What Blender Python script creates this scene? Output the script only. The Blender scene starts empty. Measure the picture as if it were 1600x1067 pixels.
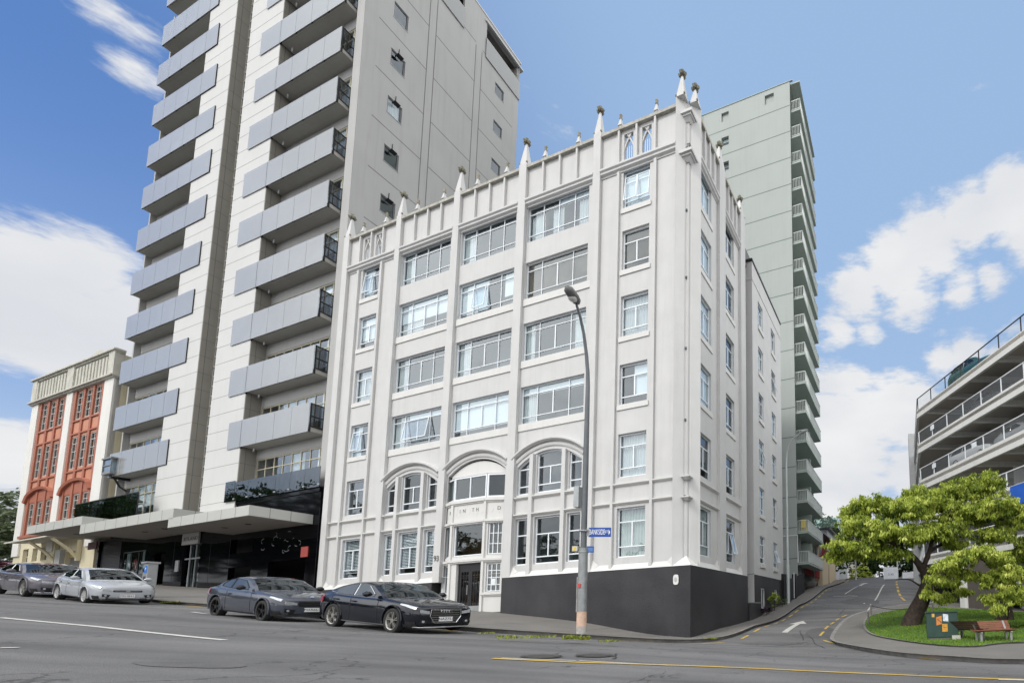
import bpy, bmesh, math, random
import numpy as np
from mathutils import Vector, Matrix
random.seed(7); rng = np.random.default_rng(7)
PI = math.pi; R_ = math.radians
scene = bpy.context.scene; COL = scene.collection

# ------------------------------------------------------------------ camera
cd = bpy.data.cameras.new('camera'); cam = bpy.data.objects.new('camera', cd); COL.objects.link(cam); scene.camera = cam
cd.sensor_width = 36; cd.sensor_fit = 'HORIZONTAL'; cd.lens = 759.96/1600*36
cd.shift_x = (800-1364.05)/1600; cd.shift_y = (873.84-533.5)/1600
cd.clip_start = .1; cd.clip_end = 6000
cam.matrix_world = Matrix(((0.99947866, 0.03228645, 0, 0), (0.00318994, -0.09874978, -0.99510718, 0), (-0.03212848, 0.99458839, -0.09880129, 0), (0, 0, 0, 1)))
# ------------------------------------------------------------------ light
SUN_EL, SUN_AZ = 48, 204        # azimuth from +Y clockwise
def sun_dir(): return Vector((math.sin(R_(SUN_AZ))*math.cos(R_(SUN_EL)), math.cos(R_(SUN_AZ))*math.cos(R_(SUN_EL)), math.sin(R_(SUN_EL))))
sd = bpy.data.lights.new('sun', 'SUN'); sun = bpy.data.objects.new('sun', sd); COL.objects.link(sun)
sd.energy = 1.1; sd.angle = R_(14); sd.color = (1, .965, .91)
sun.rotation_euler = sun_dir().to_track_quat('Z', 'Y').to_euler()
world = bpy.data.worlds.new('World'); scene.world = world; world.use_nodes = True
scene.view_settings.view_transform = 'Standard'; scene.view_settings.look = 'None'
scene.view_settings.exposure = 0.9; scene.view_settings.gamma = 1
def build_world():
    nt = world.node_tree; N = nt.nodes; L = nt.links; N.clear()
    out = N.new('ShaderNodeOutputWorld'); bg = N.new('ShaderNodeBackground'); L.new(bg.outputs[0], out.inputs[0])
    sky = N.new('ShaderNodeTexSky'); sky.sky_type = 'NISHITA'; sky.sun_disc = False
    sky.sun_elevation = R_(SUN_EL); sky.sun_rotation = R_(SUN_AZ); sky.air_density = 1.0; sky.dust_density = 1.2; sky.ozone_density = 2.5; sky.altitude = 0
    bg.inputs[1].default_value = .12
    tc = N.new('ShaderNodeTexCoord')
    def math_(op, a, b=None, clamp=False):
        n = N.new('ShaderNodeMath'); n.operation = op; n.use_clamp = clamp
        for i, v in enumerate((a, b)):
            if v is None: continue
            if isinstance(v, (int, float)): n.inputs[i].default_value = v
            else: L.new(v, n.inputs[i])
        return n.outputs[0]
    nrm = N.new('ShaderNodeVectorMath'); nrm.operation = 'NORMALIZE'; L.new(tc.outputs['Generated'], nrm.inputs[0]); D = nrm.outputs[0]
    def noise(scale, detail, rough, zs=1.6, w=0):
        m = N.new('ShaderNodeMapping'); m.inputs['Scale'].default_value = (1, 1, zs); m.inputs['Location'].default_value = (w, w*.3, w*.7); L.new(D, m.inputs[0])
        n = N.new('ShaderNodeTexNoise'); n.inputs['Scale'].default_value = scale; n.inputs['Detail'].default_value = detail; n.inputs['Roughness'].default_value = rough
        L.new(m.outputs[0], n.inputs['Vector']); return n.outputs['Fac']
    # individual cumulus banks where they stand in the sky: (direction, angular radius, softness)
    lobes = [((-0.8259, 0.4558, 0.3319), 0.0728, 1.3), ((-0.8116, 0.4833, 0.3283), 0.0624, 1.25), ((-0.8432, 0.4241, 0.3305), 0.0802, 1.2), ((-0.8159, 0.4412, 0.3737), 0.0285, 1.1), ((-0.8079, 0.4616, 0.3663), 0.045, 1.2), ((-0.7952, 0.4953, 0.3498), 0.0378, 1.0), ((-0.8625, 0.4748, 0.1748), 0.0433, 0.8), ((-0.6989, 0.4182, 0.5802), 0.0291, 0.5), ((-0.7011, 0.405, 0.5868), 0.0282, 0.5), ((-0.7122, 0.4289, 0.5557), 0.0222, 0.5), ((-0.6501, 0.4316, 0.6254), 0.0305, 0.3), ((0.0514, 0.8062, 0.5894), 0.0789, 1.15), ((0.1117, 0.7746, 0.6226), 0.0652, 1.2), ((0.1731, 0.746, 0.643), 0.0575, 1.15), ((0.2319, 0.7268, 0.6466), 0.0557, 1.2), ((0.2738, 0.7331, 0.6226), 0.0655, 1.1), ((-0.0121, 0.8234, 0.5673), 0.0701, 1.1), ((0.08, 0.8309, 0.5507), 0.0654, 0.95), ((0.1705, 0.8183, 0.5489), 0.0406, 0.75), ((0.2238, 0.8008, 0.5555), 0.0312, 0.65), ((-0.0507, 0.8584, 0.5104), 0.0431, 0.75), ((0.0087, 0.8615, 0.5077), 0.0364, 0.6), ((0.1398, 0.8726, 0.4679), 0.0438, 0.8), ((0.1861, 0.8613, 0.4727), 0.0453, 0.9), ((0.2658, 0.8539, 0.4473), 0.0557, 0.75), ((-0.0359, 0.943, 0.331), 0.1499, 1.1), ((0.0544, 0.9259, 0.3739), 0.0985, 1.0), ((-0.0839, 0.9223, 0.3771), 0.0736, 1.0), ((0.1038, 0.9515, 0.2896), 0.1261, 1.0), ((-0.0794, 0.9718, 0.2219), 0.154, 1.1)]
    acc = None
    for d, r, amp in lobes:
        v = N.new('ShaderNodeVectorMath'); v.operation = 'DISTANCE'; L.new(D, v.inputs[0]); v.inputs[1].default_value = d
        o = math_('MULTIPLY', math_('SUBTRACT', 1, math_('DIVIDE', v.outputs['Value'], r)), amp)
        acc = o if acc is None else math_('MAXIMUM', acc, o)
    n1 = noise(5.5, 9, .62, 3.2); n2 = noise(22, 6, .65, 3.0, 3)
    dens = math_('ADD', math_('MAXIMUM', acc, -.6), math_('ADD', math_('MULTIPLY', math_('SUBTRACT', n1, .5), 2.6), math_('MULTIPLY', math_('SUBTRACT', n2, .5), .7)))
    mask = N.new('ShaderNodeMapRange'); mask.interpolation_type = 'SMOOTHSTEP'; mask.inputs[1].default_value = -.12; mask.inputs[2].default_value = .45; L.new(dens, mask.inputs[0])
    # cloud colour: bright tops, greyer dense bases
    n3 = noise(4.5, 4, .5, 2.2, 9)
    sh = N.new('ShaderNodeMapRange'); sh.inputs[1].default_value = .3; sh.inputs[2].default_value = .7; L.new(n3, sh.inputs[0])
    def mixc(fac, c1, c2):
        m = N.new('ShaderNodeMix'); m.data_type = 'RGBA'
        for i, v in ((0, fac), (6, c1), (7, c2)):
            if isinstance(v, tuple): m.inputs[i].default_value = v
            elif isinstance(v, (int, float)): m.inputs[i].default_value = v
            else: L.new(v, m.inputs[i])
        return m.outputs[2]
    def ramp(src, lo, hi, a=0.0, b=1.0):
        r = N.new('ShaderNodeMapRange'); r.interpolation_type = 'SMOOTHSTEP'; r.inputs[1].default_value = lo; r.inputs[2].default_value = hi; r.inputs[3].default_value = a; r.inputs[4].default_value = b; L.new(src, r.inputs[0]); return r.outputs[0]
    cc = mixc(sh.outputs[0], (3.2, 3.3, 3.5, 1), (3.85, 3.88, 3.92, 1))
    sep = N.new('ShaderNodeSeparateXYZ'); L.new(D, sep.inputs[0])
    tint = N.new('ShaderNodeMix'); tint.data_type = 'RGBA'; tint.blend_type = 'MULTIPLY'; tint.inputs[0].default_value = 1; L.new(sky.outputs[0], tint.inputs[6]); tint.inputs[7].default_value = SKY_TINT
    # thin veil: thicker to the right of the street and towards the horizon
    c1 = mixc(ramp(sep.outputs[0], -.84, -.25, .08, .9), tint.outputs[2], (1.62, 2.38, 3.55, 1))
    c2 = mixc(ramp(sep.outputs[2], .62, .02, 0, .8), c1, (2.2, 2.75, 3.5, 1))
    front = mixc(math_('MAXIMUM', mask.outputs[0], ramp(sep.outputs[2], .26, .06, 0, .95)), c2, cc)
    # unseen bright overcast added behind the camera as fill light for the fronts
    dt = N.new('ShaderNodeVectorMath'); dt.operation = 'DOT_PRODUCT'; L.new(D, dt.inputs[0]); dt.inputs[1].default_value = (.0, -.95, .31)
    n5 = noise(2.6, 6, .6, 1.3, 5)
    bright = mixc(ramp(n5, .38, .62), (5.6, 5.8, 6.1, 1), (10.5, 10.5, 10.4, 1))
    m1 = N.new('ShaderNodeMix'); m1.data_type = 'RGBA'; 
    d2 = N.new('ShaderNodeVectorMath'); d2.operation = 'DOT_PRODUCT'; L.new(D, d2.inputs[0]); d2.inputs[1].default_value = (.92, -.22, .32)  # second bright bank, added out of view on the right to lighten side walls
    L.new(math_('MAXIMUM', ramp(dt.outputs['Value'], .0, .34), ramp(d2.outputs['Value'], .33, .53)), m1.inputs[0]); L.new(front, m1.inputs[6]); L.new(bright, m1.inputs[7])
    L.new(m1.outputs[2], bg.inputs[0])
SKY_TINT = (.24, .46, .74, 1)
build_world()

# ------------------------------------------------------------------ frames: everything is laid out in street coordinates
U = Vector((-0.95337854, 0.30177699, 0)); V = Vector((0.06231549, 0.9980565, 0)); O = Vector((-7.8791, 20.8917, 0))
def W(a, b, z): return O + U*a + V*b + Vector((0, 0, z))      # a along the main street (uphill), b into the block, z height over the eye
class Fr:
    def __init__(s, o, A, B): s.o = Vector(o); s.A = Vector(A); s.B = Vector(B)
    def __call__(s, a, b, z): return s.o + s.A*a + s.B*b + Vector((0, 0, z))
FM = Fr(O, U, V); FS = Fr(O, V, U)
def AB(x, y):
    m = Matrix(((U.x, V.x), (U.y, V.y))); r = m.inverted() @ Vector((x-O.x, y-O.y)); return r.x, r.y

# ------------------------------------------------------------------ materials
MAT = {}
def srgb(r, g, b): 
    f = lambda c: (c/255/12.92 if c/255 <= .04045 else ((c/255+.055)/1.055)**2.4)
    return (f(r), f(g), f(b))
def mat(name, col, rough=.6, metal=0, var=.12, scale=3, bump=0, bscale=40, coat=0, streak=0, spec=.5, second=None, spots=0, ior=1.45):
    if name in MAT: return MAT[name]
    m = bpy.data.materials.new(name); m.use_nodes = True; nt = m.node_tree; N = nt.nodes; L = nt.links
    p = N['Principled BSDF']; p.inputs['Roughness'].default_value = rough; p.inputs['Metallic'].default_value = metal; p.inputs['IOR'].default_value = ior
    p.inputs['Specular IOR Level'].default_value = spec; p.inputs['Coat Weight'].default_value = coat; p.inputs['Coat Roughness'].default_value = .04
    g = N.new('ShaderNodeNewGeometry'); col = tuple(col)
    n = N.new('ShaderNodeTexNoise'); n.inputs['Scale'].default_value = scale; n.inputs['Detail'].default_value = 6; L.new(g.outputs['Position'], n.inputs['Vector'])
    mx = N.new('ShaderNodeMix'); mx.data_type = 'RGBA'
    mr = N.new('ShaderNodeMapRange'); mr.inputs[1].default_value = .3; mr.inputs[2].default_value = .7; L.new(n.outputs['Fac'], mr.inputs[0]); L.new(mr.outputs[0], mx.inputs[0])
    c2 = second if second else tuple(c*(1-var) for c in col)
    mx.inputs[6].default_value = (*c2, 1); mx.inputs[7].default_value = (*col, 1); last = mx.outputs[2]
    if streak:
        mp = N.new('ShaderNodeMapping'); mp.inputs['Scale'].default_value = (2.2, 2.2, .12); L.new(g.outputs['Position'], mp.inputs[0])
        n2 = N.new('ShaderNodeTexNoise'); n2.inputs['Scale'].default_value = 1.6; n2.inputs['Detail'].default_value = 7; n2.inputs['Roughness'].default_value = .6; L.new(mp.outputs[0], n2.inputs['Vector'])
        r2 = N.new('ShaderNodeMapRange'); r2.inputs[1].default_value = .5; r2.inputs[2].default_value = .78; r2.inputs[3].default_value = 0; r2.inputs[4].default_value = streak; L.new(n2.outputs['Fac'], r2.inputs[0])
        m2 = N.new('ShaderNodeMix'); m2.data_type = 'RGBA'; L.new(r2.outputs[0], m2.inputs[0]); L.new(last, m2.inputs[6]); m2.inputs[7].default_value = (col[0]*.45, col[1]*.43, col[2]*.38, 1); last = m2.outputs[2]
    if spots:
        n4 = N.new('ShaderNodeTexNoise'); n4.inputs['Scale'].default_value = 110; n4.inputs['Detail'].default_value = 2; L.new(g.outputs['Position'], n4.inputs['Vector'])
        r4 = N.new('ShaderNodeMapRange'); r4.inputs[1].default_value = .35; r4.inputs[2].default_value = .68; L.new(n4.outputs['Fac'], r4.inputs[0])
        m4 = N.new('ShaderNodeMix'); m4.data_type = 'RGBA'; m4.blend_type = 'MULTIPLY'; m4.inputs[0].default_value = spots; L.new(last, m4.inputs[6]); L.new(r4.outputs[0], m4.inputs[7]); last = m4.outputs[2]
    L.new(last, p.inputs['Base Color'])
    if bump:
        n3 = N.new('ShaderNodeTexNoise'); n3.inputs['Scale'].default_value = bscale; n3.inputs['Detail'].default_value = 4; L.new(g.outputs['Position'], n3.inputs['Vector'])
        b = N.new('ShaderNodeBump'); b.inputs['Strength'].default_value = bump; b.inputs['Distance'].default_value = .02; L.new(n3.outputs['Fac'], b.inputs['Height']); L.new(b.outputs[0], p.inputs['Normal'])
    MAT[name] = m; return m
def glass(name, tint=(.9, .95, .95), refl=.22, rough=.02, wob=.0, opaque=0, ocol=(.5, .5, .5)):
    if name in MAT: return MAT[name]
    m = bpy.data.materials.new(name); m.use_nodes = True; nt = m.node_tree; N = nt.nodes; L = nt.links; N.remove(N['Principled BSDF'])
    o = N['Material Output']; tr = N.new('ShaderNodeBsdfTransparent'); tr.inputs[0].default_value = (*tint, 1)
    gl = N.new('ShaderNodeBsdfGlossy'); gl.inputs['Roughness'].default_value = rough; gl.inputs['Color'].default_value = (.88, .95, 1.0, 1)
    g0 = N.new('ShaderNodeNewGeometry'); dp = N.new('ShaderNodeVectorMath'); dp.operation = 'DOT_PRODUCT'; L.new(g0.outputs['Normal'], dp.inputs[0]); L.new(g0.outputs['Incoming'], dp.inputs[1])
    def mth(op, a, b=0): n = N.new('ShaderNodeMath'); n.operation = op; n.use_clamp = op == 'ADD'; L.new(a, n.inputs[0]); n.inputs[1].default_value = b; return n.outputs[0]
    fr = mth('POWER', mth('ADD', mth('MULTIPLY', mth('ABSOLUTE', dp.outputs['Value']), -1.0), 1.0), 5.0)      # Schlick, the same from both sides of a pane
    ad = N.new('ShaderNodeMath'); ad.operation = 'MULTIPLY_ADD'; ad.use_clamp = True; L.new(fr, ad.inputs[0]); ad.inputs[1].default_value = .92; ad.inputs[2].default_value = refl+.04
    base = tr.outputs[0]
    if opaque:
        df = N.new('ShaderNodeBsdfDiffuse'); df.inputs[0].default_value = (*ocol, 1); mo = N.new('ShaderNodeMixShader'); mo.inputs[0].default_value = opaque
        L.new(tr.outputs[0], mo.inputs[1]); L.new(df.outputs[0], mo.inputs[2]); base = mo.outputs[0]
    mx = N.new('ShaderNodeMixShader'); L.new(ad.outputs[0], mx.inputs[0]); L.new(base, mx.inputs[1]); L.new(gl.outputs[0], mx.inputs[2]); L.new(mx.outputs[0], o.inputs[0])
    g = N.new('ShaderNodeNewGeometry'); n3 = N.new('ShaderNodeTexNoise'); n3.inputs['Scale'].default_value = .8; L.new(g.outputs['Position'], n3.inputs['Vector'])
    b = N.new('ShaderNodeBump'); b.inputs['Strength'].default_value = .25; b.inputs['Distance'].default_value = .03; L.new(n3.outputs['Fac'], b.inputs['Height']); L.new(b.outputs[0], gl.inputs['Normal'])
    MAT[name] = m; return m

# ------------------------------------------------------------------ mesh helpers
class MB:
    def __init__(s): s.v = []; s.f = []; s.m = []
    def poly(s, pts, mi=0):
        i = len(s.v); s.v += [tuple(p) for p in pts]; s.f.append(tuple(range(i, i+len(pts)))); s.m.append(mi)
    def hexa(s, p, mi=0):      # p: 4 bottom + 4 top
        i = len(s.v); s.v += [tuple(q) for q in p]
        for f in ((3, 2, 1, 0), (4, 5, 6, 7), (0, 1, 5, 4), (1, 2, 6, 5), (2, 3, 7, 6), (3, 0, 4, 7)): s.f.append(tuple(i+k for k in f)); s.m.append(mi)
    def box(s, F, a0, a1, b0, b1, z0, z1, mi=0):
        s.hexa([F(a0, b0, z0), F(a1, b0, z0), F(a1, b1, z0), F(a0, b1, z0), F(a0, b0, z1), F(a1, b0, z1), F(a1, b1, z1), F(a0, b1, z1)], mi)
    def prism(s, base, top, mi=0):
        n = len(base); i = len(s.v); s.v += [tuple(q) for q in base]+[tuple(q) for q in top]
        s.f.append(tuple(i+k for k in reversed(range(n)))); s.f.append(tuple(i+n+k for k in range(n))); s.m += [mi, mi]
        for k in range(n): s.f.append((i+k, i+(k+1) % n, i+n+(k+1) % n, i+n+k)); s.m.append(mi)
    def tube(s, pts, rs, n=8, mi=0, cap=True):
        pts = [Vector(p) for p in pts]; rs = [rs]*len(pts) if isinstance(rs, (int, float)) else rs
        i0 = len(s.v); prev = None
        for k, p in enumerate(pts):
            t = (pts[min(k+1, len(pts)-1)]-pts[max(k-1, 0)]).normalized()
            if prev is None: x = t.orthogonal().normalized()
            else: x = (prev-t*prev.dot(t)).normalized()
            prev = x; y = t.cross(x)
            for j in range(n): s.v.append(tuple(p+(x*math.cos(2*PI*j/n)+y*math.sin(2*PI*j/n))*rs[k]))
        for k in range(len(pts)-1):
            for j in range(n):
                a = i0+k*n+j; b = i0+k*n+(j+1) % n; s.f.append((a, b, b+n, a+n)); s.m.append(mi)
        if cap: s.f.append(tuple(i0+j for j in reversed(range(n)))); s.f.append(tuple(i0+(len(pts)-1)*n+j for j in range(n))); s.m += [mi, mi]
    def lathe(s, c, prof, n=12, mi=0):
        c = Vector(c); s.tube([c+Vector((0, 0, z)) for r, z in prof], [max(r, .001) for r, z in prof], n, mi)
    def sweep(s, F, path, sec, mi=0):   # section (db, dz) swept along list of (a, z) in a vertical plane; db offset, section normal to path
        i0 = len(s.v); n = len(sec); pn = len(path)
        for k, (a, z) in enumerate(path):
            a0, z0 = path[max(k-1, 0)]; a1, z1 = path[min(k+1, pn-1)]; t = Vector((a1-a0, z1-z0)).normalized(); nn = Vector((t.y, -t.x)); 
            if nn.y < 0: nn = -nn
            for db, dn in sec: s.v.append(tuple(F(a+nn.x*dn, db, z+nn.y*dn)))
        for k in range(pn-1):
            for j in range(n):
                a = i0+k*n+j; b = i0+k*n+(j+1) % n; s.f.append((a, b, b+n, a+n)); s.m.append(mi)
        s.f.append(tuple(i0+j for j in range(n))); s.f.append(tuple(i0+(pn-1)*n+j for j in range(n))); s.m += [mi, mi]
    def build(s, name, mats, parent=None, smooth=None, bevel=0):
        me = bpy.data.meshes.new(name); me.from_pydata(s.v, [], s.f)
        mats = mats if isinstance(mats, (list, tuple)) else [mats]
        for m in mats: me.materials.append(m)
        me.polygons.foreach_set('material_index', s.m)
        bm = bmesh.new(); bm.from_mesh(me); bmesh.ops.recalc_face_normals(bm, faces=bm.faces); bm.to_mesh(me); bm.free()
        if smooth is not None:
            me.polygons.foreach_set('use_smooth', [True]*len(me.polygons)); me.set_sharp_from_angle(angle=R_(smooth))
        me.update(); o = bpy.data.objects.new(name, me); COL.objects.link(o)
        if parent: o.parent = parent; o.matrix_parent_inverse = Matrix.Identity(4); 
        if parent:
            q = parent; off = Vector((0, 0, 0))
            o.matrix_parent_inverse = world_of(parent).inverted()
        if bevel:
            bv = o.modifiers.new('bevel', 'BEVEL'); bv.width = bevel; bv.segments = 2; bv.limit_method = 'ANGLE'; bv.angle_limit = R_(40)
        return o
def world_of(o):
    m = o.matrix_basis.copy()
    if o.parent: m = world_of(o.parent) @ o.matrix_parent_inverse @ m
    return m
def tag(o, label=None, cat=None, group=None, kind=None):
    if label: o['label'] = label
    if cat: o['category'] = cat
    if group: o['group'] = group
    if kind: o['kind'] = kind
    return o
def thing(name, label, cat, loc, group=None):
    o = bpy.data.objects.new(name, None); COL.objects.link(o); o.location = loc; o.empty_display_size = .2
    return tag(o, label, cat, group)
def struct(mb, name, m, label=None, **k): o = mb.build(name, m, **k); o['kind'] = 'structure'; return o
def text_mesh(s, size, depth=.004):
    cu = bpy.data.curves.new('lettering', 'FONT'); cu.body = s; cu.size = size; cu.extrude = depth; cu.align_x = 'CENTER'; cu.align_y = 'CENTER'
    t = bpy.data.objects.new('lettering', cu); COL.objects.link(t); dg = bpy.context.evaluated_depsgraph_get(); dg.update()
    me = bpy.data.meshes.new_from_object(t.evaluated_get(dg)); bpy.data.objects.remove(t); bpy.data.curves.remove(cu); return me
def lettering(s, size, origin, right, up, m, parent, name='lettering', depth=.004, sx=1):
    me = text_mesh(s, size, depth); right = Vector(right).normalized(); up = Vector(up); up = (up-right*up.dot(right)).normalized(); n = right.cross(up)
    M = Matrix((( *[right.x*sx, up.x, n.x], origin[0]), (*[right.y*sx, up.y, n.y], origin[1]), (*[right.z*sx, up.z, n.z], origin[2]), (0, 0, 0, 1)))
    me.transform(M); me.materials.clear(); me.materials.append(m); o = bpy.data.objects.new(name, me); COL.objects.link(o); o.parent = parent; o.matrix_parent_inverse = world_of(parent).inverted(); return o

# ------------------------------------------------------------------ terrain height
TP = np.array([[-7.879, 20.892, -1.14], [-13.218, 22.582, -0.4], [-18.462, 24.241, 0.2], [-22.752, 25.599, 0.62], [-27.233, 27.018, 1.12], [-33.62, 29.04, 1.84], [-42.201, 31.756, 2.45], [-50.781, 34.472, 3.1], [-63.175, 38.395, 4.1], [-76.522, 42.62, 5.0], [-93.683, 48.052, 6.2], [-5.405, 13.798, -0.95], [-8.742, 14.855, -0.72], [-12.746, 16.122, -0.42], [-21.613, 18.929, 0.3], [-32.863, 22.49, 1.25], [-46.401, 26.775, 2.4], [-65.468, 32.81, 3.9], [-89.303, 40.355, 5.7], [-16.487, 14.914, -0.03], [-13.675, 14.024, -0.27], [-22.296, 16.55, 0.47], [-19.531, 15.674, 0.21], [-35.278, 21.015, 1.5], [-32.647, 20.182, 1.25], [-39.778, 22.134, 1.9], [-36.784, 21.186, 1.65], [-16.379, 9.333, -0.05], [-32.586, 14.463, 1.35], [-56.42, 22.008, 3.2], [-85.022, 31.061, 5.4], [-16.877, 1.349, -0.2], [-47.385, 11.006, 2.4], [-9.977, 21.556, -0.95], [-7.586, 25.583, -0.84], [-7.324, 29.774, -0.54], [-6.913, 36.362, 0.3], [-6.527, 42.549, 1.2], [-6.104, 24.401, -0.8], [-5.469, 34.581, 0.26], [-4.466, 50.65, 2.3], [-3.799, 61.329, 3.3], [-5.324, 61.812, 3.35], [0.0, 0.0, -1.62], [3.3, 9.7, -1.66], [3.9, 17.2, -1.42], [-1.8, 21.0, -1.37], [1.9, 21.5, -1.1], [6.5, 25.0, -0.95], [1.9, 28.0, -0.55], [8.0, 32.0, -0.5], [4.0, 38.0, 0.3], [-1.0, 45.0, 2.0], [-2.0, 62.0, 3.8], [3.0, 62.0, 3.75], [6.0, 62.0, 3.7], [-2.0, 80.0, 3.7], [15.0, 40.0, 0.0], [12.0, 20.0, -1.5], [20.0, 25.0, -1.5], [25.0, 50.0, 0.0], [0.0, -10.0, -2.2], [-15.0, -8.0, -1.2], [20.0, 0.0, -2.6], [20.0, -15.0, -3.2], [-4.0, 120.0, 3.8], [40.0, 120.0, 3.5], [-60.0, 120.0, 8.0]])
def _fit(lam=.6):
    n = len(TP); X = TP[:, :2]; d = np.linalg.norm(X[:, None]-X[None], axis=2); K = np.where(d > 0, d**2*np.log(d+1e-12), 0)+lam*np.eye(n)
    Pm = np.c_[np.ones(n), X]; A = np.block([[K, Pm], [Pm.T, np.zeros((3, 3))]]); return np.linalg.solve(A, np.r_[TP[:, 2], 0, 0, 0])
CF = _fit()
def G(x, y):
    x = min(max(x, -105), 45); y = min(max(y, -12), 125)
    d = np.hypot(x-TP[:, 0], y-TP[:, 1]); k = np.where(d > 0, d*d*np.log(d+1e-12), 0)
    return float(k@CF[:-3]+CF[-3]+CF[-2]*x+CF[-1]*y)
def Gab(a, b): p = W(a, b, 0); return G(p.x, p.y)
# ------------------------------------------------------------------ shared materials
stucco = mat('stucco', (.535, .533, .528), .75, var=.07, scale=1.1, bump=.3, bscale=30, streak=.14)
stucco2 = mat('stucco_band', (.60, .595, .58), .7, var=.05, scale=1.5, bump=.2, bscale=30, streak=.12)
mossy = mat('weathered_coping', (.46, .45, .41), .85, var=.3, scale=5, second=(.27, .26, .22))
blackplinth = mat('charcoal_paint', (.052, .050, .054), .45, var=.25, scale=.6, bump=.35, bscale=14, streak=.3, second=(.026, .025, .029), spots=.3)
white = mat('white_frame', (.72, .75, .78), .4, var=.03)
dark = mat('dark_metal', (.02, .021, .024), .4, var=.1)
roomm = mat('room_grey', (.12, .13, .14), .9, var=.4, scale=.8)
curt = mat('curtain_cloth', (.56, .58, .57), .9, var=.1, scale=2)
curtg = mat('green_grey_curtain', (.42, .46, .42), .9, var=.12)
blindw = mat('white_blind', (.66, .69, .70), .8, var=.04)
blindt = mat('timber_blind', (.40, .31, .21), .7, var=.15)
pane_m = glass('window_glass', tint=(.86, .92, .95), refl=.12)
pane_d = glass('dark_window_glass', tint=(.55, .6, .6), refl=.05)
asphalt = mat('asphalt', (.19, .188, .19), .9, var=.2, scale=.35, bump=.8, bscale=60, spots=.55)
def weather_asphalt(m):
    nt = m.node_tree; N = nt.nodes; L = nt.links; p = N['Principled BSDF']; src = p.inputs['Base Color'].links[0].from_socket; g = N.new('ShaderNodeNewGeometry')
    mp = N.new('ShaderNodeMapping'); mp.inputs['Rotation'].default_value = (0, 0, .307); mp.inputs['Scale'].default_value = (.10, 1.1, 1); L.new(g.outputs['Position'], mp.inputs[0])      # wear runs with the traffic
    n = N.new('ShaderNodeTexNoise'); n.inputs['Scale'].default_value = 1.0; n.inputs['Detail'].default_value = 5; L.new(mp.outputs[0], n.inputs['Vector'])
    r = N.new('ShaderNodeMapRange'); r.inputs[1].default_value = .35; r.inputs[2].default_value = .7; r.inputs[3].default_value = 1.18; r.inputs[4].default_value = .70; L.new(n.outputs['Fac'], r.inputs[0])
    v = N.new('ShaderNodeTexVoronoi'); v.feature = 'DISTANCE_TO_EDGE'; v.inputs['Scale'].default_value = .55; wn = N.new('ShaderNodeTexNoise'); wn.inputs['Scale'].default_value = 1.6; wn.inputs['Detail'].default_value = 6; L.new(g.outputs['Position'], wn.inputs['Vector'])
    wm_ = N.new('ShaderNodeVectorMath'); wm_.operation = 'MULTIPLY_ADD'; L.new(wn.outputs['Color'], wm_.inputs[0]); wm_.inputs[1].default_value = (1.1, 1.1, 1.1); L.new(g.outputs['Position'], wm_.inputs[2]); L.new(wm_.outputs[0], v.inputs['Vector'])
    c = N.new('ShaderNodeMapRange'); c.inputs[1].default_value = .004; c.inputs[2].default_value = .016; c.inputs[3].default_value = 1; c.inputs[4].default_value = 0; L.new(v.outputs['Distance'], c.inputs[0])
    n2 = N.new('ShaderNodeTexNoise'); n2.inputs['Scale'].default_value = .28; L.new(g.outputs['Position'], n2.inputs['Vector']); k = N.new('ShaderNodeMapRange'); k.inputs[1].default_value = .47; k.inputs[2].default_value = .55; L.new(n2.outputs['Fac'], k.inputs[0])
    ck = N.new('ShaderNodeMath'); ck.operation = 'MULTIPLY'; L.new(c.outputs[0], ck.inputs[0]); L.new(k.outputs[0], ck.inputs[1])
    m1 = N.new('ShaderNodeVectorMath'); m1.operation = 'SCALE'; L.new(src, m1.inputs[0]); L.new(r.outputs[0], m1.inputs['Scale'])
    mx = N.new('ShaderNodeMix'); mx.data_type = 'RGBA'; L.new(ck.outputs[0], mx.inputs[0]); L.new(m1.outputs[0], mx.inputs[6]); mx.inputs[7].default_value = (.05, .05, .052, 1); L.new(mx.outputs[2], p.inputs['Base Color'])
weather_asphalt(asphalt)
concrete = mat('footpath_concrete', (.20, .19, .175), .9, var=.18, scale=.8, bump=.4, bscale=50, spots=.35)
kerbm = mat('bluestone_kerb', (.26, .25, .235), .9, var=.4, scale=3, bump=.5, bscale=25)
galv = mat('galvanised', (.36, .38, .39), .5, .5, var=.2, scale=6, bump=.1)

# ------------------------------------------------------------------ ground
def axis(lo, hi, n0, n1, step):
    c = list(np.arange(n0, n1+1e-6, step)); x = n0; s = step
    while x > lo: s *= 1.35; x -= s; c.insert(0, x)
    x = n1; s = step
    while x < hi: s *= 1.35; x += s; c.append(x)
    return c
def build_ground():
    xs = axis(-1500, 1500, -40, 12, .6); ys = axis(-1500, 2500, -2, 64, .6)
    v = [(x, y, G(x, y)) for y in ys for x in xs]; n = len(xs)
    f = [(j*n+i, j*n+i+1, (j+1)*n+i+1, (j+1)*n+i) for j in range(len(ys)-1) for i in range(n-1)]
    me = bpy.data.meshes.new('road'); me.from_pydata(v, [], f); me.polygons.foreach_set('use_smooth', [True]*len(f)); me.materials.append(asphalt)
    o = bpy.data.objects.new('road', me); COL.objects.link(o); o['kind'] = 'structure'
build_ground()
def resample(pts, step):
    P = [Vector((p[0], p[1], 0)) for p in pts]; out = []
    for a, b in zip(P, P[1:]):
        n = max(1, int((b-a).length/step)); out += [a.lerp(b, i/n) for i in range(n)]
    return out+[P[-1]]
def smoothline(pts, it=2):
    for _ in range(it):
        q = [pts[0]]
        for a, b in zip(pts, pts[1:]): q += [(a[0]*.75+b[0]*.25, a[1]*.75+b[1]*.25), (a[0]*.25+b[0]*.75, a[1]*.25+b[1]*.75)]
        pts = q+[pts[-1]]
    return pts
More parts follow.
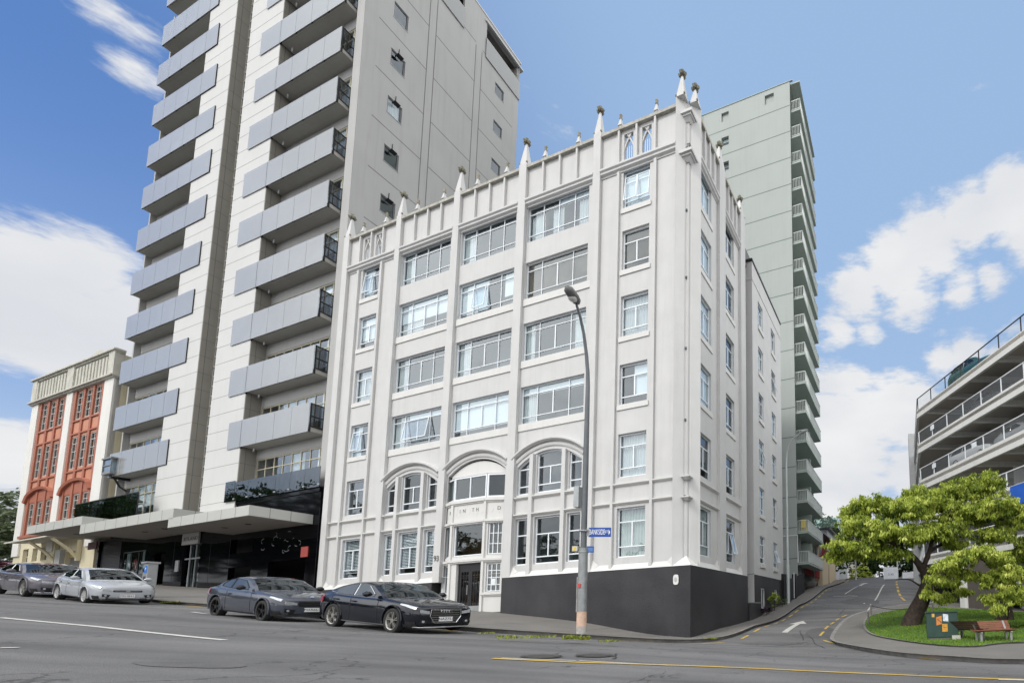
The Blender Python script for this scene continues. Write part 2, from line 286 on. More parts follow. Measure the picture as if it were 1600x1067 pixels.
def strip(mb, pts, w, lift=.012, step=.5, mi=0):
    P = resample(pts, step)
    for k in range(len(P)-1):
        t = (P[k+1]-P[k]).normalized(); 
        def nn(i):
            t = (P[min(i+1, len(P)-1)]-P[max(i-1, 0)]).normalized(); return Vector((-t.y, t.x, 0))*w/2
        q = [P[k]-nn(k), P[k+1]-nn(k+1), P[k+1]+nn(k+1), P[k]+nn(k)]
        mb.poly([(p.x, p.y, G(p.x, p.y)+lift) for p in q], mi)
def ribbon(mb, A, B, lift, n, m=6, mi=0):
    """surface between two polylines, draped on the terrain"""
    def rs(pts):
        P = [Vector((p[0], p[1], 0)) for p in pts]; L = [0]
        for a, b in zip(P, P[1:]): L.append(L[-1]+(b-a).length)
        out = []
        for i in range(n+1):
            d = L[-1]*i/n; k = 0
            while k < len(L)-2 and L[k+1] < d: k += 1
            out.append(P[k].lerp(P[k+1], (d-L[k])/max(L[k+1]-L[k], 1e-6)))
        return out
    a, b = rs(A), rs(B); i0 = len(mb.v)
    for i in range(n+1):
        for j in range(m+1):
            p = a[i].lerp(b[i], j/m); mb.v.append((p.x, p.y, G(p.x, p.y)+lift))
    for i in range(n):
        for j in range(m): q = i0+i*(m+1)+j; mb.f.append((q, q+1, q+m+2, q+m+1)); mb.m.append(mi)
def kerb(name, pts, side=1, w=.16, h=.135):
    mb = MB(); P = resample(pts, .6)
    for k in range(len(P)-1):
        def nn(i): t = (P[min(i+1, len(P)-1)]-P[max(i-1, 0)]).normalized(); return Vector((-t.y, t.x, 0))*side
        a, b, n0, n1 = P[k], P[k+1], nn(k)*w, nn(k+1)*w; jj = .012*random.random()
        g = lambda p, z: (p.x, p.y, G(p.x, p.y)+z)
        mb.poly([g(a, h-.01+jj), g(b, h-.01+jj), g(b+n1, h+.006+jj*.3), g(a+n0, h+.006+jj*.3)]); mb.poly([g(a-n0*.12, -.05), g(b-n1*.12, -.05), g(b, h-.01+jj), g(a, h-.01+jj)])
    return struct(mb, name, kerbm)
def wab(a, b): p = W(a, b, 0); return (p.x, p.y)
kerb_main = [wab(*p) for p in [(110, -6.1), (60, -6.1), (30, -6.0), (12, -6.3), (7, -6.35), (5, -6.0), (3.2, -4.9), (1.2, -3.0), (-.2, -1.5), (-1.1, .3), (-1.5, 2.5), (-1.6, 5), (-1.6, 15), (-1.6, 30), (-1.5, 45), (-1.5, 95)]]
kerb_main = smoothline(kerb_main, 2)
inner_main = [wab(*p) for p in [(110, .6), (60, .6), (30, .6), (12, .6), (7, .6), (5, .6), (3.2, .6), (1.6, .8), (.9, 1.2), (.7, 1.8), (.6, 3), (.5, 5), (.5, 15), (.5, 30), (.5, 45), (.5, 95)]]
mb = MB(); ribbon(mb, kerb_main, smoothline(inner_main, 2), .128, 240, 8); 
struct(mb, 'pavement', concrete)
kerb('kerb', kerb_main, side=-1)
# cracks / expansion joints of the footpath
mb = MB(); jm = mat('joint_dark', (.05, .048, .045), .95)
for a in [1.5, 4.2, 7, 10, 13, 16, 19, 22, 25, 28, 31, 34, 37, 40]:
    strip(mb, [wab(a, -.1), wab(a-.3, -5.6)], .02, .134, .4)
strip(mb, [wab(6, -3.2), wab(45, -3.2)], .018, .134, .8)
struct(mb, 'pavement_joint', jm)
# corner island with tree lawn
isl = [(3.917, 13.113), (2.984, 13.108), (2.291, 13.507), (1.451, 13.804), (0.583, 14.402), (-0.500, 16.408), (-1.819, 20.528), (-1.819, 22.617), (-1.667, 24.899), (-1.404, 27.583), (-0.655, 29.971), (0.789, 32.561), (2.478, 35.257), (4.576, 37.257), (7.174, 35.678), (9.350, 33.497)]
isl = [(8.5, 12.6), (6.5, 13.2)]+isl+[(12, 27.5)]
isl_s = smoothline(isl, 2)
lawn = [(4.999, 16.613), (4.136, 16.611), (2.948, 15.508), (1.740, 16.607), (0.638, 18.913), (-0.188, 21.214), (-0.504, 23.503), (-0.476, 25.888), (-0.212, 27.677), (1.778, 31.266), (3.310, 33.465), (6.000, 31.983), (8.695, 30.898)]
lawn = [(9.5, 17.6), (7, 17.3)]+lawn+[(11, 25.5)]
lawn_s = smoothline(lawn, 2)
mb = MB(); ribbon(mb, isl_s, lawn_s, .128, 160, 5); struct(mb, 'island_pavement', concrete)
kerb('island_kerb', isl_s, side=1)
mb = MB(); mid = [((p[0]*.02+6.0*.98), (p[1]*.02+21.5*.98)) for p in lawn_s]
LAWN_H = .24
i0 = 0
lc = (5.2, 21.3)
def lawn_h(x, y): return G(x, y)+.15
ribbon(mb, lawn_s, [(lc[0]+(p[0]-lc[0])*.02, lc[1]+(p[1]-lc[1])*.02) for p in lawn_s], .15, 160, 16)
grass_soil = mat('lawn', (.085, .16, .02), .9, var=.4, scale=1.2, second=(.05, .10, .018), bump=.5)
struct(mb, 'lawn', grass_soil)
kerb('lawn_edging', lawn_s, side=1, w=.1, h=.175)
# grass blades: far too many to count
def in_poly(x, y, P):
    c = False; j = len(P)-1
    for i in range(len(P)):
        if (P[i][1] > y) != (P[j][1] > y) and x < (P[j][0]-P[i][0])*(y-P[i][1])/(P[j][1]-P[i][1])+P[i][0]: c = not c
        j = i
    return c
def leafmat(name, cols, trans=.35, rough=.55):
    m = bpy.data.materials.new(name); m.use_nodes = True; nt = m.node_tree; N = nt.nodes; L = nt.links; p = N['Principled BSDF']
    at = N.new('ShaderNodeAttribute'); at.attribute_name = 'tint'; cr = N.new('ShaderNodeValToRGB'); L.new(at.outputs['Fac'], cr.inputs[0])
    e = cr.color_ramp.elements
    while len(e) < len(cols): e.new(.5)
    for i, c in enumerate(cols): e[i].position = i/(len(cols)-1); e[i].color = (*c, 1)
    L.new(cr.outputs[0], p.inputs['Base Color']); p.inputs['Roughness'].default_value = rough; p.inputs['Specular IOR Level'].default_value = .3
    t = N.new('ShaderNodeBsdfTranslucent'); L.new(cr.outputs[0], t.inputs[0]); mx = N.new('ShaderNodeMixShader'); mx.inputs[0].default_value = trans
    L.new(p.outputs[0], mx.inputs[1]); L.new(t.outputs[0], mx.inputs[2]); L.new(mx.outputs[0], N['Material Output'].inputs[0]); MAT[name] = m; return m
def quads_object(name, Q, tint, m, parent=None):
    """Q: (n,4,3) array of world corners"""
    n = len(Q); me = bpy.data.meshes.new(name); me.vertices.add(4*n); me.vertices.foreach_set('co', Q.reshape(-1)); me.loops.add(4*n); me.loops.foreach_set('vertex_index', np.arange(4*n))
    me.polygons.add(n); me.polygons.foreach_set('loop_start', np.arange(0, 4*n, 4)); me.polygons.foreach_set('loop_total', np.full(n, 4))
    at = me.attributes.new('tint', 'FLOAT', 'FACE'); at.data.foreach_set('value', tint.astype(np.float32)); me.update(calc_edges=True); me.validate()
    me.materials.append(m); o = bpy.data.objects.new(name, me); COL.objects.link(o)
    if parent: o.parent = parent; o.matrix_parent_inverse = world_of(parent).inverted()
    return o
gm = leafmat('grass_blade', [(.05, .10, .01), (.15, .27, .02), (.30, .40, .04)], .35, .7)
def grass():
    xs = [p[0] for p in lawn_s]; ys = [p[1] for p in lawn_s]; pts = []
    while len(pts) < 26000:
        x = random.uniform(max(min(xs), -2), min(max(xs), 10)); y = random.uniform(min(ys), max(ys))
        if in_poly(x, y, lawn_s): pts.append((x, y))
    gx = np.linspace(-3, 12, 61); gy = np.linspace(12, 32, 81); Z = np.array([[G(a, b) for a in gx] for b in gy])
    P = np.array(pts); fx = (P[:, 0]+3)/15*60; fy = (P[:, 1]-12)/20*80; ix = np.clip(fx.astype(int), 0, 59); iy = np.clip(fy.astype(int), 0, 79); tx = fx-ix; ty = fy-iy
    z = (Z[iy, ix]*(1-tx)+Z[iy, ix+1]*tx)*(1-ty)+(Z[iy+1, ix]*(1-tx)+Z[iy+1, ix+1]*tx)*ty+.15
    n = len(P); th = rng.uniform(0, 2*PI, n); w = rng.uniform(.006, .014, n); h = rng.uniform(.03, .085, n); ln = rng.normal(0, .03, (n, 2))
    b = np.c_[P, z]; s = np.c_[np.cos(th)*w, np.sin(th)*w, np.zeros(n)]; t = np.c_[ln, h]
    Q = np.stack([b-s, b+s, b+t+s*.2, b+t-s*.2], 1); patch = .5+.5*np.sin(P[:, 0]*1.7+np.sin(P[:, 1]*1.3)*2)
    o = quads_object('grass', Q, np.clip(rng.normal(.35, .22, n)+.25*patch, 0, 1), gm); tag(o, 'short bright green grass of the corner lawn under the trees', 'grass', kind='stuff')
grass()
# painted markings
yel = mat('yellow_road_paint', (.62, .42, .08), .7, var=.25, scale=4, spots=.3); wht = mat('white_road_paint', (.62, .61, .57), .7, var=.25, scale=4, spots=.3)
mb = MB(); strip(mb, [(-7.406, 9.521), (-5.863, 9.634), (-3.544, 10.159), (-2.275, 10.371), (0.412, 10.594), (3.144, 10.614), (5, 10.4), (9, 9.8)], .12, .012); struct(mb, 'yellow_centre_line', yel)
mb = MB()
for x in range(785, 1030, 26):
    pass
strip(mb, [(-7.322, 9.621), (-6.554, 9.728), (-5.986, 9.834)], .05, .014); strip(mb, [(-5.922, 9.835), (-4.181, 9.951)], .05, .014)
strip(mb, [(-21.754, 12.115), (-18.413, 11.542), (-16.024, 10.960), (-13.792, 10.375)], .13, .012)
strip(mb, [(-14.579, 8.160), (-14.446, 8.261)], .12, .012)
for p, q in [((-24.691, 17.623), (-23.222, 16.930)), ((2.572, 10.510), (4.4, 10.6))]: strip(mb, [p, q], .12, .013)
# lane line and dashes up the side street
for p, q in [((0.043, 37.730), (1.031, 47.013)), ((-0.610, 29.483), (-0.242, 34.156)), ((-2.482, 41.281), (-1.463, 45.619)), ((-3.396, 40.495), (-2.157, 40.195)), ((-2.167, 40.393), (-1.359, 39.997)), ((-1.115, 29.582), (-0.435, 31.174)), ((-0.762, 35.744), (-0.691, 37.231))]: strip(mb, [p, q], .11, .013)
# arrow
def arrow(mb, p0, p1, w, hw, hl):
    p0 = Vector(p0).to_3d(); p1 = Vector(p1).to_3d(); t = (p1-p0).normalized(); n = Vector((-t.y, t.x, 0)); q = p1-t*hl; k = 8
    g = lambda p: (p.x, p.y, G(p.x, p.y)+.016)
    for i in range(k):
        a = p0.lerp(q, i/k); b = p0.lerp(q, (i+1)/k); mb.poly([g(a-n*w/2), g(a+n*w/2), g(b+n*w/2), g(b-n*w/2)])
    mb.poly([g(q-n*hw/2), g(q+n*hw/2), g(p1)])
arrow(mb, (-4.269, 23.114), (-4.042, 27.596), .28, .95, 1.5)
arrow(mb, (-1.291, 45.917), (-0.929, 53.390), .3, 1.1, 2.5)
struct(mb, 'white_lane_marking', wht)
mb = MB()
for i, (p, q) in enumerate([((-.95, 1.9), (-1.25, .6)), ((-1.98, -.2), (-1.5, -1.5))]): pass
dash = lambda a0, b0, a1, b1, w=.13: strip(mb, [wab(a0, b0), wab(a1, b1)], w, .013, .4)
for k in range(26): dash(-2.05, 1.2+k*1.75, -2.05, 2.1+k*1.75)
dash(-1.2, -1.2, -1.75, -.1); dash(1.3, -3.5, .3, -2.6); dash(3.6, -5.6, 2.4, -4.7)
for k in range(4): pass
for p, q in [((-2.537, 22.427), (-2.462, 23.420)), ((-2.470, 24.115), (-2.394, 25.007)), ((-2.316, 25.604), (-2.213, 26.399)), ((-2.170, 27.195), (-2.048, 27.991)), ((-1.941, 28.588), (-1.695, 29.582)), ((-2.251, 21.336), (-1.630, 20.137)), ((-0.815, 18.228), (0.517, 15.215)), ((1.242, 13.913), (1.778, 13.614)), ((2.638, 13.519), (3.399, 13.421))]: strip(mb, [p, q], .12, .013, .3)
for p, q in [((2.508, 53.184), (2.411, 51.195)), ((2.293, 48.808), (2.216, 46.623)), ((2.185, 45.434), (2.175, 44.150)), ((2.131, 43.361), (2.115, 42.081)), ((2.136, 41.491), (2.179, 40.409)), ((2.195, 39.818), (2.405, 38.340))]: strip(mb, [p, q], .2, .013, .3)
for k in range(14): dash(21.2+k*0-.0, -6.45, 20.2, -6.45) if k == 0 else None
dash(23, -6.5, 21.5, -6.5); dash(19.8, -6.5, 18.2, -6.5); dash(6.6, -6.75, 5.4, -6.6)
struct(mb, 'yellow_no_parking_marking', yel)
# tar seams and patches in the asphalt
mb = MB(); tar = mat('tar_seam', (.028, .028, .03), .8); patch = mat('asphalt_patch', (.145, .143, .145), .9, var=.3, scale=2, bump=.6, bscale=60, spots=.5)
def wob(p, q, n, amp): return [(p[0]+(q[0]-p[0])*i/n+random.uniform(-amp, amp), p[1]+(q[1]-p[1])*i/n+random.uniform(-amp, amp)) for i in range(n+1)]
for p, q in [((-5.276, 33.157), (0.611, 34.360)), ((-3.139, 21.333), (-3.636, 23.713)), ((-3.004, 22.426), (-1.787, 17.523)), ((-2.178, 29.284), (-2.012, 33.059)), ((-5.895, 11.241), (-5.515, 10.340)), ((-4.248, 18.318), (-2.878, 20.836)), ((0.246, 33.861), (-0.216, 27.493))]: strip(mb, wob(p, q, 12, .05), .035, .010, .3)
struct(mb, 'tar_seam', tar)
mb = MB()
for c, r in [(((-1.023, 36.833)), (1.6, 2.2)), (((-4.339, 19.827)), (1.3, .35)), (((-10.408, 7.491)), (.9, .25)), (((-2.503, 23.221)), (.9, 1.4))]:
    n = 14; mb.poly([(c[0]+r[0]*math.cos(2*PI*k/n)*random.uniform(.8, 1.1), c[1]+r[1]*math.sin(2*PI*k/n)*random.uniform(.8, 1.1), 0) for k in range(n)])
mb.v = [(x, y, G(x, y)+.008) for x, y, z in mb.v]
struct(mb, 'road_patch', patch)
# manholes
mh = mat('cast_iron', (.07, .065, .06), .6, .4, var=.3, scale=14, bump=.6, bscale=50)
for i, (c, lab) in enumerate([(((-6.878, 10.128)), 'round iron manhole cover crossed by the white dashes, the left one of the two'), (((-6.133, 10.737)), 'round iron manhole cover in the road before the lamp post')]):
    mb = MB(); 
    for r0, r1, dz in ((0, .28, .018), (.28, .31, .012), (.31, .36, .022)):
        for k in range(24):
            a, b = 2*PI*k/24, 2*PI*(k+1)/24; g = lambda r, t: (c[0]+r*math.cos(t), c[1]+r*math.sin(t), G(c[0]+r*math.cos(t), c[1]+r*math.sin(t))+dz); mb.poly([g(r0, a), g(r1, a), g(r1, b), g(r0, b)] if r0 else [g(0, 0), g(r1, a), g(r1, b)])
    tag(mb.build('manhole_cover', mh), lab, 'manhole cover', 'manhole covers in the main street')
# weeds along the kerb
wm = leafmat('weed_leaf', [(.06, .10, .02), (.20, .26, .04), (.42, .38, .05)], .3)
def tuft(cx, cy, r, n, h, lift=.13):
    t = rng.uniform(0, 2*PI, n); rr = r*np.sqrt(rng.uniform(0, 1, n)); b = np.c_[cx+rr*np.cos(t)*1.6, cy+rr*np.sin(t)*.6, np.full(n, G(cx, cy)+lift-.02)]
    th = rng.uniform(0, 2*PI, n); w = rng.uniform(.01, .03, n); s = np.c_[np.cos(th)*w, np.sin(th)*w, np.zeros(n)]; tp = np.c_[rng.normal(0, h*.5, (n, 2)), rng.uniform(.3, 1, n)*h]
    return np.stack([b-s, b+s, b+tp+s*.4, b+tp-s*.4], 1)
for i, (x, y, r, n, h, lab) in enumerate([(*(-9.264, 13.014), .45, 160, .07, 'low green weeds on the kerb left of the lamp post'), (*(-8.310, 13.425), .16, 90, .14, 'green grass tuft at the left foot of the lamp post'), (*(-7.943, 13.428), .10, 60, .12, 'green grass tuft at the right foot of the lamp post'), (*(-7.116, 13.132), .18, 70, .07, 'yellowish weed on the kerb right of the lamp post'), (*(-9.882, 13.110), .2, 60, .06, 'small weed on the kerb below the black plinth'), (*(-11.234, 14.208), .14, 50, .05, 'small yellow weed on the kerb beside the black fastback'), (*(-6.924, 20.608), .2, 80, .08, 'weeds in the kerb at the street corner'), (*(-31.718, 21.883), .25, 90, .06, 'weeds on the kerb beside the parking meter')]):
    tag(quads_object('weed_tuft', tuft(x, y, r, n, h), np.clip(rng.normal(.55, .25, n), 0, 1), wm), lab, 'weeds', 'weeds growing along the kerb')
# ------------------------------------------------------------------ wall with openings
def wall_holes(mb, F, a0, a1, z0, z1, b, holes, rd, mi=0):
    A = sorted({a0, a1, *[h[0] for h in holes], *[h[1] for h in holes]}); Z = sorted({z0, z1, *[h[2] for h in holes], *[h[3] for h in holes]})
    A = [a for a in A if a0 <= a <= a1]; Z = [z for z in Z if z0 <= z <= z1]
    for i in range(len(A)-1):
        for j in range(len(Z)-1):
            ca, cz = (A[i]+A[i+1])/2, (Z[j]+Z[j+1])/2
            if any(h[0] < ca < h[1] and h[2] < cz < h[3] for h in holes): continue
            mb.poly([F(A[i], b, Z[j]), F(A[i+1], b, Z[j]), F(A[i+1], b, Z[j+1]), F(A[i], b, Z[j+1])], mi)
    for h in holes:
        x0, x1, y0, y1 = h[:4]; c = [(x0, y0), (x1, y0), (x1, y1), (x0, y1)]
        for k in range(4):
            if len(h) > 4 and k in h[4]: continue
            p, q = c[k], c[(k+1) % 4]; mb.poly([F(p[0], b, p[1]), F(q[0], b, q[1]), F(q[0], b+rd, q[1]), F(p[0], b+rd, p[1])], mi)
def wavy(mb, F, a0, a1, b, z0, z1, amp=.03, per=.16):
    n = max(6, int((a1-a0)/per*6)); ph = random.random()*6
    for k in range(n):
        p, q = a0+(a1-a0)*k/n, a0+(a1-a0)*(k+1)/n; f = lambda a: b+amp*math.sin(a/per*2*PI+ph+1.3*math.sin(a*3.1))
        mb.poly([F(p, f(p), z0), F(q, f(q), z0), F(q, f(q), z1), F(p, f(p), z1)])
def window(F, parent, a0, a1, z0, z1, b, bars_v=(), bars_h=(), fm=None, pm=None, cover=None, cov_m=None, cov_rng=None, t=.05, partial=(), name='window', sash=None, dep=.06, low=.0, gb=.02):
    """a frame of bars with its pane and what hangs behind it as sub-parts. bars_v / bars_h in metres from a0 / z0"""
    fm = fm or white; pm = pm or pane_m
    mb = MB(); e = .006
    mb.box(F, a0+e, a1-e, b-.02, b+dep, z0+e, z0+t+e); mb.box(F, a0+e, a1-e, b-.02, b+dep, z1-t-e, z1-e)
    mb.box(F, a0+e, a0+t+e, b-.018, b+dep-.002, z0+t+e, z1-t-e); mb.box(F, a1-t-e, a1-e, b-.018, b+dep-.002, z0+t+e, z1-t-e)
    for v in bars_v: mb.box(F, a0+v-t*.42, a0+v+t*.42, b-.012, b+dep-.006, z0+t+e, z1-t-e)
    for h in bars_h: mb.box(F, a0+t+e, a1-t-e, b-.008, b+dep-.01, z0+h-t*.4, z0+h+t*.4)
    for (p, q, r, s) in partial: mb.box(F, a0+p, a0+q, b-.004, b+dep-.012, z0+r, z0+s)
    w = mb.build(name, fm, parent)
    mb = MB(); mb.poly([F(a0+t, b+gb, z0+t), F(a1-t, b+gb, z0+t), F(a1-t, b+gb, z1-t), F(a0+t, b+gb, z1-t)]); mb.build('pane', pm, w)
    if sash:      # a hinged leaf pushed out at the bottom: (a0, a1, z0, z1, outward)
        for (p, q, r, s, out) in sash:
            mb = MB(); Fo = lambda a, bb, z: F(a, bb-.03-out*(1-(z-(z0+r))/(s-r)), z); tt = .045
            mb.box(Fo, a0+p, a0+q, b-.03, b, z0+r, z0+r+tt); mb.box(Fo, a0+p, a0+q, b-.03, b, z0+s-tt, z0+s); mb.box(Fo, a0+p, a0+p+tt, b-.03, b, z0+r+tt, z0+s-tt); mb.box(Fo, a0+q-tt, a0+q, b-.03, b, z0+r+tt, z0+s-tt)
            mb.poly([Fo(a0+p+tt, b-.012, z0+r+tt), Fo(a0+q-tt, b-.012, z0+r+tt), Fo(a0+q-tt, b-.012, z0+s-tt), Fo(a0+p+tt, b-.012, z0+s-tt)], 1); mb.build('sash', [fm, pm], w)
    for c in (cover if isinstance(cover, list) else [cover] if cover else []):
        kind, p, q, r, s = c if isinstance(c, tuple) else (c, 0, 1, 0, 1)
        A0, A1, Z0, Z1 = a0+t+(a1-a0-2*t)*p, a0+t+(a1-a0-2*t)*q, z0+t+(z1-z0-2*t)*r, z0+t+(z1-z0-2*t)*s; mb = MB()
        if kind in ('curtain', 'net', 'greencurtain'): wavy(mb, F, A0, A1, b+.14, Z0, Z1); mb.build('curtain', curtg if kind == 'greencurtain' else curt, w, smooth=60)
        elif kind == 'blind': mb.box(F, A0, A1, b+.09, b+.10, Z0, Z1); mb.build('blind', blindw, w)
        elif kind in ('slat', 'timber', 'shutter'):
            n = int((Z1-Z0)/(.085 if kind == 'shutter' else .06)); dz = (Z1-Z0)/n
            for k in range(n):
                z = Z0+dz*k; mb.hexa([F(A0, b+.09, z), F(A1, b+.09, z), F(A1, b+.135, z+dz*.5), F(A0, b+.135, z+dz*.5), F(A0, b+.09, z+.008), F(A1, b+.09, z+.008), F(A1, b+.135, z+dz*.5+.008), F(A0, b+.135, z+dz*.5+.008)])
            if kind == 'timber': mb.box(F, A0, A1, b+.15, b+.16, Z0, Z1)
            mb.build('blind' if kind != 'shutter' else 'shutter', blindt if kind == 'timber' else blindw, w)
    return w

# ------------------------------------------------------------------ the white Gothic apartment building
def white_building():
    F = FM; T = thing('apartment_building', 'white six-storey Gothic style apartment building on the street corner with pinnacles and a black base', 'building', W(13, 5, 0))
    TOP = 24.42; WB = .18; WIN = .32
    rows = [(20.1, 22.18), (16.82, 18.93), (13.38, 15.5), (9.97, 12.0), (6.45, 8.56), (2.68, 5.0)]
    bays = [(6.42, 10.70), (11.55, 15.83), (16.73, 21.0)]            # wide bays, right to left
    ends = [(2.58, 4.22), (23.12, 24.74)]
    piers = [(26.08, 26.6), (21.05, 21.5), (15.92, 16.42), (10.76, 11.3), (5.6, 6.07)]
    # --- plinth with its stepped foot
    mb = MB(); n = 40
    def foot(F_, a0, a1, door=None):
        k = max(2, int(abs(a1-a0)/.8))
        for i in range(k):
            p, q = a0+(a1-a0)*i/k, a0+(a1-a0)*(i+1)/k; P, Q = F_(p, 0, 0), F_(q, 0, 0)
            mb.poly([F_(p, 0, G(P.x, P.y)-.3), F_(q, 0, G(Q.x, Q.y)-.3), F_(q, 0, 2.1), F_(p, 0, 2.1)])
    foot(F, 0, 11.28); foot(F, 16.45, 27.15); foot(FS, 0, 7.7)
    mb.poly([F(27.15, 0, .8), F(27.15, 3, .8), F(27.15, 3, 2.1), F(27.15, 0, 2.1)])
    mb.poly([F(11.28, 0, -.4), F(11.28, .5, -.4), F(11.28, .5, 2.1), F(11.28, 0, 2.1)]); mb.poly([F(16.45, 0, -.4), F(16.45, .5, -.4), F(16.45, .5, 2.1), F(16.45, 0, 2.1)])
    # black strip under the doorway
    mb.poly([F(11.3, .3, -.5), F(16.4, .3, -.5), F(16.4, .3, .50), F(11.3, .3, .40)])
    mb.build('plinth', blackplinth, T)
    # --- sloping weathering on the plinth
    mb = MB(); z0, z1 = 2.1, 2.37
    def splay(F_, a0, a1, l, r):      # uses the current mb; l / r: shoulder rises in front of a pier
        mb.poly([F_(a0, -.012, z0), F_(a1, -.012, z0), F_(a1, WB, z1), F_(a0, WB, z1)]); mb.poly([F_(a0, -.012, z0), F_(a1, -.012, z0), F_(a1, .3, z0-.01), F_(a0, .3, z0-.01)])
        for a, d in ((a0, 1), (a1, -1)):
            if (d == 1 and r) or (d == -1 and l): mb.poly([F_(a, -.0, z0+.004), F_(a+d*.38, WB-.02, z1), F_(a, WB, z1+.30)])
    for a0, a1 in ((.95, 5.6), (6.07, 10.76), (16.42, 21.05), (21.5, 26.08)): mb = MB(); splay(F, a0, a1, 1, 1); mb.build('weathering', stucco2, T)
    for a0, a1 in ((.9, 3.4), (4.25, 6.8)): mb = MB(); splay(FS, a0, a1, 1, 1); mb.build('weathering', stucco2, T)
    mb = MB()
    mb.poly([F(0, 0, z0+.003), F(.98, -.013, z0), F(.49, .49, z0+.5)]); mb.poly([F(0, 0, z0+.003), FS(.98, -.013, z0), F(.49, .49, z0+.5)])
    mb.build('corner_stop', stucco2, T)
    # --- street wall
    mb = MB(); holes = []
    for a0, a1 in bays:
        for r in rows[:4]: holes.append((a0, a1, *r))
    for a0, a1 in ends:
        for r in rows: holes.append((a0, a1, *r))
    for j in (0, 2):
        c = (bays[j][0]+bays[j][1])/2
        for x0, x1 in ((c-2.14, c-1.30), (c-.84, c+.84), (c+1.30, c+2.14)): holes.append((x0, x1, 2.68, 5.05))
        holes.append((c-2.14, c+2.14, 6.27, 8.95, (2,)))
    holes.append((11.32, 16.40, 2.37, 8.95, (0, 2)))
    for c in (3.37, 23.93):          # open tracery lights of the parapet
        for d in (-1, 1): holes.append((c+d*.56-.29, c+d*.56+.29, 22.75, 24.2))
    wall_holes(mb, F, .95, 26.55, z1-.02, TOP-.02, WB, holes, .2)
    # arches: wall over the curve
    def arc(c, half, rise, zs, n=20):
        R = (half*half+rise*rise)/(2*rise); return [(c+half*(-1+2*i/n), zs-(R-rise)+math.sqrt(max(R*R-(half*(-1+2*i/n))**2, 0))) for i in range(n+1)]
    arcs = {}
    for j, rise, zs in ((0, .72, 7.70), (1, .74, 7.82), (2, .72, 7.70)):
        c = (bays[j][0]+bays[j][1])/2; half = 2.14; A = arc(c, half, rise, zs); arcs[j] = A
        for (p, zp), (q, zq) in zip(A, A[1:]):
            mb.poly([F(p, WB, zp), F(q, WB, zq), F(q, WB, 8.95), F(p, WB, 8.95)]); mb.poly([F(p, WB, zp), F(q, WB, zq), F(q, WB+.22, zq), F(p, WB+.22, zp)])
        if j == 1:
            for s in (0, -1):
                e = A[s][0]; x = 11.32 if s == 0 else 16.40; lo = 2.37; mb.poly([F(e, WB, lo), F(x, WB, lo), F(x, WB, 8.95), F(e, WB, 8.95)])
    mb.poly([F(26.55, WB, 2.1), F(26.55, 14, 2.1), F(26.55, 14, TOP), F(26.55, WB, TOP)])
    # parapet backs and flat roof
    mb.poly([F(.4, .42, 22.7), F(26.5, .42, 22.7), F(26.5, .42, 22.74), F(.4, .42, 22.74)])
    mb.build('front_wall', stucco, T)
    # --- side wall
    mb = MB(); sh = [(1.25, 2.62, *r) for r in rows]+[(4.62, 5.98, *r) for r in rows]
    wall_holes(mb, FS, .95, 7.62, z1-.02, TOP-.02, WB, sh, .2)
    mb.poly([FS(7.62, WB, -1), FS(7.62, 3, -1), FS(7.62, 3, TOP), FS(7.62, WB, TOP)])
    mb.build('side_wall', stucco, T)
    mb = MB(); mb.box(F, .4, 26.45, .45, 13.5, 22.55, 22.72); mb.box(F, .55, 26.4, 12.9, 13.4, -1, 22.5); mb.box(F, .5, .9, .5, 13, 22.72, 24.0)
    mb.build('roof', mat('roof_felt', (.16, .16, .16), .9), T)
    mb = MB()
    mb.poly([F(1.3, 1.5, -1), F(26.4, 1.5, -1), F(26.4, 1.5, 22.5), F(1.3, 1.5, 22.5)]); mb.poly([F(1.3, 1.5, -1), F(1.3, 8, -1), F(1.3, 8, 22.5), F(1.3, 1.5, 22.5)])
    for r in rows: mb.box(F, .5, 26.4, .40, 1.5, r[1]+.22, r[1]+.32); mb.box(FS, 1.5, 7.6, .40, 1.3, r[1]+.22, r[1]+.32)
    for a in (5.8, 11.0, 16.2, 21.3): mb.box(F, a-.05, a+.05, .40, 1.5, 0, 22.5)
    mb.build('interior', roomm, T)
    # --- buttress piers with pinnacles
    crocket = mat('lichen_stone', (.30, .28, .22), .9, var=.4, scale=9, second=(.13, .125, .09))
    def spire(F_, a0, a1, b0, b1, z0, z1, nm='pinnacle'):
        ac, bc = (a0+a1)/2, (b0+b1)/2; mb = MB(); h = z1-z0; w = (a1-a0)/2; wb = (b1-b0)/2
        mb.prism([F_(ac-w, bc-wb, z0), F_(ac+w, bc-wb, z0), F_(ac+w, bc+wb, z0), F_(ac-w, bc+wb, z0)], [F_(ac+s*w*.2, bc+t*wb*.2, z1-.35) for s, t in ((-1, -1), (1, -1), (1, 1), (-1, 1))])
        p = mb.build(nm, stucco, T)
        mb = MB(); 
        for s, t in ((-1, 0), (1, 0), (0, -1), (0, 1)): q = F_(ac+s*.13, bc+t*.13, z1-.2); mb.tube([q-Vector((0, 0, .11)), q, q+Vector((0, 0, .08))], [.06, .11, .04], 6)
        q = F_(ac, bc, z1-.3); mb.tube([q, q+Vector((0, 0, .12)), q+Vector((0, 0, .22)), q+Vector((0, 0, .3))], [.07, .09, .06, .09], 7)
        for s in (-1, 1):
            q = F_(ac+s*w*.98, b0+.02, z0+.08); mk = MB(); mk.tube([q-Vector((0, 0, .05)), q+Vector((0, 0, .04))], [.05, .04], 6); mk.build('crocket', crocket, p)
        mb.build('finial', crocket, p, smooth=50)
    def pier(F_, a0, a1, ztop=TOP+.28, zt=26.4):
        mb = MB(); mb.box(F_, a0, a1, 0, WB+.24, 2.09, ztop); mb.build('buttress', stucco, T)
        spire(F_, a0+.01, a1-.01, .012, WB+.23, ztop, zt)
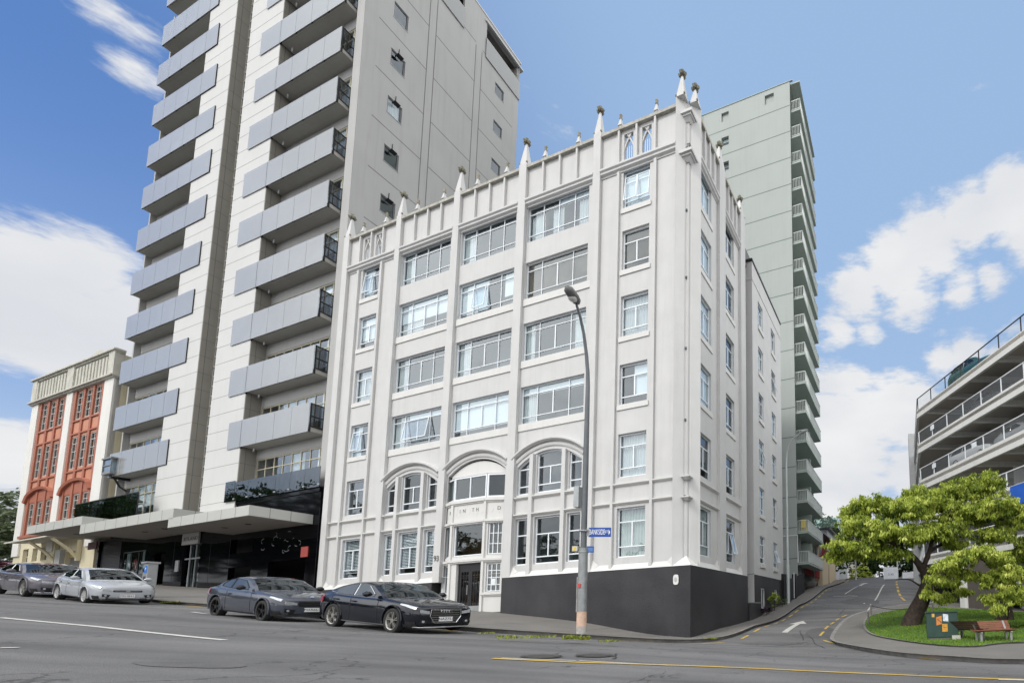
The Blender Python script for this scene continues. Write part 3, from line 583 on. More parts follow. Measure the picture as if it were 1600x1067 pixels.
    for a0, a1 in piers: pier(F, a0, a1)
    pier(FS, 3.4, 4.25, zt=26.2); pier(FS, 6.8, 7.62, zt=26.0)
    # corner buttress: chamfered, with recessed centre rib and two brackets
    mb = MB(); c0 = [(.98, 0), (0, .98)]
    P = [F(.98, -.003, 0), F(0, .98, 0)]
    pl = [F(.98, 0, 0), F(.62, .36, 0), F(.58, .44, 0), F(.44, .58, 0), F(.36, .62, 0), F(0, .98, 0), F(.45, .98, 0), F(.98, .45, 0)]
    up = lambda L, z: [Vector((p.x, p.y, z)) for p in L]
    mb.prism(up(pl, 2.085), up(pl, 24.9)); mb.build('corner_buttress', stucco, T)
    mb = MB(); rib = [F(.56, .47, 0), F(.47, .56, 0), F(.44, .50, 0), F(.50, .44, 0)]; mb.prism(up(rib, 2.5), up(rib, 24.5)); mb.build('corner_rib', stucco, T)
    for z, s in ((21.95, .30), (24.1, .26)):
        mb = MB(); c = F(.49, .49, 0)
        for k, (dz0, dz1, r0, r1) in enumerate(((-.28, -.1, s*.3, s*.75), (-.1, .0, s*.95, s*.95), (0, .14, s*1.25, s*1.25))):
            f = lambda r, zz: [Vector((*(c+(U*x+V*y)*r)[:2], zz)) for x, y in ((-1, -1), (1, -1), (1, 1), (-1, 1))]; mb.prism(f(r0, z+dz0), f(r1, z+dz1))
        mb.build('bracket', stucco, T)
    for z in (5.18, 6.12):
        mb = MB(); c = F(.45, .45, 0); f = lambda r, zz: [Vector((*(c+(U*x+V*y)*r)[:2], zz)) for x, y in ((-1, -1), (1, -1), (1, 1), (-1, 1))]
        mb.prism(f(.07, z-.12), f(.2, z)); mb.prism(f(.22, z), f(.22, z+.05)); mb.build('bracket', stucco, T)
    spire(F, .50, .98, .01, .47, 24.9, 26.5); spire(F, .01, .47, .50, .98, 24.9, 26.15)
    # --- fins
    def fin(F_, a, z0_, z1_, w=.15, nm='fin', b0=.05):
        mb = MB(); mb.box(F_, a-w/2, a+w/2, b0, WB+.2, z0_, z1_); mb.build(nm, stucco, T)
    for c in (3.37, 23.93):
        for d in (-1.16, 1.10): fin(F, c+d, 2.2, 22.12)
    for j in (0, 2):
        c = (bays[j][0]+bays[j][1])/2
        for d in (-1.07, 1.07): fin(F, c+d, 2.2, 8.28, .24)
    # --- cornice, coping, parapet fins with finials
    cor = [(WB+.05, -.02), (WB-.04, -.02), (WB-.04, .05), (WB-.15, .12), (WB-.15, .22), (WB-.22, .28), (WB-.22, .38), (WB-.16, .44), (WB+.05, .5)]
    segs = [(.985, 5.6), (6.07, 10.76), (11.3, 15.92), (16.42, 21.05), (21.5, 26.08)]
    for a0, a1 in segs:
        mb = MB(); mb.sweep(F, [(a0, 22.14), (a1, 22.14)], cor); mb.build('cornice', stucco, T)
        mb = MB(); mb.box(F, a0, a1, WB-.16, WB+.26, TOP-.02, TOP+.14); mb.build('coping', mossy, T)
    for a0, a1 in ((.985, 3.4), (4.25, 6.8)):
        mb = MB(); mb.sweep(FS, [(a0, 22.05), (a1, 22.05)], cor); mb.build('cornice', stucco, T)
        mb = MB(); mb.box(FS, a0, a1, WB-.16, WB+.26, TOP-.02, TOP+.14); mb.build('coping', mossy, T)
        for k in (1, 2, 3): a = a0+(a1-a0)*k/4; fin(FS, a, 22.6, TOP-.03, .1, 'parapet_fin', WB-.14)
    def small_finial(F_, a):
        mb = MB(); b = WB+.03; f = lambda w, z: [F_(a+s*w, b+t*w, z) for s, t in ((-1, -1), (1, -1), (1, 1), (-1, 1))]; z = TOP+.13
        mb.prism(f(.075, z), f(.075, z+.22)); mb.prism(f(.12, z+.22), f(.11, z+.28)); mb.prism(f(.10, z+.28), f(.045, z+.62)); o = mb.build('parapet_finial', stucco, T)
        mb = MB(); mb.tube([F_(a, b, z+.58), F_(a, b, z+.66), F_(a, b, z+.76), F_(a, b, z+.86), F_(a, b, z+.95)], [.045, .085, .05, .08, .02], 7); mb.build('knop', crocket, o, smooth=50)
    for i, (a0, a1) in enumerate(segs):
        fs = [a0+(a1-a0)*k/4 for k in (1, 2, 3)] if 0 < i < 4 else [((3.37 if i == 0 else 23.93)+d) for d in (-1.13, 0, 1.11)]
        for k, a in enumerate(fs):
            fin(F, a, 22.6, TOP-.03, .11, 'parapet_fin', WB-.14)
            if k != 1: small_finial(F, a)
    # tracery
    for c in (3.37, 23.93):
        for d in (-1, 1):
            m_ = c+d*.56; mb = MB(); zt = 23.75
            for s in (-1, 1):
                L = [(m_+s*.29, 23.1), (m_+s*.27, 23.4), (m_+s*.18, 23.65), (m_+s*.0, 23.95)]; mb.sweep(F, L if s > 0 else L, [(WB+.03, 0), (WB+.14, 0), (WB+.14, .07), (WB+.03, .07)])
                mb.sweep(F, [(m_+s*.0, 23.9), (m_+s*.14, 24.2)], [(WB+.03, 0), (WB+.14, 0), (WB+.14, .05), (WB+.03, .05)])
            mb.box(F, m_-.03, m_+.03, WB+.03, WB+.14, 23.95, 24.19)
            mb.build('tracery', stucco, T)
            mb = MB(); 
            for q in (-.14, 0, .14): mb.box(F, m_+q-.012, m_+q+.012, WB+.08, WB+.10, 22.76, 23.55)
            mb.build('parapet_grille', white, T)
    # --- string courses and sills
    sec = [(WB+.02, 0), (WB-.05, .02), (WB-.13, .09), (WB-.13, .14), (WB+.02, .17)]
    def course(F_, a0, a1, z, nm='string_course'): mb = MB(); mb.sweep(F_, [(a0, z), (a1, z)], sec); mb.build(nm, stucco2, T)
    for z in (5.12, 6.0):
        for a0, a1 in ((.985, 2.13), (2.29, 4.39), (4.55, 5.6), (21.5, 22.69), (22.85, 24.95), (25.11, 26.08)): course(F, a0, a1, z)
        for j in (0, 2):
            c = (bays[j][0]+bays[j][1])/2
            for a0, a1 in ((bays[j][0]-(.35 if j == 0 else .31), c-1.19), (c-.95, c+.95), (c+1.19, bays[j][1]+.05)): course(F, a0, a1, z)
        for a0, a1 in ((.985, 3.4), (4.25, 6.8)): course(FS, a0, a1, z)
    def sill(F_, a0, a1, z, h=.42): mb = MB(); mb.box(F_, a0, a1, WB-.05, WB+.12, z-h, z-.02); mb.box(F_, a0+.03, a1-.03, WB-.045, WB+.2, z-.02, z+.02); mb.build('sill', stucco2, T)
    for j, (a0, a1) in enumerate(bays):
        for r in rows[1:4]: sill(F, a0-.28, a1+.04, r[0], .36)
    for (a0, a1) in ends:
        for r in rows[:4]: sill(F, a0-.1, a1+.1, r[0], .24)
    for a0, a1 in ((1.25, 2.62), (4.62, 5.98)):
        for r in rows[:4]: sill(FS, a0-.1, a1+.12, r[0], .24)
    # --- arch mouldings
    for j in (0, 1, 2):
        c = (bays[j][0]+bays[j][1])/2; A = arc(c, 2.2, .72, 7.86 if j != 1 else 7.93, 24)
        for o_, p_, nm in ((.34, .22, 'hood_mould'), (.1, .08, 'arch_moulding')):
            mb = MB(); mb.sweep(F, A, [(WB-.0, o_-.11), (WB-p_*.6, o_-.09), (WB-p_, o_-.02), (WB-p_, o_+.05), (WB, o_+.09)]); mb.build(nm, stucco, T, smooth=30)
        if j == 1:
            mb = MB(); B = arc(c, 2.0, .62, 7.70, 20)
            for (p, zp), (q, zq) in zip(B, B[1:]): mb.poly([F(p, WB+.12, 7.6), F(q, WB+.12, 7.6), F(q, WB+.12, zq+.15), F(p, WB+.12, zp+.15)])
            mb.build('tympanum', stucco2, T)
    # --- windows of the wide bays: four lights
    covers = {(0, 0): [('curtain', .76, .98, 0, .8), ('curtain', .45, .62, 0, .8), ('blind', 0, .5, .82, 1), ('curtain', .04, .2, 0, .8)], (0, 1): [('curtain', .78, 1, 0, 1)], (0, 2): [('curtain', .8, 1, 0, 1)],
              (1, 0): [('timber', 0, 1, .12, 1)], (1, 1): [('blind', 0, .2, .35, 1), ('blind', .5, 1, .15, 1)], (1, 2): [('blind', 0, 1, .45, 1), ('curtain', .55, 1, 0, .45)],
              (2, 0): [('curtain', 0, .2, 0, 1), ('curtain', .86, 1, 0, 1)], (2, 1): [('curtain', .78, 1, 0, 1)], (2, 2): [('curtain', .82, 1, 0, 1)],
              (3, 0): [('blind', 0, 1, .80, 1), ('curtain', .8, 1, 0, .8)], (3, 1): [('blind', 0, 1, .17, 1)], (3, 2): [('curtain', .75, 1, 0, 1), ('blind', 0, .7, .82, 1)]}
    for j, (a0, a1) in enumerate(bays):
        for i, r in enumerate(rows[:4]):
            w, h = a1-a0, r[1]-r[0]; q = w/4; sash = None; bh = (h*.21, h*.80) if i < 4 else ()
            if i == 0:
                part = []; bv = (q*.98, q*2, q*3.02)
                if j < 2: sash = [(q*1.02, q*1.5, .06, h-.06, .04)] if False else None
            else: bv = (q, q*3); part = [(q*2-.035, q*2+.035, h*.21, h*.80)]
            if (i, j) == (1, 1): sash = [(q*2.05, q*2.98, h*.21, h*.80, .15)]
            if (i, j) == (3, 2): sash = [(q*1.03, q*2.95, h*.21, h*.80, .2)]
            window(F, T, a0, a1, r[0], r[1], WIN, bv, bh, partial=part, cover=covers[(i, j)], sash=sash)
    # --- single windows of the end bays and the side wall
    ec = {(0, 0): ('blind', 0, 1, 0, 1), (1, 0): ('timber', 0, 1, .15, 1), (2, 0): ('curtain', 0, 1, 0, 1), (3, 0): ('blind', 0, .55, .2, 1), (4, 0): ('curtain', 0, 1, 0, 1), (5, 0): ('greencurtain', 0, 1, 0, 1),
          (0, 1): ('blind', .5, 1, 0, 1), (1, 1): ('blind', 0, 1, .3, 1), (2, 1): ('curtain', 0, 1, 0, 1), (3, 1): ('blind', .55, 1, 0, 1), (4, 1): None, (5, 1): ('shutter', 0, 1, .12, 1)}
    for j, (a0, a1) in enumerate(ends):
        for i, r in enumerate(rows):
            w, h = a1-a0, r[1]-r[0]; sash = None
            if (i, j) == (0, 0): sash = [(.06, w/2, h*.2, h*.84, .12), (w/2, w-.06, h*.2, h*.84, .16)]
            if (i, j) in ((0, 1), (3, 1)): sash = [(w*.5, w-.06, h*.22, h*.8, .12)]
            if (i, j) == (5, 0): sash = None
            window(F, T, a0, a1, r[0], r[1], WIN, (), (h*.22, h*.72), partial=[(w/2-.035, w/2+.035, h*.22, h*.72)], cover=ec[(i, j)], sash=sash, t=.065)
    for j, (a0, a1) in enumerate(((1.25, 2.62), (4.62, 5.98))):
        for i, r in enumerate(rows):
            w, h = a1-a0, r[1]-r[0]; sash = [(w/2, w-.06, h*.22, h*.72, .3)] if (i, j) == (5, 1) else None
            window(FS, T, a0, a1, r[0], r[1], WIN, (), (h*.22, h*.72), partial=[(w/2-.035, w/2+.035, h*.22, h*.72)], cover=('blind', 0, 1, 0, 1) if (i < 4 and j == 0) else ('curtain', 0, .4, 0, 1) if i < 5 else ('greencurtain', 0, 1, 0, 1) if j == 0 else None, sash=sash, t=.06)
    # --- ground floor three-light windows and arched windows
    for j in (0, 2):
        c = (bays[j][0]+bays[j][1])/2; dk = pane_m
        for x0, x1, big in ((c-2.14, c-1.30, 0), (c-.84, c+.84, 1), (c+1.30, c+2.14, 0)):
            w, h = x1-x0, 2.37; cov = [('shutter', 0, 1, .18, 1)] if j == 2 else None
            window(F, T, x0, x1, 2.68, 5.05, WIN, (), (h*.16, h*.64), partial=[(w/2-.035, w/2+.035, h*.16, h*.64)] if big else [], cover=cov, t=.07, pm=pane_d if j == 0 else pane_m)
        # arched lights
        A = arcs[j]
        def zc(a):
            for (p, zp), (q, zq) in zip(A, A[1:]):
                if p <= a <= q: return zp+(zq-zp)*(a-p)/(q-p)
            return A[0][1] if a < A[0][0] else A[-1][1]
        for x0, x1, big in ((c-2.14, c-1.30, 0), (c-.84, c+.84, 1), (c+1.30, c+2.14, 0)):
            mb = MB(); z0_ = 6.29; t = .065; n = 8; X = [x0+(x1-x0)*k/n for k in range(n+1)]
            mb.box(F, x0, x1, WIN-.02, WIN+.06, z0_, z0_+t)
            for xa, xb in ((x0, x0+t), (x1-t, x1)): mb.hexa([F(xa, WIN-.018, z0_+t), F(xb, WIN-.018, z0_+t), F(xb, WIN+.05, z0_+t), F(xa, WIN+.05, z0_+t), F(xa, WIN-.018, zc(xa)-.01), F(xb, WIN-.018, zc(xb)-.01), F(xb, WIN+.05, zc(xb)-.01), F(xa, WIN+.05, zc(xa)-.01)])
            for xa, xb in zip(X, X[1:]): mb.hexa([F(xa, WIN-.022, zc(xa)-t-.01), F(xb, WIN-.022, zc(xb)-t-.01), F(xb, WIN+.055, zc(xb)-t-.01), F(xa, WIN+.055, zc(xa)-t-.01), F(xa, WIN-.022, zc(xa)), F(xb, WIN-.022, zc(xb)), F(xb, WIN+.055, zc(xb)), F(xa, WIN+.055, zc(xa))])
            for zz in (z0_+.42, z0_+1.32): mb.box(F, x0+t, x1-t, WIN-.01, WIN+.045, zz-.028, zz+.028)
            if big: mb.box(F, (x0+x1)/2-.035, (x0+x1)/2+.035, WIN-.006, WIN+.04, z0_+.44, z0_+1.3)
            w_ = mb.build('window', white, T); mb = MB(); mb.poly([F(x0, WIN+.02, z0_), F(x1, WIN+.02, z0_)]+[F(x, WIN+.02, zc(x)) for x in reversed(X)]); mb.build('pane', pane_d if j == 2 else pane_m, w_)
        # blank wall piece between arched lights (behind the fins)
        for d in (-1.07, 1.07): mb = MB(); mb.hexa([F(c+d-.23, .22, 6.2), F(c+d+.23, .22, 6.2), F(c+d+.23, .42, 6.2), F(c+d-.23, .42, 6.2), F(c+d-.23, .22, zc(c+d-.23)), F(c+d+.23, .22, zc(c+d+.23)), F(c+d+.23, .42, zc(c+d+.23)), F(c+d-.23, .42, zc(c+d-.23))]); mb.build('mullion', stucco, T)
    # --- the canted entrance bay
    pl = [(16.15, .34), (15.12, .02), (12.68, .02), (11.55, .34)]     # plan, left to right
    def facet(k):
        (a0, b0), (a1, b1) = pl[k+1], pl[k]; p = F(a0, b0, 0); q = F(a1, b1, 0); A = (q-p); L = A.length; A = A/L; n = Vector((A.y, -A.x, 0)); n = -n if n.dot(V) < 0 else n
        return Fr((p.x, p.y, 0), A, n), L
    zA, zB, zC, zD = 5.13, 6.32, 7.62, 3.32
    for k in range(3):
        Fk, L = facet(k)
        mb = MB(); mg = .17 if k != 1 else .13; doorway = k == 1
        holes = [(mg, L-mg, 3.36, 5.05)]
        if doorway: holes.append((mg+.02, L-mg-.35, .46, 2.98))
        else: holes.append((mg, L-mg, 1.44, 2.94))
        wall_holes(mb, Fk, 0, L, .42, 6.3, 0, holes, .16); mb.build('bay_wall', stucco2, T)
        for z, h in ((6.18, .16), (5.08, .12), (3.06, .12), (1.3, .1)):
            if z < 2 and doorway: continue
            mb = MB(); mb.box(Fk, -.03, L+.03, -.10, .02, z, z+h); mb.box(Fk, 0, L, -.05, .02, z-.07, z-.0005); mb.build('bay_moulding', stucco2, T)
        # upper bow window
        nb = 1 if k == 2 else 2 if k == 1 else 1
        window(Fk, T, .02, L-.02, 6.36, 7.62, .03, [L/2] if k == 1 else [], (), t=.075, pm=pane_d, cover=[('curtain', .55, 1, 0, 1)] if k == 0 else None)
        window(Fk, T, mg+.01, L-mg-.01, 3.38, 5.03, .08, [] if k < 2 else [(L-2*mg)*.33, (L-2*mg)*.66], [] if k < 2 else [.55, 1.1], t=.05 if k < 2 else .045, pm=pane_d, name='window')
        if not doorway: window(Fk, T, mg+.01, L-mg-.01, 1.46, 2.92, .08, [(L-2*mg)*.33, (L-2*mg)*.66] if k == 2 else [], [.36, .72, 1.08] if k == 2 else [], t=.045, pm=pane_d, name='window')
        if k == 2:
            mb = MB(); mb.box(Fk, L*.42, L*.62, .06, .066, 1.78, 2.12); mb.build('notice', mat('paper', (.72, .76, .8), .7), T)
    mb = MB()      # roof of the bay under the arch + thin ribs of the canted corners
    mb.poly([F(a, b, 7.63) for a, b in pl]); mb.poly([F(a, b-.02, 6.33) for a, b in pl])
    mb.build('bay_roof', stucco2, T)
    for a, b in pl[1:3]: mb = MB(); mb.box(F, a-.08, a+.08, b-.06, b+.1, .4, 6.3); mb.build('bay_rib', stucco2, T)
    # shields with letters on the band
    lt = mat('letter_dark', (.10, .10, .09), .6)
    for k, (xs, L_) in enumerate(((.22, .48, .72, .9), 'F'), ((.13, .25, .37, .5, .62, .74, .86), 'N'), ((.3, .62), 'D')) if False else enumerate((((.3, .7), ' R'), ((.1, .23, .36, .5, .63, .76, .9), ' IN TH '), ((.3, .66), ' D'))):
        Fk, L = facet(k)
        for q, ch in zip(xs, L_):
            mb = MB(); c = L*(1-q); s = .11
            mb.prism([Fk(c-s, -.001, 5.92), Fk(c+s, -.001, 5.92), Fk(c+s, -.001, 5.7), Fk(c, -.001, 5.52), Fk(c-s, -.001, 5.7)], [Fk(c-s, -.006, 5.92), Fk(c+s, -.006, 5.92), Fk(c+s, -.006, 5.7), Fk(c, -.006, 5.52), Fk(c-s, -.006, 5.7)])
            sh_ = mb.build('shield', stucco2, T)
            if ch != ' ': lettering(ch, .27, Fk(c, -.01, 5.76), -Fk.A, (0, 0, 1), lt, sh_)
    # door
    Fk, L = facet(1); dm = mat('black_door_paint', (.022, .022, .025), .35); d0, d1 = .16, L-.50; zd0, zd1 = .47, 2.97; dw = (d1-d0)/2
    mb = MB(); mb.box(Fk, d0, d1, .10, .16, zd1-.2, zd1); mb.box(Fk, d0, d0+.08, .10, .16, zd0, zd1-.2); mb.box(Fk, d1-.08, d1, .10, .16, zd0, zd1-.2); door = mb.build('door', dm, T)
    for s in (0, 1):
        x0 = d0+.08+s*(dw-.08); x1 = x0+dw-.085; mb = MB(); t = .13
        mb.box(Fk, x0, x0+t, .115, .155, zd0, zd1-.2); mb.box(Fk, x1-t, x1, .115, .155, zd0, zd1-.2); mb.box(Fk, x0+t, x1-t, .115, .155, zd0, zd0+.34); mb.box(Fk, x0+t, x1-t, .115, .155, zd1-.42, zd1-.2)
        for q in (1, 2): mb.box(Fk, x0+t+(x1-x0-2*t)*q/3-.014, x0+t+(x1-x0-2*t)*q/3+.014, .12, .15, zd0+.34, zd1-.42)
        for zz in (.42, 1.75): mb.box(Fk, x0+t, x1-t, .122, .148, zd0+zz, zd0+zz+.03)
        mb.build('door_leaf', dm, door); mb = MB(); mb.poly([Fk(x0+t, .135, zd0+.34), Fk(x1-t, .135, zd0+.34), Fk(x1-t, .135, zd1-.42), Fk(x0+t, .135, zd1-.42)]); mb.build('glazing', pane_d, door)
        mb = MB(); mb.box(Fk, x0+.02, x1-.02, .108, .114, zd0+.03, zd0+.3); mb.build('kick_plate', galv, door)
    mb = MB(); mb.tube([Fk((d0+d1)/2+.1, .05, 1.35), Fk((d0+d1)/2+.1, .05, 1.85)], .018, 8); mb.build('handle', galv, door)
    mb = MB(); mb.box(F, 13.0, 15.1, -.25, .3, .25, .44); mb.build('doorstep', concrete, T)
    mb = MB(); mb.poly([F(11.6, 1.4, .4), F(16.2, 1.4, .4), F(16.2, 1.4, 6), F(11.6, 1.4, 6)]); mb.build('foyer_wall', mat('foyer', (.22, .12, .06), .8, var=.5, scale=3), T)
    lettering('93', .42, F(15.98, -.03, 3.36) if False else F(16.17, -.03, 3.36), -U, (0, 0, 1), lt, T, 'street_number')
    # oval plaque on the corner plinth
    mb = MB(); c = (.75, 1.5); rr = [(c[0]+.14*abs(math.cos(t))**.6*(1 if math.cos(t) > 0 else -1), c[1]+.22*abs(math.sin(t))**.6*(1 if math.sin(t) > 0 else -1)) for t in [2*PI*k/28 for k in range(28)]]
    mb.prism([F(a, -.002, z) for a, z in rr], [F(a, -.03, z) for a, z in rr]); pq = mb.build('plaque', mat('plaque_white', (.66, .66, .64), .5), T)
    mb = MB(); rr2 = [(c[0]+.075*math.cos(2*PI*k/20), c[1]+.11*math.sin(2*PI*k/20)) for k in range(20)]; mb.prism([F(a, -.031, z) for a, z in rr2], [F(a, -.036, z) for a, z in rr2]); mb.build('emblem', mat('plaque_grey', (.40, .41, .42), .5), pq)
    return T
white_building()
# ------------------------------------------------------------------ the grey balcony tower
def panelled(name, col, F_axis, pitch, z0, gap=.012, rough=.5):
    """render panels with thin horizontal shadow joints: real grooves are modelled as strips, this is only the paint"""
    return mat(name, col, rough, var=.05, scale=.7, streak=.08)
def grey_tower():
    F = FM; T = thing('apartment_tower', 'tall grey apartment tower with two stacks of frosted glass balconies and a glossy black base', 'building', W(40, 6, 2))
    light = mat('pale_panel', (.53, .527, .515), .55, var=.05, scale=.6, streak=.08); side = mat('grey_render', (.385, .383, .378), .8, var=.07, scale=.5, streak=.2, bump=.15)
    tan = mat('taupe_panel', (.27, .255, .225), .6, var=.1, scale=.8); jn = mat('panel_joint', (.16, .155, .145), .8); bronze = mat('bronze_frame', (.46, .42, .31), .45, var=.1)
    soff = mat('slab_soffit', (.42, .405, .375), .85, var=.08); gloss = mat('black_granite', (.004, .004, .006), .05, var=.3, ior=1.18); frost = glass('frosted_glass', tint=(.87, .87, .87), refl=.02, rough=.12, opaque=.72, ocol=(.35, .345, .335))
    frostl = frost; smoke = glass('smoked_glass', tint=(.16, .17, .19), refl=.04, rough=.01); PITCH = 3.83; Z0 = 12.2; TOPZ = 54.3; DEEP = .85
    zk = [Z0+PITCH*k for k in range(12)]
    # blocks
    def pillar(a0, a1, top, b0=0, nm='pillar'):
        mb = MB(); mb.box(F, a0, a1, b0, DEEP+1.5, 7.3, top); p = mb.build(nm, light, T)
        mb = MB(); z = 8.56
        while z < top-.3: mb.box(F, a0+.01, a1-.01, b0-.004, b0+.02, z-.012, z+.012); z += PITCH/3
        mb.build('panel_joint', jn, p, ); return p
    P1 = pillar(43.12, 47.25, 56.5); P2 = pillar(36.38, 40.72, 56.5)
    for P_, a in ((P1, 43.11), (P2, 36.37)):     # taupe returns facing down the street
        mb = MB(); mb.box(F, a-.02, a, .03, .74 if a > 40 else DEEP, 7.3, 56.3); z = 8.56; mb.build('return_panel', tan, P_)
        mb = MB()
        while z < 56: mb.box(F, a-.026, a-.02, .03, .74 if a > 40 else DEEP, z-.014, z+.014); z += PITCH/3
        mb.box(F, a-.026, a-.02, .28, .31, 7.3, 56.3); mb.build('return_joint', jn, P_)
    # glazed slot between the pillars
    mb = MB(); mb.poly([F(40.7, 1.35, 7.2), F(43.2, 1.35, 7.2), F(43.2, 1.35, 56), F(40.7, 1.35, 56)]); mb.build('slot_back', roomm, T)
    mb = MB(); z = 8; mb.box(F, 40.74, 40.80, .75, .82, 7.3, 56); mb.box(F, 41.9, 41.96, .75, .82, 7.3, 56); mb.box(F, 42.55, 42.61, .75, .82, 7.3, 56); mb.box(F, 43.0, 43.08, .75, .82, 7.3, 56)
    while z < 56: mb.box(F, 40.74, 43.08, .74, .80, z-.05, z+.05); z += PITCH/5
    sl = mb.build('slot_glazing', mat('pale_frame', (.5, .48, .42), .5), T); mb = MB(); mb.poly([F(40.74, .79, 7.3), F(43.08, .79, 7.3), F(43.08, .79, 56), F(40.74, .79, 56)]); mb.build('pane', pane_d, sl)
    # window walls behind the balconies
    def stack(a0, a1, zs, name):
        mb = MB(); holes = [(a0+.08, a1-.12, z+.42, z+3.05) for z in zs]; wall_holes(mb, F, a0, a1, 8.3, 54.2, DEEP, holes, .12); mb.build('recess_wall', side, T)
        mb = MB(); mb.poly([F(a0, DEEP+1.3, 7), F(a1, DEEP+1.3, 7), F(a1, DEEP+1.3, 54.2), F(a0, DEEP+1.3, 54.2)])
        for z in zs: mb.box(F, a0, a1, DEEP+.14, DEEP+1.3, z-.0, z+.25)
        mb.build('interior', roomm, T)
        for i, z in enumerate(zs):
            h = holes[i]; w = h[1]-h[0]; n = max(3, int(w/.98)); q = w/n
            cov = [('curtain', *sorted((random.uniform(0, .4), random.uniform(.45, 1))), 0, 1)] if random.random() < .75 else [('blind', 0, random.uniform(.3, 1), random.uniform(.2, .6), 1)]
            window(F, T, h[0], h[1], h[2], h[3], DEEP+.05, [q*k for k in range(1, n)], [(h[3]-h[2])*.72], fm=bronze, cover=[('blind', 0, .16, 0, 1)]+cov if name == 'right' else cov, t=.075)
    stack(28.05, 36.4, [8.5]+zk[:11], 'right'); stack(47.2, 55.15, zk[:11]+[8.5], 'left')
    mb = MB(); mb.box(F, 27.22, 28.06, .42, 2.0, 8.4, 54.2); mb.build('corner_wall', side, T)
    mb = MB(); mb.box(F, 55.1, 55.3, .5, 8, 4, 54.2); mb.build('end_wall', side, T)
    # balconies
    la = [46.0, 45.4, 44.85, 44.7, 44.5, 44.45, 44.5, 44.7, 45.1, 45.5, 46.0, 46.5]; ra = [37.9, 38.4, 38.8, 39.05, 39.3, 39.3, 39.25, 39.1, 38.9, 38.6, 38.3, 38.2]
    def bal(k, z, a0, a1, pa0, pa1, openr, g=None, low=0, leftend=False):
        g = g or frost; mb = MB(); mb.box(F, a0, a1, .03, DEEP, z+.03, z+.30); s = mb.build('balcony', soff, T)
        n = 4; zb, zt = z-.03-low, z+1.86; b = -.06
        for i in range(n):
            p, q = a0+(a1-a0)*i/n+.012, a0+(a1-a0)*(i+1)/n-.012; mb = MB(); mb.box(F, p, q, b, b+.018, zb, zt); gp = mb.build('glass_panel', g, s)
            for (fa, fz) in ((p+.12, zb+.16), (q-.12, zb+.16)): mb = MB(); mb.box(F, fa-.035, fa+.035, b-.014, b-.001, fz-.035, fz+.035); mb.build('fixing', galv, gp) if False else None
        if pa1 > a1: mb = MB(); mb.box(F, a1+.05, pa1, b, b+.018, zb, zt); mb.build('glass_panel', g, s); mb = MB(); mb.box(F, a1-.01, a1+.05, b+.0, .04, zb-.08, zt); mb.build('post', dark, s)
        if pa0 < a0: mb = MB(); mb.box(F, pa0, a0-.02, b, b+.018, zb, zt); mb.build('glass_panel', g, s); mb = MB(); mb.box(F, pa0-.02, pa0, b-.005, .0, zb, zt); mb.box(F, pa0-.02, a0, b-.002, .0, zb-.03, zb); mb.build('panel_edge', dark, s)
        for i in range(n+1): a = a0+(a1-a0)*i/n; mb = MB(); mb.box(F, max(a-.07, a0-.02), min(a+.07, a1+.02), b+.02, .03, zb+.04, zb+.14); mb.build('bracket', dark, s)
        mb = MB(); mb.box(F, a0+.3, a1-.3, .04, .10, z-.02, z+.03); mb.build('drip_rail', soff, s)
        if openr:
            mb = MB(); 
            for z_ in (z+.33, z+1.0, zt-.05): mb.box(F, a0-.03, a0+.02, .0, DEEP-.06, z_-.035, z_+.035)
            for b_ in (.02, DEEP-.1): mb.box(F, a0-.03, a0+.02, b_-.04, b_+.04, z-.05, zt-.02)
            mb.build('end_railing', dark, s); mb = MB(); mb.poly([F(a0-.005, .02, z+.35), F(a0-.005, DEEP-.1, z+.35), F(a0-.005, DEEP-.1, zt-.08), F(a0-.005, .02, zt-.08)]); mb.build('end_glass', smoke, s)
            mb = MB(); mb.tube([F(a1-.5, .45, z-.02), F(a1-.5, .45, z-.16), F(a1-.35, .5, z-.20)], .035, 6); mb.build('downpipe', white, s)
        if leftend: mb = MB(); mb.box(F, a1-.02, a1, .0, DEEP-.05, z+.3, zt-.05); mb.build('end_glass', frost, s)
        return s
    for k, z in enumerate(zk[:12]):
        bal(k, z, 28.68, 36.3, 28.68, ra[k], True)
        bal(k, z, 47.3, 55.0, la[k], 55.0, False, leftend=True)
    # lowest terrace of the right stack: clear smoked glass over the black base
    mb = MB(); mb.box(F, 27.1, 36.3, .02, DEEP, 8.2, 8.5); s = mb.build('terrace', gloss, T)
    for i in range(6): p, q = 26.95+(36.3-26.95)*i/6, 26.95+(36.3-26.95)*(i+1)/6; mb = MB(); mb.box(F, p+.012, q-.012, -.09, -.07, 8.45, 9.72); mb.build('glass_panel', smoke, s)
    mb = MB(); mb.box(F, 36.36, 37.5, -.09, -.07, 8.45, 9.85); mb.build('glass_panel', smoke, s)
    mb = MB()
    for i in range(7): a = 27.0+(36.3-27.0)*i/6; mb.box(F, a-.1, a+.1, -.12, -.095, 8.55, 8.63)
    mb.build('clamp', galv, s)
    # side wall towards the white building
    mb = MB(); S = lambda a, b, z: F(27.2+b, a, z)       # a = depth into the block, b = into the wall
    wz = [45.3-3.82*i for i in range(7)]; hl = [(2.2, 3.2, z-1.27, z) for z in [49.15, 52.9]+wz]+[(10.8, 11.75, z-1.05, z) for z in (48.98, 45.2, 41.4, 37.6, 33.8, 30.0)]
    hl += [(9.7, 13.38, 51.5, 53.45), (5.5, 7.5, 51.4, 53.45)]
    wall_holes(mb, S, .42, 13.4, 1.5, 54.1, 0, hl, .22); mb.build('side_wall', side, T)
    mb = MB(); mb.poly([S(1.9, 1.3, 2), S(13.3, 1.3, 2), S(13.3, 1.3, 54), S(1.9, 1.3, 54)]); mb.build('interior', roomm, T)
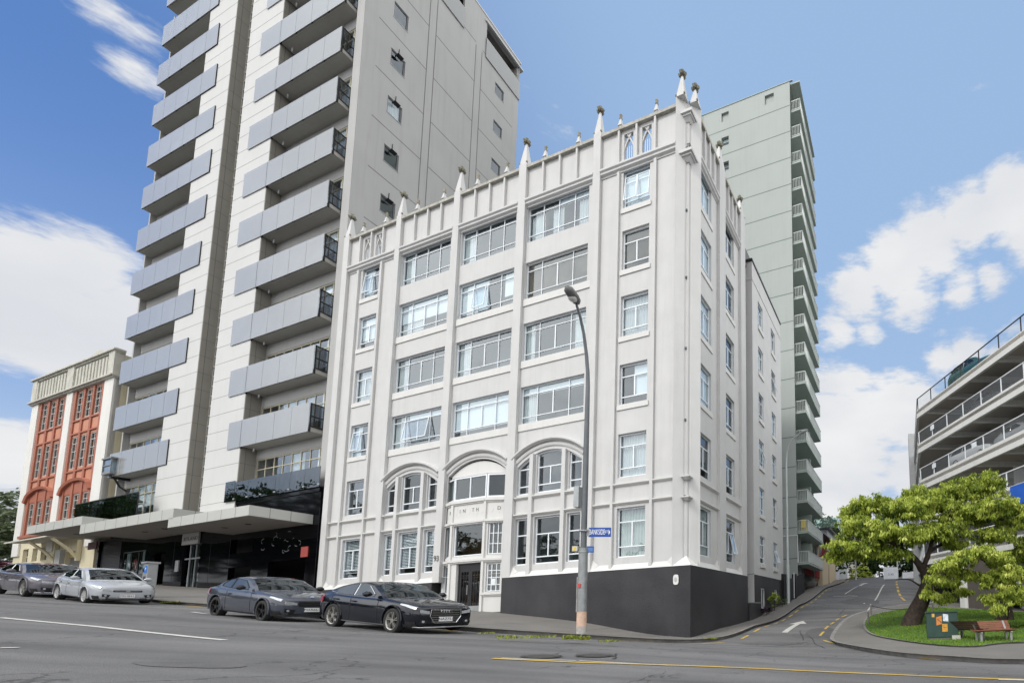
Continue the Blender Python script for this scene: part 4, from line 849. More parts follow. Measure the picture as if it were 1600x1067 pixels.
    mb = MB(); mb.box(F, 27.3, 55.2, .9, 13.3, 53.9, 54.1); mb.box(F, 27.3, 55.2, 13.2, 13.35, 2, 53.9); mb.build('roof', soff, T)
    mb = MB(); ft = .02
    for b0, b1 in ((4.68, 4.74), (5.24, 5.30), (8.70, 8.76), (9.30, 9.36)): mb.box(S, b0, b1, -.006, .01, 2.2, 50.1 if b0 > 8 else 54)
    for z in [46.52-3.82*i for i in range(-1, 9)]:
        if z > 54: continue
        mb.box(S, 1.3, 4.68, -.005, .01, z-3.82*0-3.80+.0-.03+.0, z-3.80+.03-.0); mb.box(S, 5.3, 8.70, -.005, .01, z-.03, z+.03); mb.box(S, 9.36, 12.8, -.005, .01, z-.03, z+.03)
    mb.build('wall_joint', jn, T)
    for i, h in enumerate(hl[:-2]):
        a0, a1, z0, z1 = h; open_ = i in (3, 4, 5, 6, 7) or i in (12,)
        w = window(S, T, a0, a1, z0, z1, .08, [], [], fm=mat('window_grey', (.16, .16, .17), .4), pm=pane_m, t=.07, cover=[('curtain', 0, 1, 0, 1)] if i in (7, 4) else None, sash=None)
        mb = MB(); mb.box(S, a0-.03, a1+.03, -.03, .1, z0-.06, z0-.01); mb.build('sill', galv, w)
        if open_:      # little awning sash propped out at the head
            mb = MB(); Sx = lambda a, b, z: F(27.2-b, a, z); c = (a0+a1)/2; mb.hexa([Sx(c-.2, .0, z1-.30), Sx(c+.2, .0, z1-.30), Sx(c+.2, .32, z1-.22), Sx(c-.2, .32, z1-.22), Sx(c-.2, .0, z1-.27), Sx(c+.2, .0, z1-.27), Sx(c+.2, .32, z1-.19), Sx(c-.2, .32, z1-.19)])
            mb.build('sash', dark, w); mb = MB(); mb.tube([Sx(c, .03, z1-.25), Sx(c, .06, z1+.42)], .022, 6); mb.build('stay', dark, w)
    # penthouse balconies cut in the side wall
    for a0, a1 in ((9.66, 13.45), (5.48, 7.52)):
        mb = MB(); mb.box(S, a0, a1, -.10, -.085, 50.12, 51.95); mb.box(S, a0, a1, -.11, .02, 50.06, 50.12); mb.build('roof_balustrade', frost, T)
    mb = MB(); mb.box(S, 9.5, 13.75, -.16, .4, 53.48, 53.6); mb.box(S, .42, 13.55, -.05, .3, 54.08, 54.22); mb.build('parapet_cap', light, T)
    mb = MB(); mb.box(S, 13.3, 13.4, .02, .1, 51.4, 53.48); mb.build('post', galv, T)
    # --- black base
    zt = 8.5
    mb = MB(); h = [(28.12, 32.05, 1, 4.12), (34.0, 36.6, 4.93, 5.88), (34.0, 36.6, 3.2, 4.0), (40.3, 42.5, 2.2, 5.95), (45.0, 46.5, 2.6, 5.6), (47.9, 51.4, 4.2, 6.0), (51.8, 55.4, 2.8, 7.1)]
    wall_holes(mb, F, 27.05, 55.6, 1.2, 7.25, .1, h, .3); mb.poly([F(27.05, .1, 7.25), F(36.9, .1, 7.25), F(36.9, .1, 8.25), F(27.05, .1, 8.25)]); mb.poly([F(27.05, .1, 1.2), F(27.05, 2, 1.2), F(27.05, 2, 8.25), F(27.05, .1, 8.25)]); mb.build('base_wall', gloss, T)
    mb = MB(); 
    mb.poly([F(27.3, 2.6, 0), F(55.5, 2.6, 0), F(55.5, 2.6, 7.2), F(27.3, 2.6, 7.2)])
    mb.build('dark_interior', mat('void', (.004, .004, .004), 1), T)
    mb = MB()
    for a in np.arange(27.05, 55, 2.4):
        if any(q[0] < a < q[1] for q in h): continue
        mb.box(F, a-.008, a+.008, .094, .1, 2.4, 7.2)
    mb.build('base_joint', mat('joint_black', (.02, .02, .024), .5), T)
    mb = MB(); mb.box(F, 27.88, 28.56, .05, .09, 4.22, 4.85); mb.build('red_sign', mat('red_sign', (.60, .11, .09), .5, var=.05), T)
    sgn = MB(); sgn.box(F, 40.45, 42.6, -.02, .07, 5.93, 6.72); sg = sgn.build('name_sign', mat('sign_silver', (.42, .41, .40), .4, var=.05), T)
    lettering('RTLAND', .36, F(41.42, -.026, 6.3), -U, (0, 0, 1), mat('sign_letter', (.05, .03, .035), .5), sg, sx=1.35)
    mb = MB(); mb.box(F, 41.0, 41.08, .15, .2, 2.6, 5.9); mb.box(F, 41.75, 41.85, .15, .2, 2.6, 5.9); mb.box(F, 40.35, 42.45, .15, .2, 4.9, 5.0); e = mb.build('entrance_frame', galv, T)
    mb = MB(); mb.poly([F(40.3, .22, 2.6), F(42.5, .22, 2.6), F(42.5, .22, 5.95), F(40.3, .22, 5.95)]); mb.build('pane', pane_d, e)
    mb = MB(); mb.box(F, 42.9, 43.35, .03, .09, 4.1, 4.9); mb.build('intercom', mat('intercom_grey', (.34, .34, .36), .4), T)
    # decorative swirl graphic above the garage opening
    mb = MB(); random.seed(5)
    for k in range(16):
        a, z = random.uniform(28.9, 33.0), random.uniform(4.55, 5.9); r = random.uniform(.12, .28); t0 = random.uniform(0, 6); L = [(a+r*math.cos(t0+t*.5), z+r*.6*math.sin(t0+t*.5)) for t in range(random.randint(4, 9))]
        for (p, q), (r_, s_) in zip(L, L[1:]): mb.poly([F(p, .092, q), F(r_, .092, s_), F(r_, .092, s_+.05), F(p, .092, q+.05)])
    mb.build('etched_motif', mat('etched', (.20, .20, .22), .4), T)
    # shop window and roller shutter
    w = window(F, T, 47.9, 51.4, 4.2, 6.0, .14, [1.1, 2.2], [], fm=dark, pm=pane_d, t=.06, name='shop_window')
    mb = MB(); mb.box(F, 50.5, 51.0, .2, .21, 4.4, 5.9); mb.box(F, 48.3, 48.6, .2, .21, 4.5, 5.95); mb.build('poster', mat('pale_poster', (.50, .56, .58), .6), w)
    mb = MB(); mb.box(F, 49.4, 49.9, .2, .21, 4.7, 5.4); mb.build('poster', mat('red_poster', (.42, .08, .07), .6), w)
    mb = MB(); z = 2.8
    while z < 7.05: mb.hexa([F(51.85, .22, z), F(55.35, .22, z), F(55.35, .3, z), F(51.85, .3, z), F(51.85, .26, z+.11), F(55.35, .26, z+.11), F(55.35, .3, z+.11), F(51.85, .3, z+.11)]); z += .12
    mb.build('roller_shutter', mat('shutter_black', (.035, .033, .038), .4), T)
    # --- stepped canopies
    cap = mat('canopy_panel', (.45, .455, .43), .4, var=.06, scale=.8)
    for (a0, a1, z0, z1, b0) in ((27.64, 36.3, 6.2, 6.78, -2.85), (35.8, 48.0, 6.72, 7.36, -2.85), (47.9, 56.6, 7.36, 7.95, -2.85)):
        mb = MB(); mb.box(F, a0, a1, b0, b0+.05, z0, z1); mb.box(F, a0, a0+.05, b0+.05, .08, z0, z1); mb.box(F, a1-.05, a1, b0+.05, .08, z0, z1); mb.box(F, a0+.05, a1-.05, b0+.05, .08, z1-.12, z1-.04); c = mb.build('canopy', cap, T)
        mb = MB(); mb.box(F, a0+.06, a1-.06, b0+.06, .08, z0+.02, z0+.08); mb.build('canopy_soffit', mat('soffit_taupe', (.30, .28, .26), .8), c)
        a = a0+1.35
        while a < a1-.3: mb = MB(); mb.box(F, a-.012, a+.012, b0-.004, b0+.0, z0, z1); mb.build('panel_gap', jn, c); a += 1.45
        for b in (-1.95, -1.0): mb = MB(); mb.box(F, a0-.004, a0, b-.012, b+.012, z0, z1); mb.build('panel_gap', jn, c)
        mb = MB(); c0 = F((a0+a1)/2-1, b0+1.4, z0+.0)
        for q in range(2): cc = c0+U*(q*2.6); mb.tube([cc+Vector((0, 0, .015)), cc-Vector((0, 0, .01))], [.13, .12], 12)
        mb.build('downlight', dark, c)
    # terrace on the middle canopy with dark balustrade, planters and white chairs
    mb = MB(); 
    for i in range(8): p, q = 46.75+9.75*i/8, 46.75+9.75*(i+1)/8; mb.box(F, p+.015, q-.015, -.95, -.935, 7.5 if i < 1 else 8.0, 9.95-.0)
    tr = mb.build('balustrade', smoke, T); mb = MB()
    for i in range(9): p = 46.75+9.75*i/8; mb.box(F, p-.03, p+.03, -.93, -.88, 7.4, 9.9)
    mb.box(F, 46.75, 56.5, -.97, -.90, 9.93, 9.98); mb.build('rail', dark, tr)
    mb = MB(); mb.box(F, 46.7, 56.5, -.9, .8, 7.96, 8.05); mb.build('terrace_slab', soff, T)
    return T
grey_tower()
for lab, col, a, b, z, k in (('green shrub in a pot on the tower terrace above the canopy', 0, 52.8, -.3, 8.05, 0), ('trailing plants along the tower terrace rail', 0, 50.6, -.35, 8.9, 1)):
    n = 700; c = np.array(W(a, b, z+.75)); d = rng.normal(0, 1, (n, 3)); d /= np.linalg.norm(d, axis=1)[:, None]; s = np.array([.55, .35, .5]) if k == 0 else np.array([1.6, .25, .28]); R = rng.uniform(.3, 1, n)[:, None]**.5
    p = c+d*s*R; u = rng.normal(0, 1, (n, 3)); u /= np.linalg.norm(u, axis=1)[:, None]; v = np.cross(u, rng.normal(0, 1, (n, 3))); v /= np.linalg.norm(v, axis=1)[:, None]; Q = np.stack([p-u*.07, p+v*.03, p+u*.07, p-v*.03], 1)
    if 'terrace_leaf' not in MAT: leafmat('terrace_leaf', [(.02, .035, .012), (.05, .075, .025), (.10, .13, .04)], .2)
    T_ = thing('potted_plant', lab, 'plant', W(a, b, z)); quads_object('foliage', Q, rng.uniform(0, 1, n), MAT['terrace_leaf'], T_)
    mb = MB(); mb.lathe(W(a, b, z), [(.16, 0), (.22, .3), (.24, .34)], 12); mb.build('pot', mat('pot_grey', (.12, .12, .12), .6), T_)
def white_chair(a, b, z, rot, lab):
    T_ = thing('terrace_chair', lab, 'chair', W(a, b, z), 'white chairs on the tower terrace'); o = W(a, b, z); c, s = math.cos(rot), math.sin(rot)
    F_ = lambda x, y, zz: o+U*(x*c-y*s)+V*(x*s+y*c)+Vector((0, 0, zz)); m_ = mat('white_plastic', (.75, .75, .74), .4)
    mb = MB(); mb.box(F_, -.23, .23, -.23, .23, .43, .47); mb.build('seat', m_, T_); mb = MB(); mb.box(F_, -.23, .23, .2, .24, .47, .95); mb.build('backrest', m_, T_)
    for x in (-.2, .2):
        for y in (-.2, .2): mb = MB(); mb.box(F_, x-.02, x+.02, y-.02, y+.02, 0, .43); mb.build('leg', m_, T_)
white_chair(48.2, -.4, 8.9, .4, 'white chair tipped up on the right end of the tower terrace'); white_chair(49.7, -.3, 8.05, 2.4, 'white chair in the middle of the tower terrace')
# glazed lantern box on the corner of the cream building
def lantern():
    T = thing('street_lantern', 'boxy grey glazed lantern on an arm between the cream and grey buildings', 'lantern', W(54.2, -.1, 12.2)); F = FM
    mb = MB(); mb.box(F, 53.6, 55.0, -.35, .25, 12.3, 12.5); mb.box(F, 53.5, 55.1, -.4, .3, 13.5, 13.62); 
    for a in (53.6, 54.95): mb.box(F, a, a+.06, -.35, -.3, 12.5, 13.5)
    mb.box(F, 53.6, 55.0, -.36, -.30, 12.95, 13.02); mb.build('frame', mat('zinc', (.22, .23, .24), .5, .3), T)
    mb = MB(); mb.box(F, 53.66, 54.94, -.30, .2, 12.5, 13.5); mb.build('glass_box', glass('lantern_glass', (.5, .6, .65), .25), T)
    mb = MB(); mb.box(F, 54.2, 54.5, -.1, .9, 12.05, 12.28); mb.tube([F(54.3, .1, 12.1), F(54.35, .4, 11.5), F(54.35, .8, 11.2)], .06, 8); mb.build('arm', dark, T)
lantern()

# ------------------------------------------------------------------ cream and orange warehouse
def cream_building():
    F = FM; T = thing('warehouse', 'old cream warehouse with orange window bays and fluted parapet at the left', 'building', W(64, 5, 4))
    cream = mat('cream_render', (.62, .56, .40), .8, var=.1, scale=.6, streak=.3, bump=.2); cw = mat('cream_pilaster', (.66, .65, .62), .8, var=.08, scale=.6, streak=.15); par = mat('aged_parapet', (.52, .51, .46), .85, var=.25, scale=1.4, streak=.35, second=(.40, .39, .34))
    org = mat('orange_paint', (.50, .215, .13), .65, var=.12, scale=1.5); orgd = mat('brick_red_paint', (.34, .115, .07), .7, var=.15, scale=1.5)
    A0, A1 = 56.15, 71.6; TZ = 20.7
    bays = [(57.9, 63.4), (64.75, 70.2)]
    wins = []
    for a0, a1 in bays:
        w = (a1-a0-.5)/3
        for k in range(3):
            x = a0+.40+k*w; wins += [(x, x+w-.42, 18.15, 20.55), (x, x+w-.42, 13.8, 16.55), (x, x+w-.42, 8.9, 11.5)]
    small = [(68.55, 69.65, 6.3, 7.45), (66.7, 67.7, 6.28, 7.42), (64.8, 66.0, 6.26, 7.38)]
    holes = wins+small+[(58.5, 61.25, 3.8, 6.7)]
    mb = MB(); wall_holes(mb, F, A0, A1, 3, 8.4, .12, [h for h in holes if h[3] < 8], .3); mb.build('base_wall', cream, T)
    mb = MB(); wall_holes(mb, F, A0, A1, 8.4, TZ+.1, .12, [h for h in holes if h[3] > 8], .3); mb.build('bay_wall', org, T)
    mb = MB(); mb.poly([F(57, .9, 3), F(71, .9, 3), F(71, .9, 21), F(57, .9, 21)]); mb.build('interior', roomm, T)
    for i, (a0, a1) in enumerate(((A0, 57.75), (63.5, 64.65), (70.3, A1))):
        mb = MB(); mb.box(F, a0, a1, 0, .4, 6.9, TZ); mb.build('pilaster', cw, T)
    mb = MB(); mb.box(F, A0, A0+.05, .12, 12, 3, 22.8); mb.box(F, A1-.05, A1, .12, 12, 3, 22.8); mb.box(F, A0, A1, 11.9, 12, 3, 22.8); mb.box(F, A0+.06, A1-.06, .4, 11.9, 21.9, 22.0); mb.build('flank_wall', cream, T)
    # orange framing
    for a0, a1 in bays:
        w = (a1-a0-.5)/3; L = [a0-.05+.0]+[a0+.40+k*w-.55 for k in (1, 2)]+[a1-.12]
        for k in range(4):
            x = [a0-.02, a0+.40+w-.40, a0+.40+2*w-.40, a0+.40+3*w-.40][k]; mb = MB(); mb.box(F, x, x+.36, .04, .11, 8.55, TZ-.02); mb.build('mullion_pier', orgd, T)
        for z in (17.9, 13.45, 16.75):
            mb = MB(); mb.box(F, a0+.34, a1-.14, .03, .11, z, z+.12); mb.build('band', orgd, T)
        c = (a0+a1)/2; n = 16; half = 2.75; path = [(c+half*(-1+2*i/n), 11.6+1.1*math.sqrt(max(0, 1-(-1+2*i/n)**2))-.0) for i in range(n+1)]
        mb = MB(); mb.sweep(F, path, [(.1, -.14), (-.10, -.14), (-.16, .06), (.1, .12)]); mb.build('arch_hood', orgd, T)
        mb = MB()
        for i in range(n):
            p, q = path[i], path[i+1]; mb.poly([F(p[0], .09, 11.45 if False else min(p[1], 11.55)-.0), F(q[0], .09, min(q[1], 11.55)), F(q[0], .09, q[1]), F(p[0], .09, p[1])])
        mb.build('arch_panel', orgd, T)
        mb = MB(); mb.box(F, a0-.1, a1+.02, -.14, .11, 8.38, 8.62); mb.build('sill_band', orgd, T)
    for h in wins: 
        w = h[1]-h[0]; hh = h[3]-h[2]; window(F, T, h[0], h[1], h[2], h[3], .17, [w*.5], [hh*.28, hh*.55, hh*.8], t=.06, pm=pane_d, cover=[('curtain', .1, .5, 0, 1)] if random.random() < .3 else None, fm=mat('old_white_frame', (.5, .5, .48), .6))
    for h in small: window(F, T, h[0], h[1], h[2], h[3], .30, [(h[1]-h[0])*.5], [.5], t=.05, pm=pane_d, fm=cream)
    # cornice and fluted parapet
    def cor(z, p, nm, m, h): mb = MB(); mb.box(F, A0-.12, A1+.12, -p, .4, z, z+h*.5); mb.box(F, A0-.2, A1+.2, -p-.14, .4, z+h*.5, z+h); mb.build(nm, m, T)
    cor(TZ, .12, 'cornice', par, .22); cor(22.85, .1, 'parapet_cornice', par, .26)
    mb = MB(); mb.box(F, A0, A1, .02, .4, TZ+.22, 22.85); mb.build('parapet', par, T)
    for i in range(26):
        a = A0+.2+(A1-A0-.8)*i/25; mb = MB(); mb.box(F, a, a+.34, -.06 if i % 12 else -.1, .02, TZ+.24, 22.7); mb.build('flute', par, T)
    for a0, a1 in ((A0-.03, A0+1.0), (63.4, 64.6), (A1-.9, A1+.03)): mb = MB(); mb.box(F, a0, a1, -.12, .42, TZ+.23, 23.2); mb.build('parapet_pier', par, T)
    mb = MB(); mb.prism([F(57.6, .1, 23.15), F(62.4, .1, 23.15), F(60, .1, 23.9)], [F(57.6, 3, 23.15), F(62.4, 3, 23.15), F(60, 3, 23.9)]); mb.build('gable', par, T)
    mb = MB(); mb.lathe(F(63.2, 1.2, 22.6), [(.7, 0), (.7, .5), (.45, .8), (.02, .95)], 10); mb.build('roof_vent', galv, T)
    # door with small bracketed canopy
    mb = MB(); z = 3.8
    while z < 6.1: mb.hexa([F(58.55, .36, z), F(61.2, .36, z), F(61.2, .42, z), F(58.55, .42, z), F(58.55, .39, z+.14), F(61.2, .39, z+.14), F(61.2, .42, z+.14), F(58.55, .42, z+.14)]); z += .15
    mb.build('roller_door', mat('shutter_grey', (.16, .16, .165), .6), T)
    mb = MB(); mb.box(F, 58.5, 61.25, .3, .36, 6.2, 6.7); mb.build('door_head', mat('ochre', (.38, .28, .12), .8), T)
    mb = MB(); mb.hexa([F(58.2, -1.6, 7.5), F(66.2, -1.6, 7.5), F(66.2, .1, 7.75), F(58.2, .1, 7.75), F(58.2, -1.6, 7.6), F(66.2, -1.6, 7.6), F(66.2, .1, 7.85), F(58.2, .1, 7.85)]); mb.build('door_canopy', par, T)
    for a in (58.5, 62.6): mb = MB(); mb.tube([F(a, .05, 5.9), F(a, -.5, 6.7), F(a, -1.3, 7.45)], .1, 6); mb.box(F, a-.1, a+.1, -.12, .1, 5.8, 7.5); mb.build('bracket', cream, T)
    mb = MB(); mb.box(F, 61.35, 62.3, -.12, .1, 3.5, 6.9); mb.build('door_jamb', mat('grey_paint', (.35, .36, .35), .8), T)
cream_building()
def flagpole():
    T = thing('flagpole', 'thin flagpole rising from the roof of the cream warehouse', 'flagpole', W(57.2, 1.2, 22.5)); mb = MB(); mb.tube([W(57.2, 1.2, 22), W(57.2, 1.2, 24.4)], .09, 8); mb.build('base', galv, T); mb = MB(); mb.tube([W(57.2, 1.2, 24.4), W(57.25, 1.2, 28.4)], [.06, .03], 8); mb.build('pole', white, T)
flagpole()
mb = MB(); mb.box(FM, 54.35, 55.75, -.34, -.28, 6.45, 7.0); tag(mb.build('hanging_sign', mat('maroon_sign', (.06, .008, .015), .5)), 'dark maroon sign hanging under the canopy beside the cream warehouse', 'sign')

# ------------------------------------------------------------------ annexe up the side street
def annexe():
    F = FS; T = thing('annexe_building', 'plain pale rear annexe of the white building with two columns of windows', 'building', W(4, 13, 0))
    st = stucco; h = []; rows = [4.88+3.22*i for i in range(6)]
    for z in rows: h += [(10.2, 11.3, z-1.78, z), (13.4, 14.5, z-1.80, z)]
    pl = [(10.15, 11.15, .2, 1.5), (13.5, 14.3, .75, 1.52)]
    mb = MB(); wall_holes(mb, F, 8.95, 16.2, 2.28, 22.9, 0, h, .16); mb.poly([F(8.95, 0, -1), F(8.95, 6, -1), F(8.95, 6, 22.9), F(8.95, 0, 22.9)]); mb.poly([F(16.2, 0, 0), F(16.2, 6, 0), F(16.2, 6, 22.9), F(16.2, 0, 22.9)]); mb.build('wall', st, T)
    mb = MB(); mb.box(F, 8.9, 16.25, -.06, .3, 22.88, 23.02); mb.box(F, 8.85, 8.95, -.05, 6, 22.9, 23.03); mb.build('roof_edge', dark, T)
    mb = MB(); mb.box(F, 8.93, 9.6, -.03, .5, 21.6, 21.75); mb.box(F, 9.6, 16.2, -.03, .0, 21.62, 21.7); mb.build('string_course', st, T)
    mb = MB(); wall_holes(mb, F, 8.95, 16.2, -1.5, 2.28, -.03, pl, .2); mb.box(F, 8.94, 16.2, -.03, .0, 2.24, 2.28); mb.build('plinth', blackplinth, T)
    mb = MB(); mb.poly([F(9, 1.2, -1), F(16.2, 1.2, -1), F(16.2, 1.2, 22.8), F(9, 1.2, 22.8)]); mb.box(F, 8.96, 16.1, .1, 6, 22.5, 22.6); mb.build('interior', roomm, T)
    for i, q in enumerate(h):
        hh = q[3]-q[2]; sash = [(.3, 1.04, hh*.22, hh*.7, .3)] if i in (1, 4, 9) else None
        w = window(F, T, *q, .1, [], (hh*.22, hh*.7), partial=[(.52, .58, hh*.22, hh*.7)], cover=('curtain', 0, 1, .0, 1) if i % 3 else None, t=.055, sash=sash)
        mb = MB(); mb.box(F, q[0]-.05, q[1]+.05, -.08, .05, q[2]-.28, q[2]-.02); mb.build('sill', stucco2, w)
    for q in pl: window(F, T, *q, .05, [(q[1]-q[0])*.5], (), t=.06, pm=pane_d)
annexe()
def gap_wall():
    T = thing('entrance_wall', 'low black wall and steel rail in the gap before the annexe', 'wall', W(0, 9, -.4)); F = FS
    mb = MB(); mb.box(F, 7.72, 10.1, -.10, .15, -1, .52); mb.build('low_wall', blackplinth, T); mb = MB(); mb.box(F, 7.72, 10.2, -.14, .18, .52, .58); mb.build('wall_cap', galv, T)
    mb = MB(); mb.tube([F(8.0, .1, .58), F(8.0, .1, 1.45), F(8.0, .9, 1.5)], .025, 6); mb.build('rail', galv, T); mb = MB(); mb.tube([F(7.9, .15, 2.2), F(7.9, -.35, 2.25)], .03, 6); mb.tube([F(9.1, -.25, 2.0), F(9.1, -.25, 2.3)], .05, 6) if False else None; mb.build('pipe', galv, T)
gap_wall()
def side_gate():
    T = thing('side_gate', 'black slatted gate and posts between the annexe and the mint tower', 'gate', W(0, 19, .8)); F = FS; bm_ = mat('black_timber', (.018, .018, .021), .5, var=.3, scale=4)
    for a0, a1, z in ((15.5, 16.3, 2.75), (16.9, 17.6, 2.35), (19.35, 19.75, 3.0)): mb = MB(); mb.box(F, a0, a1, -.25, .1, G(*W(0, a0, 0)[:2])-.4, z); mb.build('post', bm_, T)
    for a0, a1 in ((17.6, 19.3), (19.8, 23.6)):
        for k in range(int((a1-a0)/.16)): a = a0+.16*k; g = Gab(0, a); mb = MB(); mb.box(F, a+.015, a+.145, -.12, -.07, g+.15, g+1.9); mb.build('board', bm_, T)
    mb = MB(); mb.box(F, 19.0, 19.12, -.2, -.14, 1.0, 3.1); mb.build('white_post', white, T)
side_gate()

# ------------------------------------------------------------------ mint green tower
def mint_tower():
    o = W(.1, 21.7, 0); F = Fr((o.x, o.y, 0), U, V); T = thing('apartment_tower', 'slender mint green apartment tower with white railed balconies up the side street', 'building', (o.x, o.y, 3.8))
    mint = mat('mint_render', (.355, .388, .372), .75, var=.05, scale=.5, streak=.12, bump=.1); mj = mat('mint_joint', (.13, .17, .15), .8); mw = mat('mint_soffit', (.36, .42, .385), .8, var=.05); rw = mat('railing_white', (.62, .66, .64), .5)
    top = 51.3; zj = [48.72-2.76*i for i in range(17)]
    hl = []
    for i, z in enumerate([top-2.45-.1]+zj): hl.append((6.9, 7.75, z+.85 if i else top-1.55, z+1.75 if i else top-.65))
    hl = [(6.9, 7.75, 48.72+1.0, 48.72+1.95)]+[(6.9, 7.75, z-1.75, z-.8) for z in zj[:12]]+[(1.75, 2.75, 49.75, 50.75)]
    mb = MB(); wall_holes(mb, F, 0, 16, .5, top, 0, hl, .25); mb.poly([F(16, 0, 0), F(16, 9, 0), F(16, 9, top), F(16, 0, top)]); mb.poly([F(0, 8.3, 0), F(16, 8.3, 0), F(16, 8.3, top), F(0, 8.3, top)]); mb.poly([F(1.6, 0.01, 0), F(1.6, 8.3, 0), F(1.6, 8.3, top), F(1.6, .01, top)]); mb.poly([F(0, 0, top-.05), F(16, 0, top-.05), F(16, 8, top-.05), F(0, 8, top-.05)]); mb.build('wall', mint, T)
    mb = MB()
    for z in zj: mb.box(F, .005, 15.9, -.006, .01, z-.035, z+.035)
    mb.box(F, 9.95, 10.01, -.005, .01, 4, top-.02); mb.build('wall_joint', mj, T)
    for i, h in enumerate(hl):
        if i in (0, 13): mb = MB(); mb.poly([F(h[0], .2, h[2]), F(h[1], .2, h[2]), F(h[1], .2, h[3]), F(h[0], .2, h[3])]); mb.build('blank_recess', mint, T)
        else: window(F, T, *h, .15, (), (.45,), t=.04, pm=pane_d, fm=mw, cover=[('blind', 0, 1, .5, 1)] if i % 2 else None)
    mb = MB(); mb.box(F, -1.0, .0, .25, 8.3, top-.12, top+.02); mb.box(F, -.3, 16, -.05, .12, top-.03, top+.03); mb.build('roof_slab', mw, T)
    # balconies
    for i in range(17):
        z = zj[i]-.42 if i < 17 else 0
        if z < 4: break
        mb = MB(); mb.box(F, -1.0, 1.5, .25, 8.2, z-.13, z+.02); s = mb.build('balcony', mw, T)
        mb = MB(); mb.box(F, -1.0, 0.0, .22, .28, z+1.0, z+1.05); mb.box(F, -1.03, -.97, .22, 8.2, z+1.0, z+1.05); mb.box(F, -1.02, -.98, .22, 8.2, z+.06, z+.1); mb.box(F, -1.0, 0.0, .23, .27, z+.06, z+.1)
        for k in range(7): a = -.98+.16*k; mb.box(F, a-.012, a+.012, .235, .265, z+.1, z+1.0)
        for k in range(52): b = .3+.152*k; mb.box(F, -1.012, -.988, b-.012, b+.012, z+.1, z+1.0)
        mb.build('railing', rw, s)
        mb = MB(); mb.box(F, -.6, 1.6, 3.9, 4.05, z+.02, z+2.2); mb.build('divider', mw, s)
        mb = MB(); mb.poly([F(1.58, .4, z+.05), F(1.58, 3.6, z+.05), F(1.58, 3.6, z+2.2), F(1.58, .4, z+2.2)]); mb.poly([F(1.58, 4.4, z+.05), F(1.58, 7.6, z+.05), F(1.58, 7.6, z+2.2), F(1.58, 4.4, z+2.2)]); mb.build('glazed_door', mat('dark_door_glass', (.05, .06, .06), .1), s)
    mb = MB(); mb.box(F, .02, .12, .02, .12, 3.5, top-.1) if False else None
    # entrance level under the lowest balcony
    mb = MB(); mb.box(F, .2, 1.55, 2.2, 2.3, 3.0, 7.0); mb.box(F, .2, 1.55, 5.2, 5.3, 3.5, 7.0); mb.build('porch_wall', mint, T); mb = MB(); mb.box(F, 1.50, 1.57, .8, 1.6, 3.5, 6.0); mb.box(F, 1.5, 1.57, 3.0, 4.2, 3.5, 6.0); mb.build('porch_door', dark, T)
    mb = MB(); mb.tube([F(-.05, -.12, 4.2), F(-.05, -.12, 6.6), F(2.6, -.12, 6.6)], .035, 6); mb.build('conduit', white, T)
    return zj, F
ZJ, FMINT = mint_tower()
def deck_item():
    F = FMINT; z = ZJ[15]-.42
    T = thing('folding_chair', 'bright yellow folding chair leaning on a low mint tower balcony', 'chair', F(-.5, .6, z)); y = mat('yellow_plastic', (.75, .55, .02), .5)
    mb = MB(); mb.box(F, -.75, -.3, .45, .55, z+.45, z+1.15); mb.build('backrest', y, T); mb = MB(); mb.box(F, -.75, -.3, .45, .9, z+.40, z+.45); mb.build('seat', y, T)
    for a in (-.73, -.32):
        for b in (.47, .86): mb = MB(); mb.box(F, a-.02, a+.02, b-.02, b+.02, z+.02, z+.4); mb.build('leg', y, T)
deck_item()

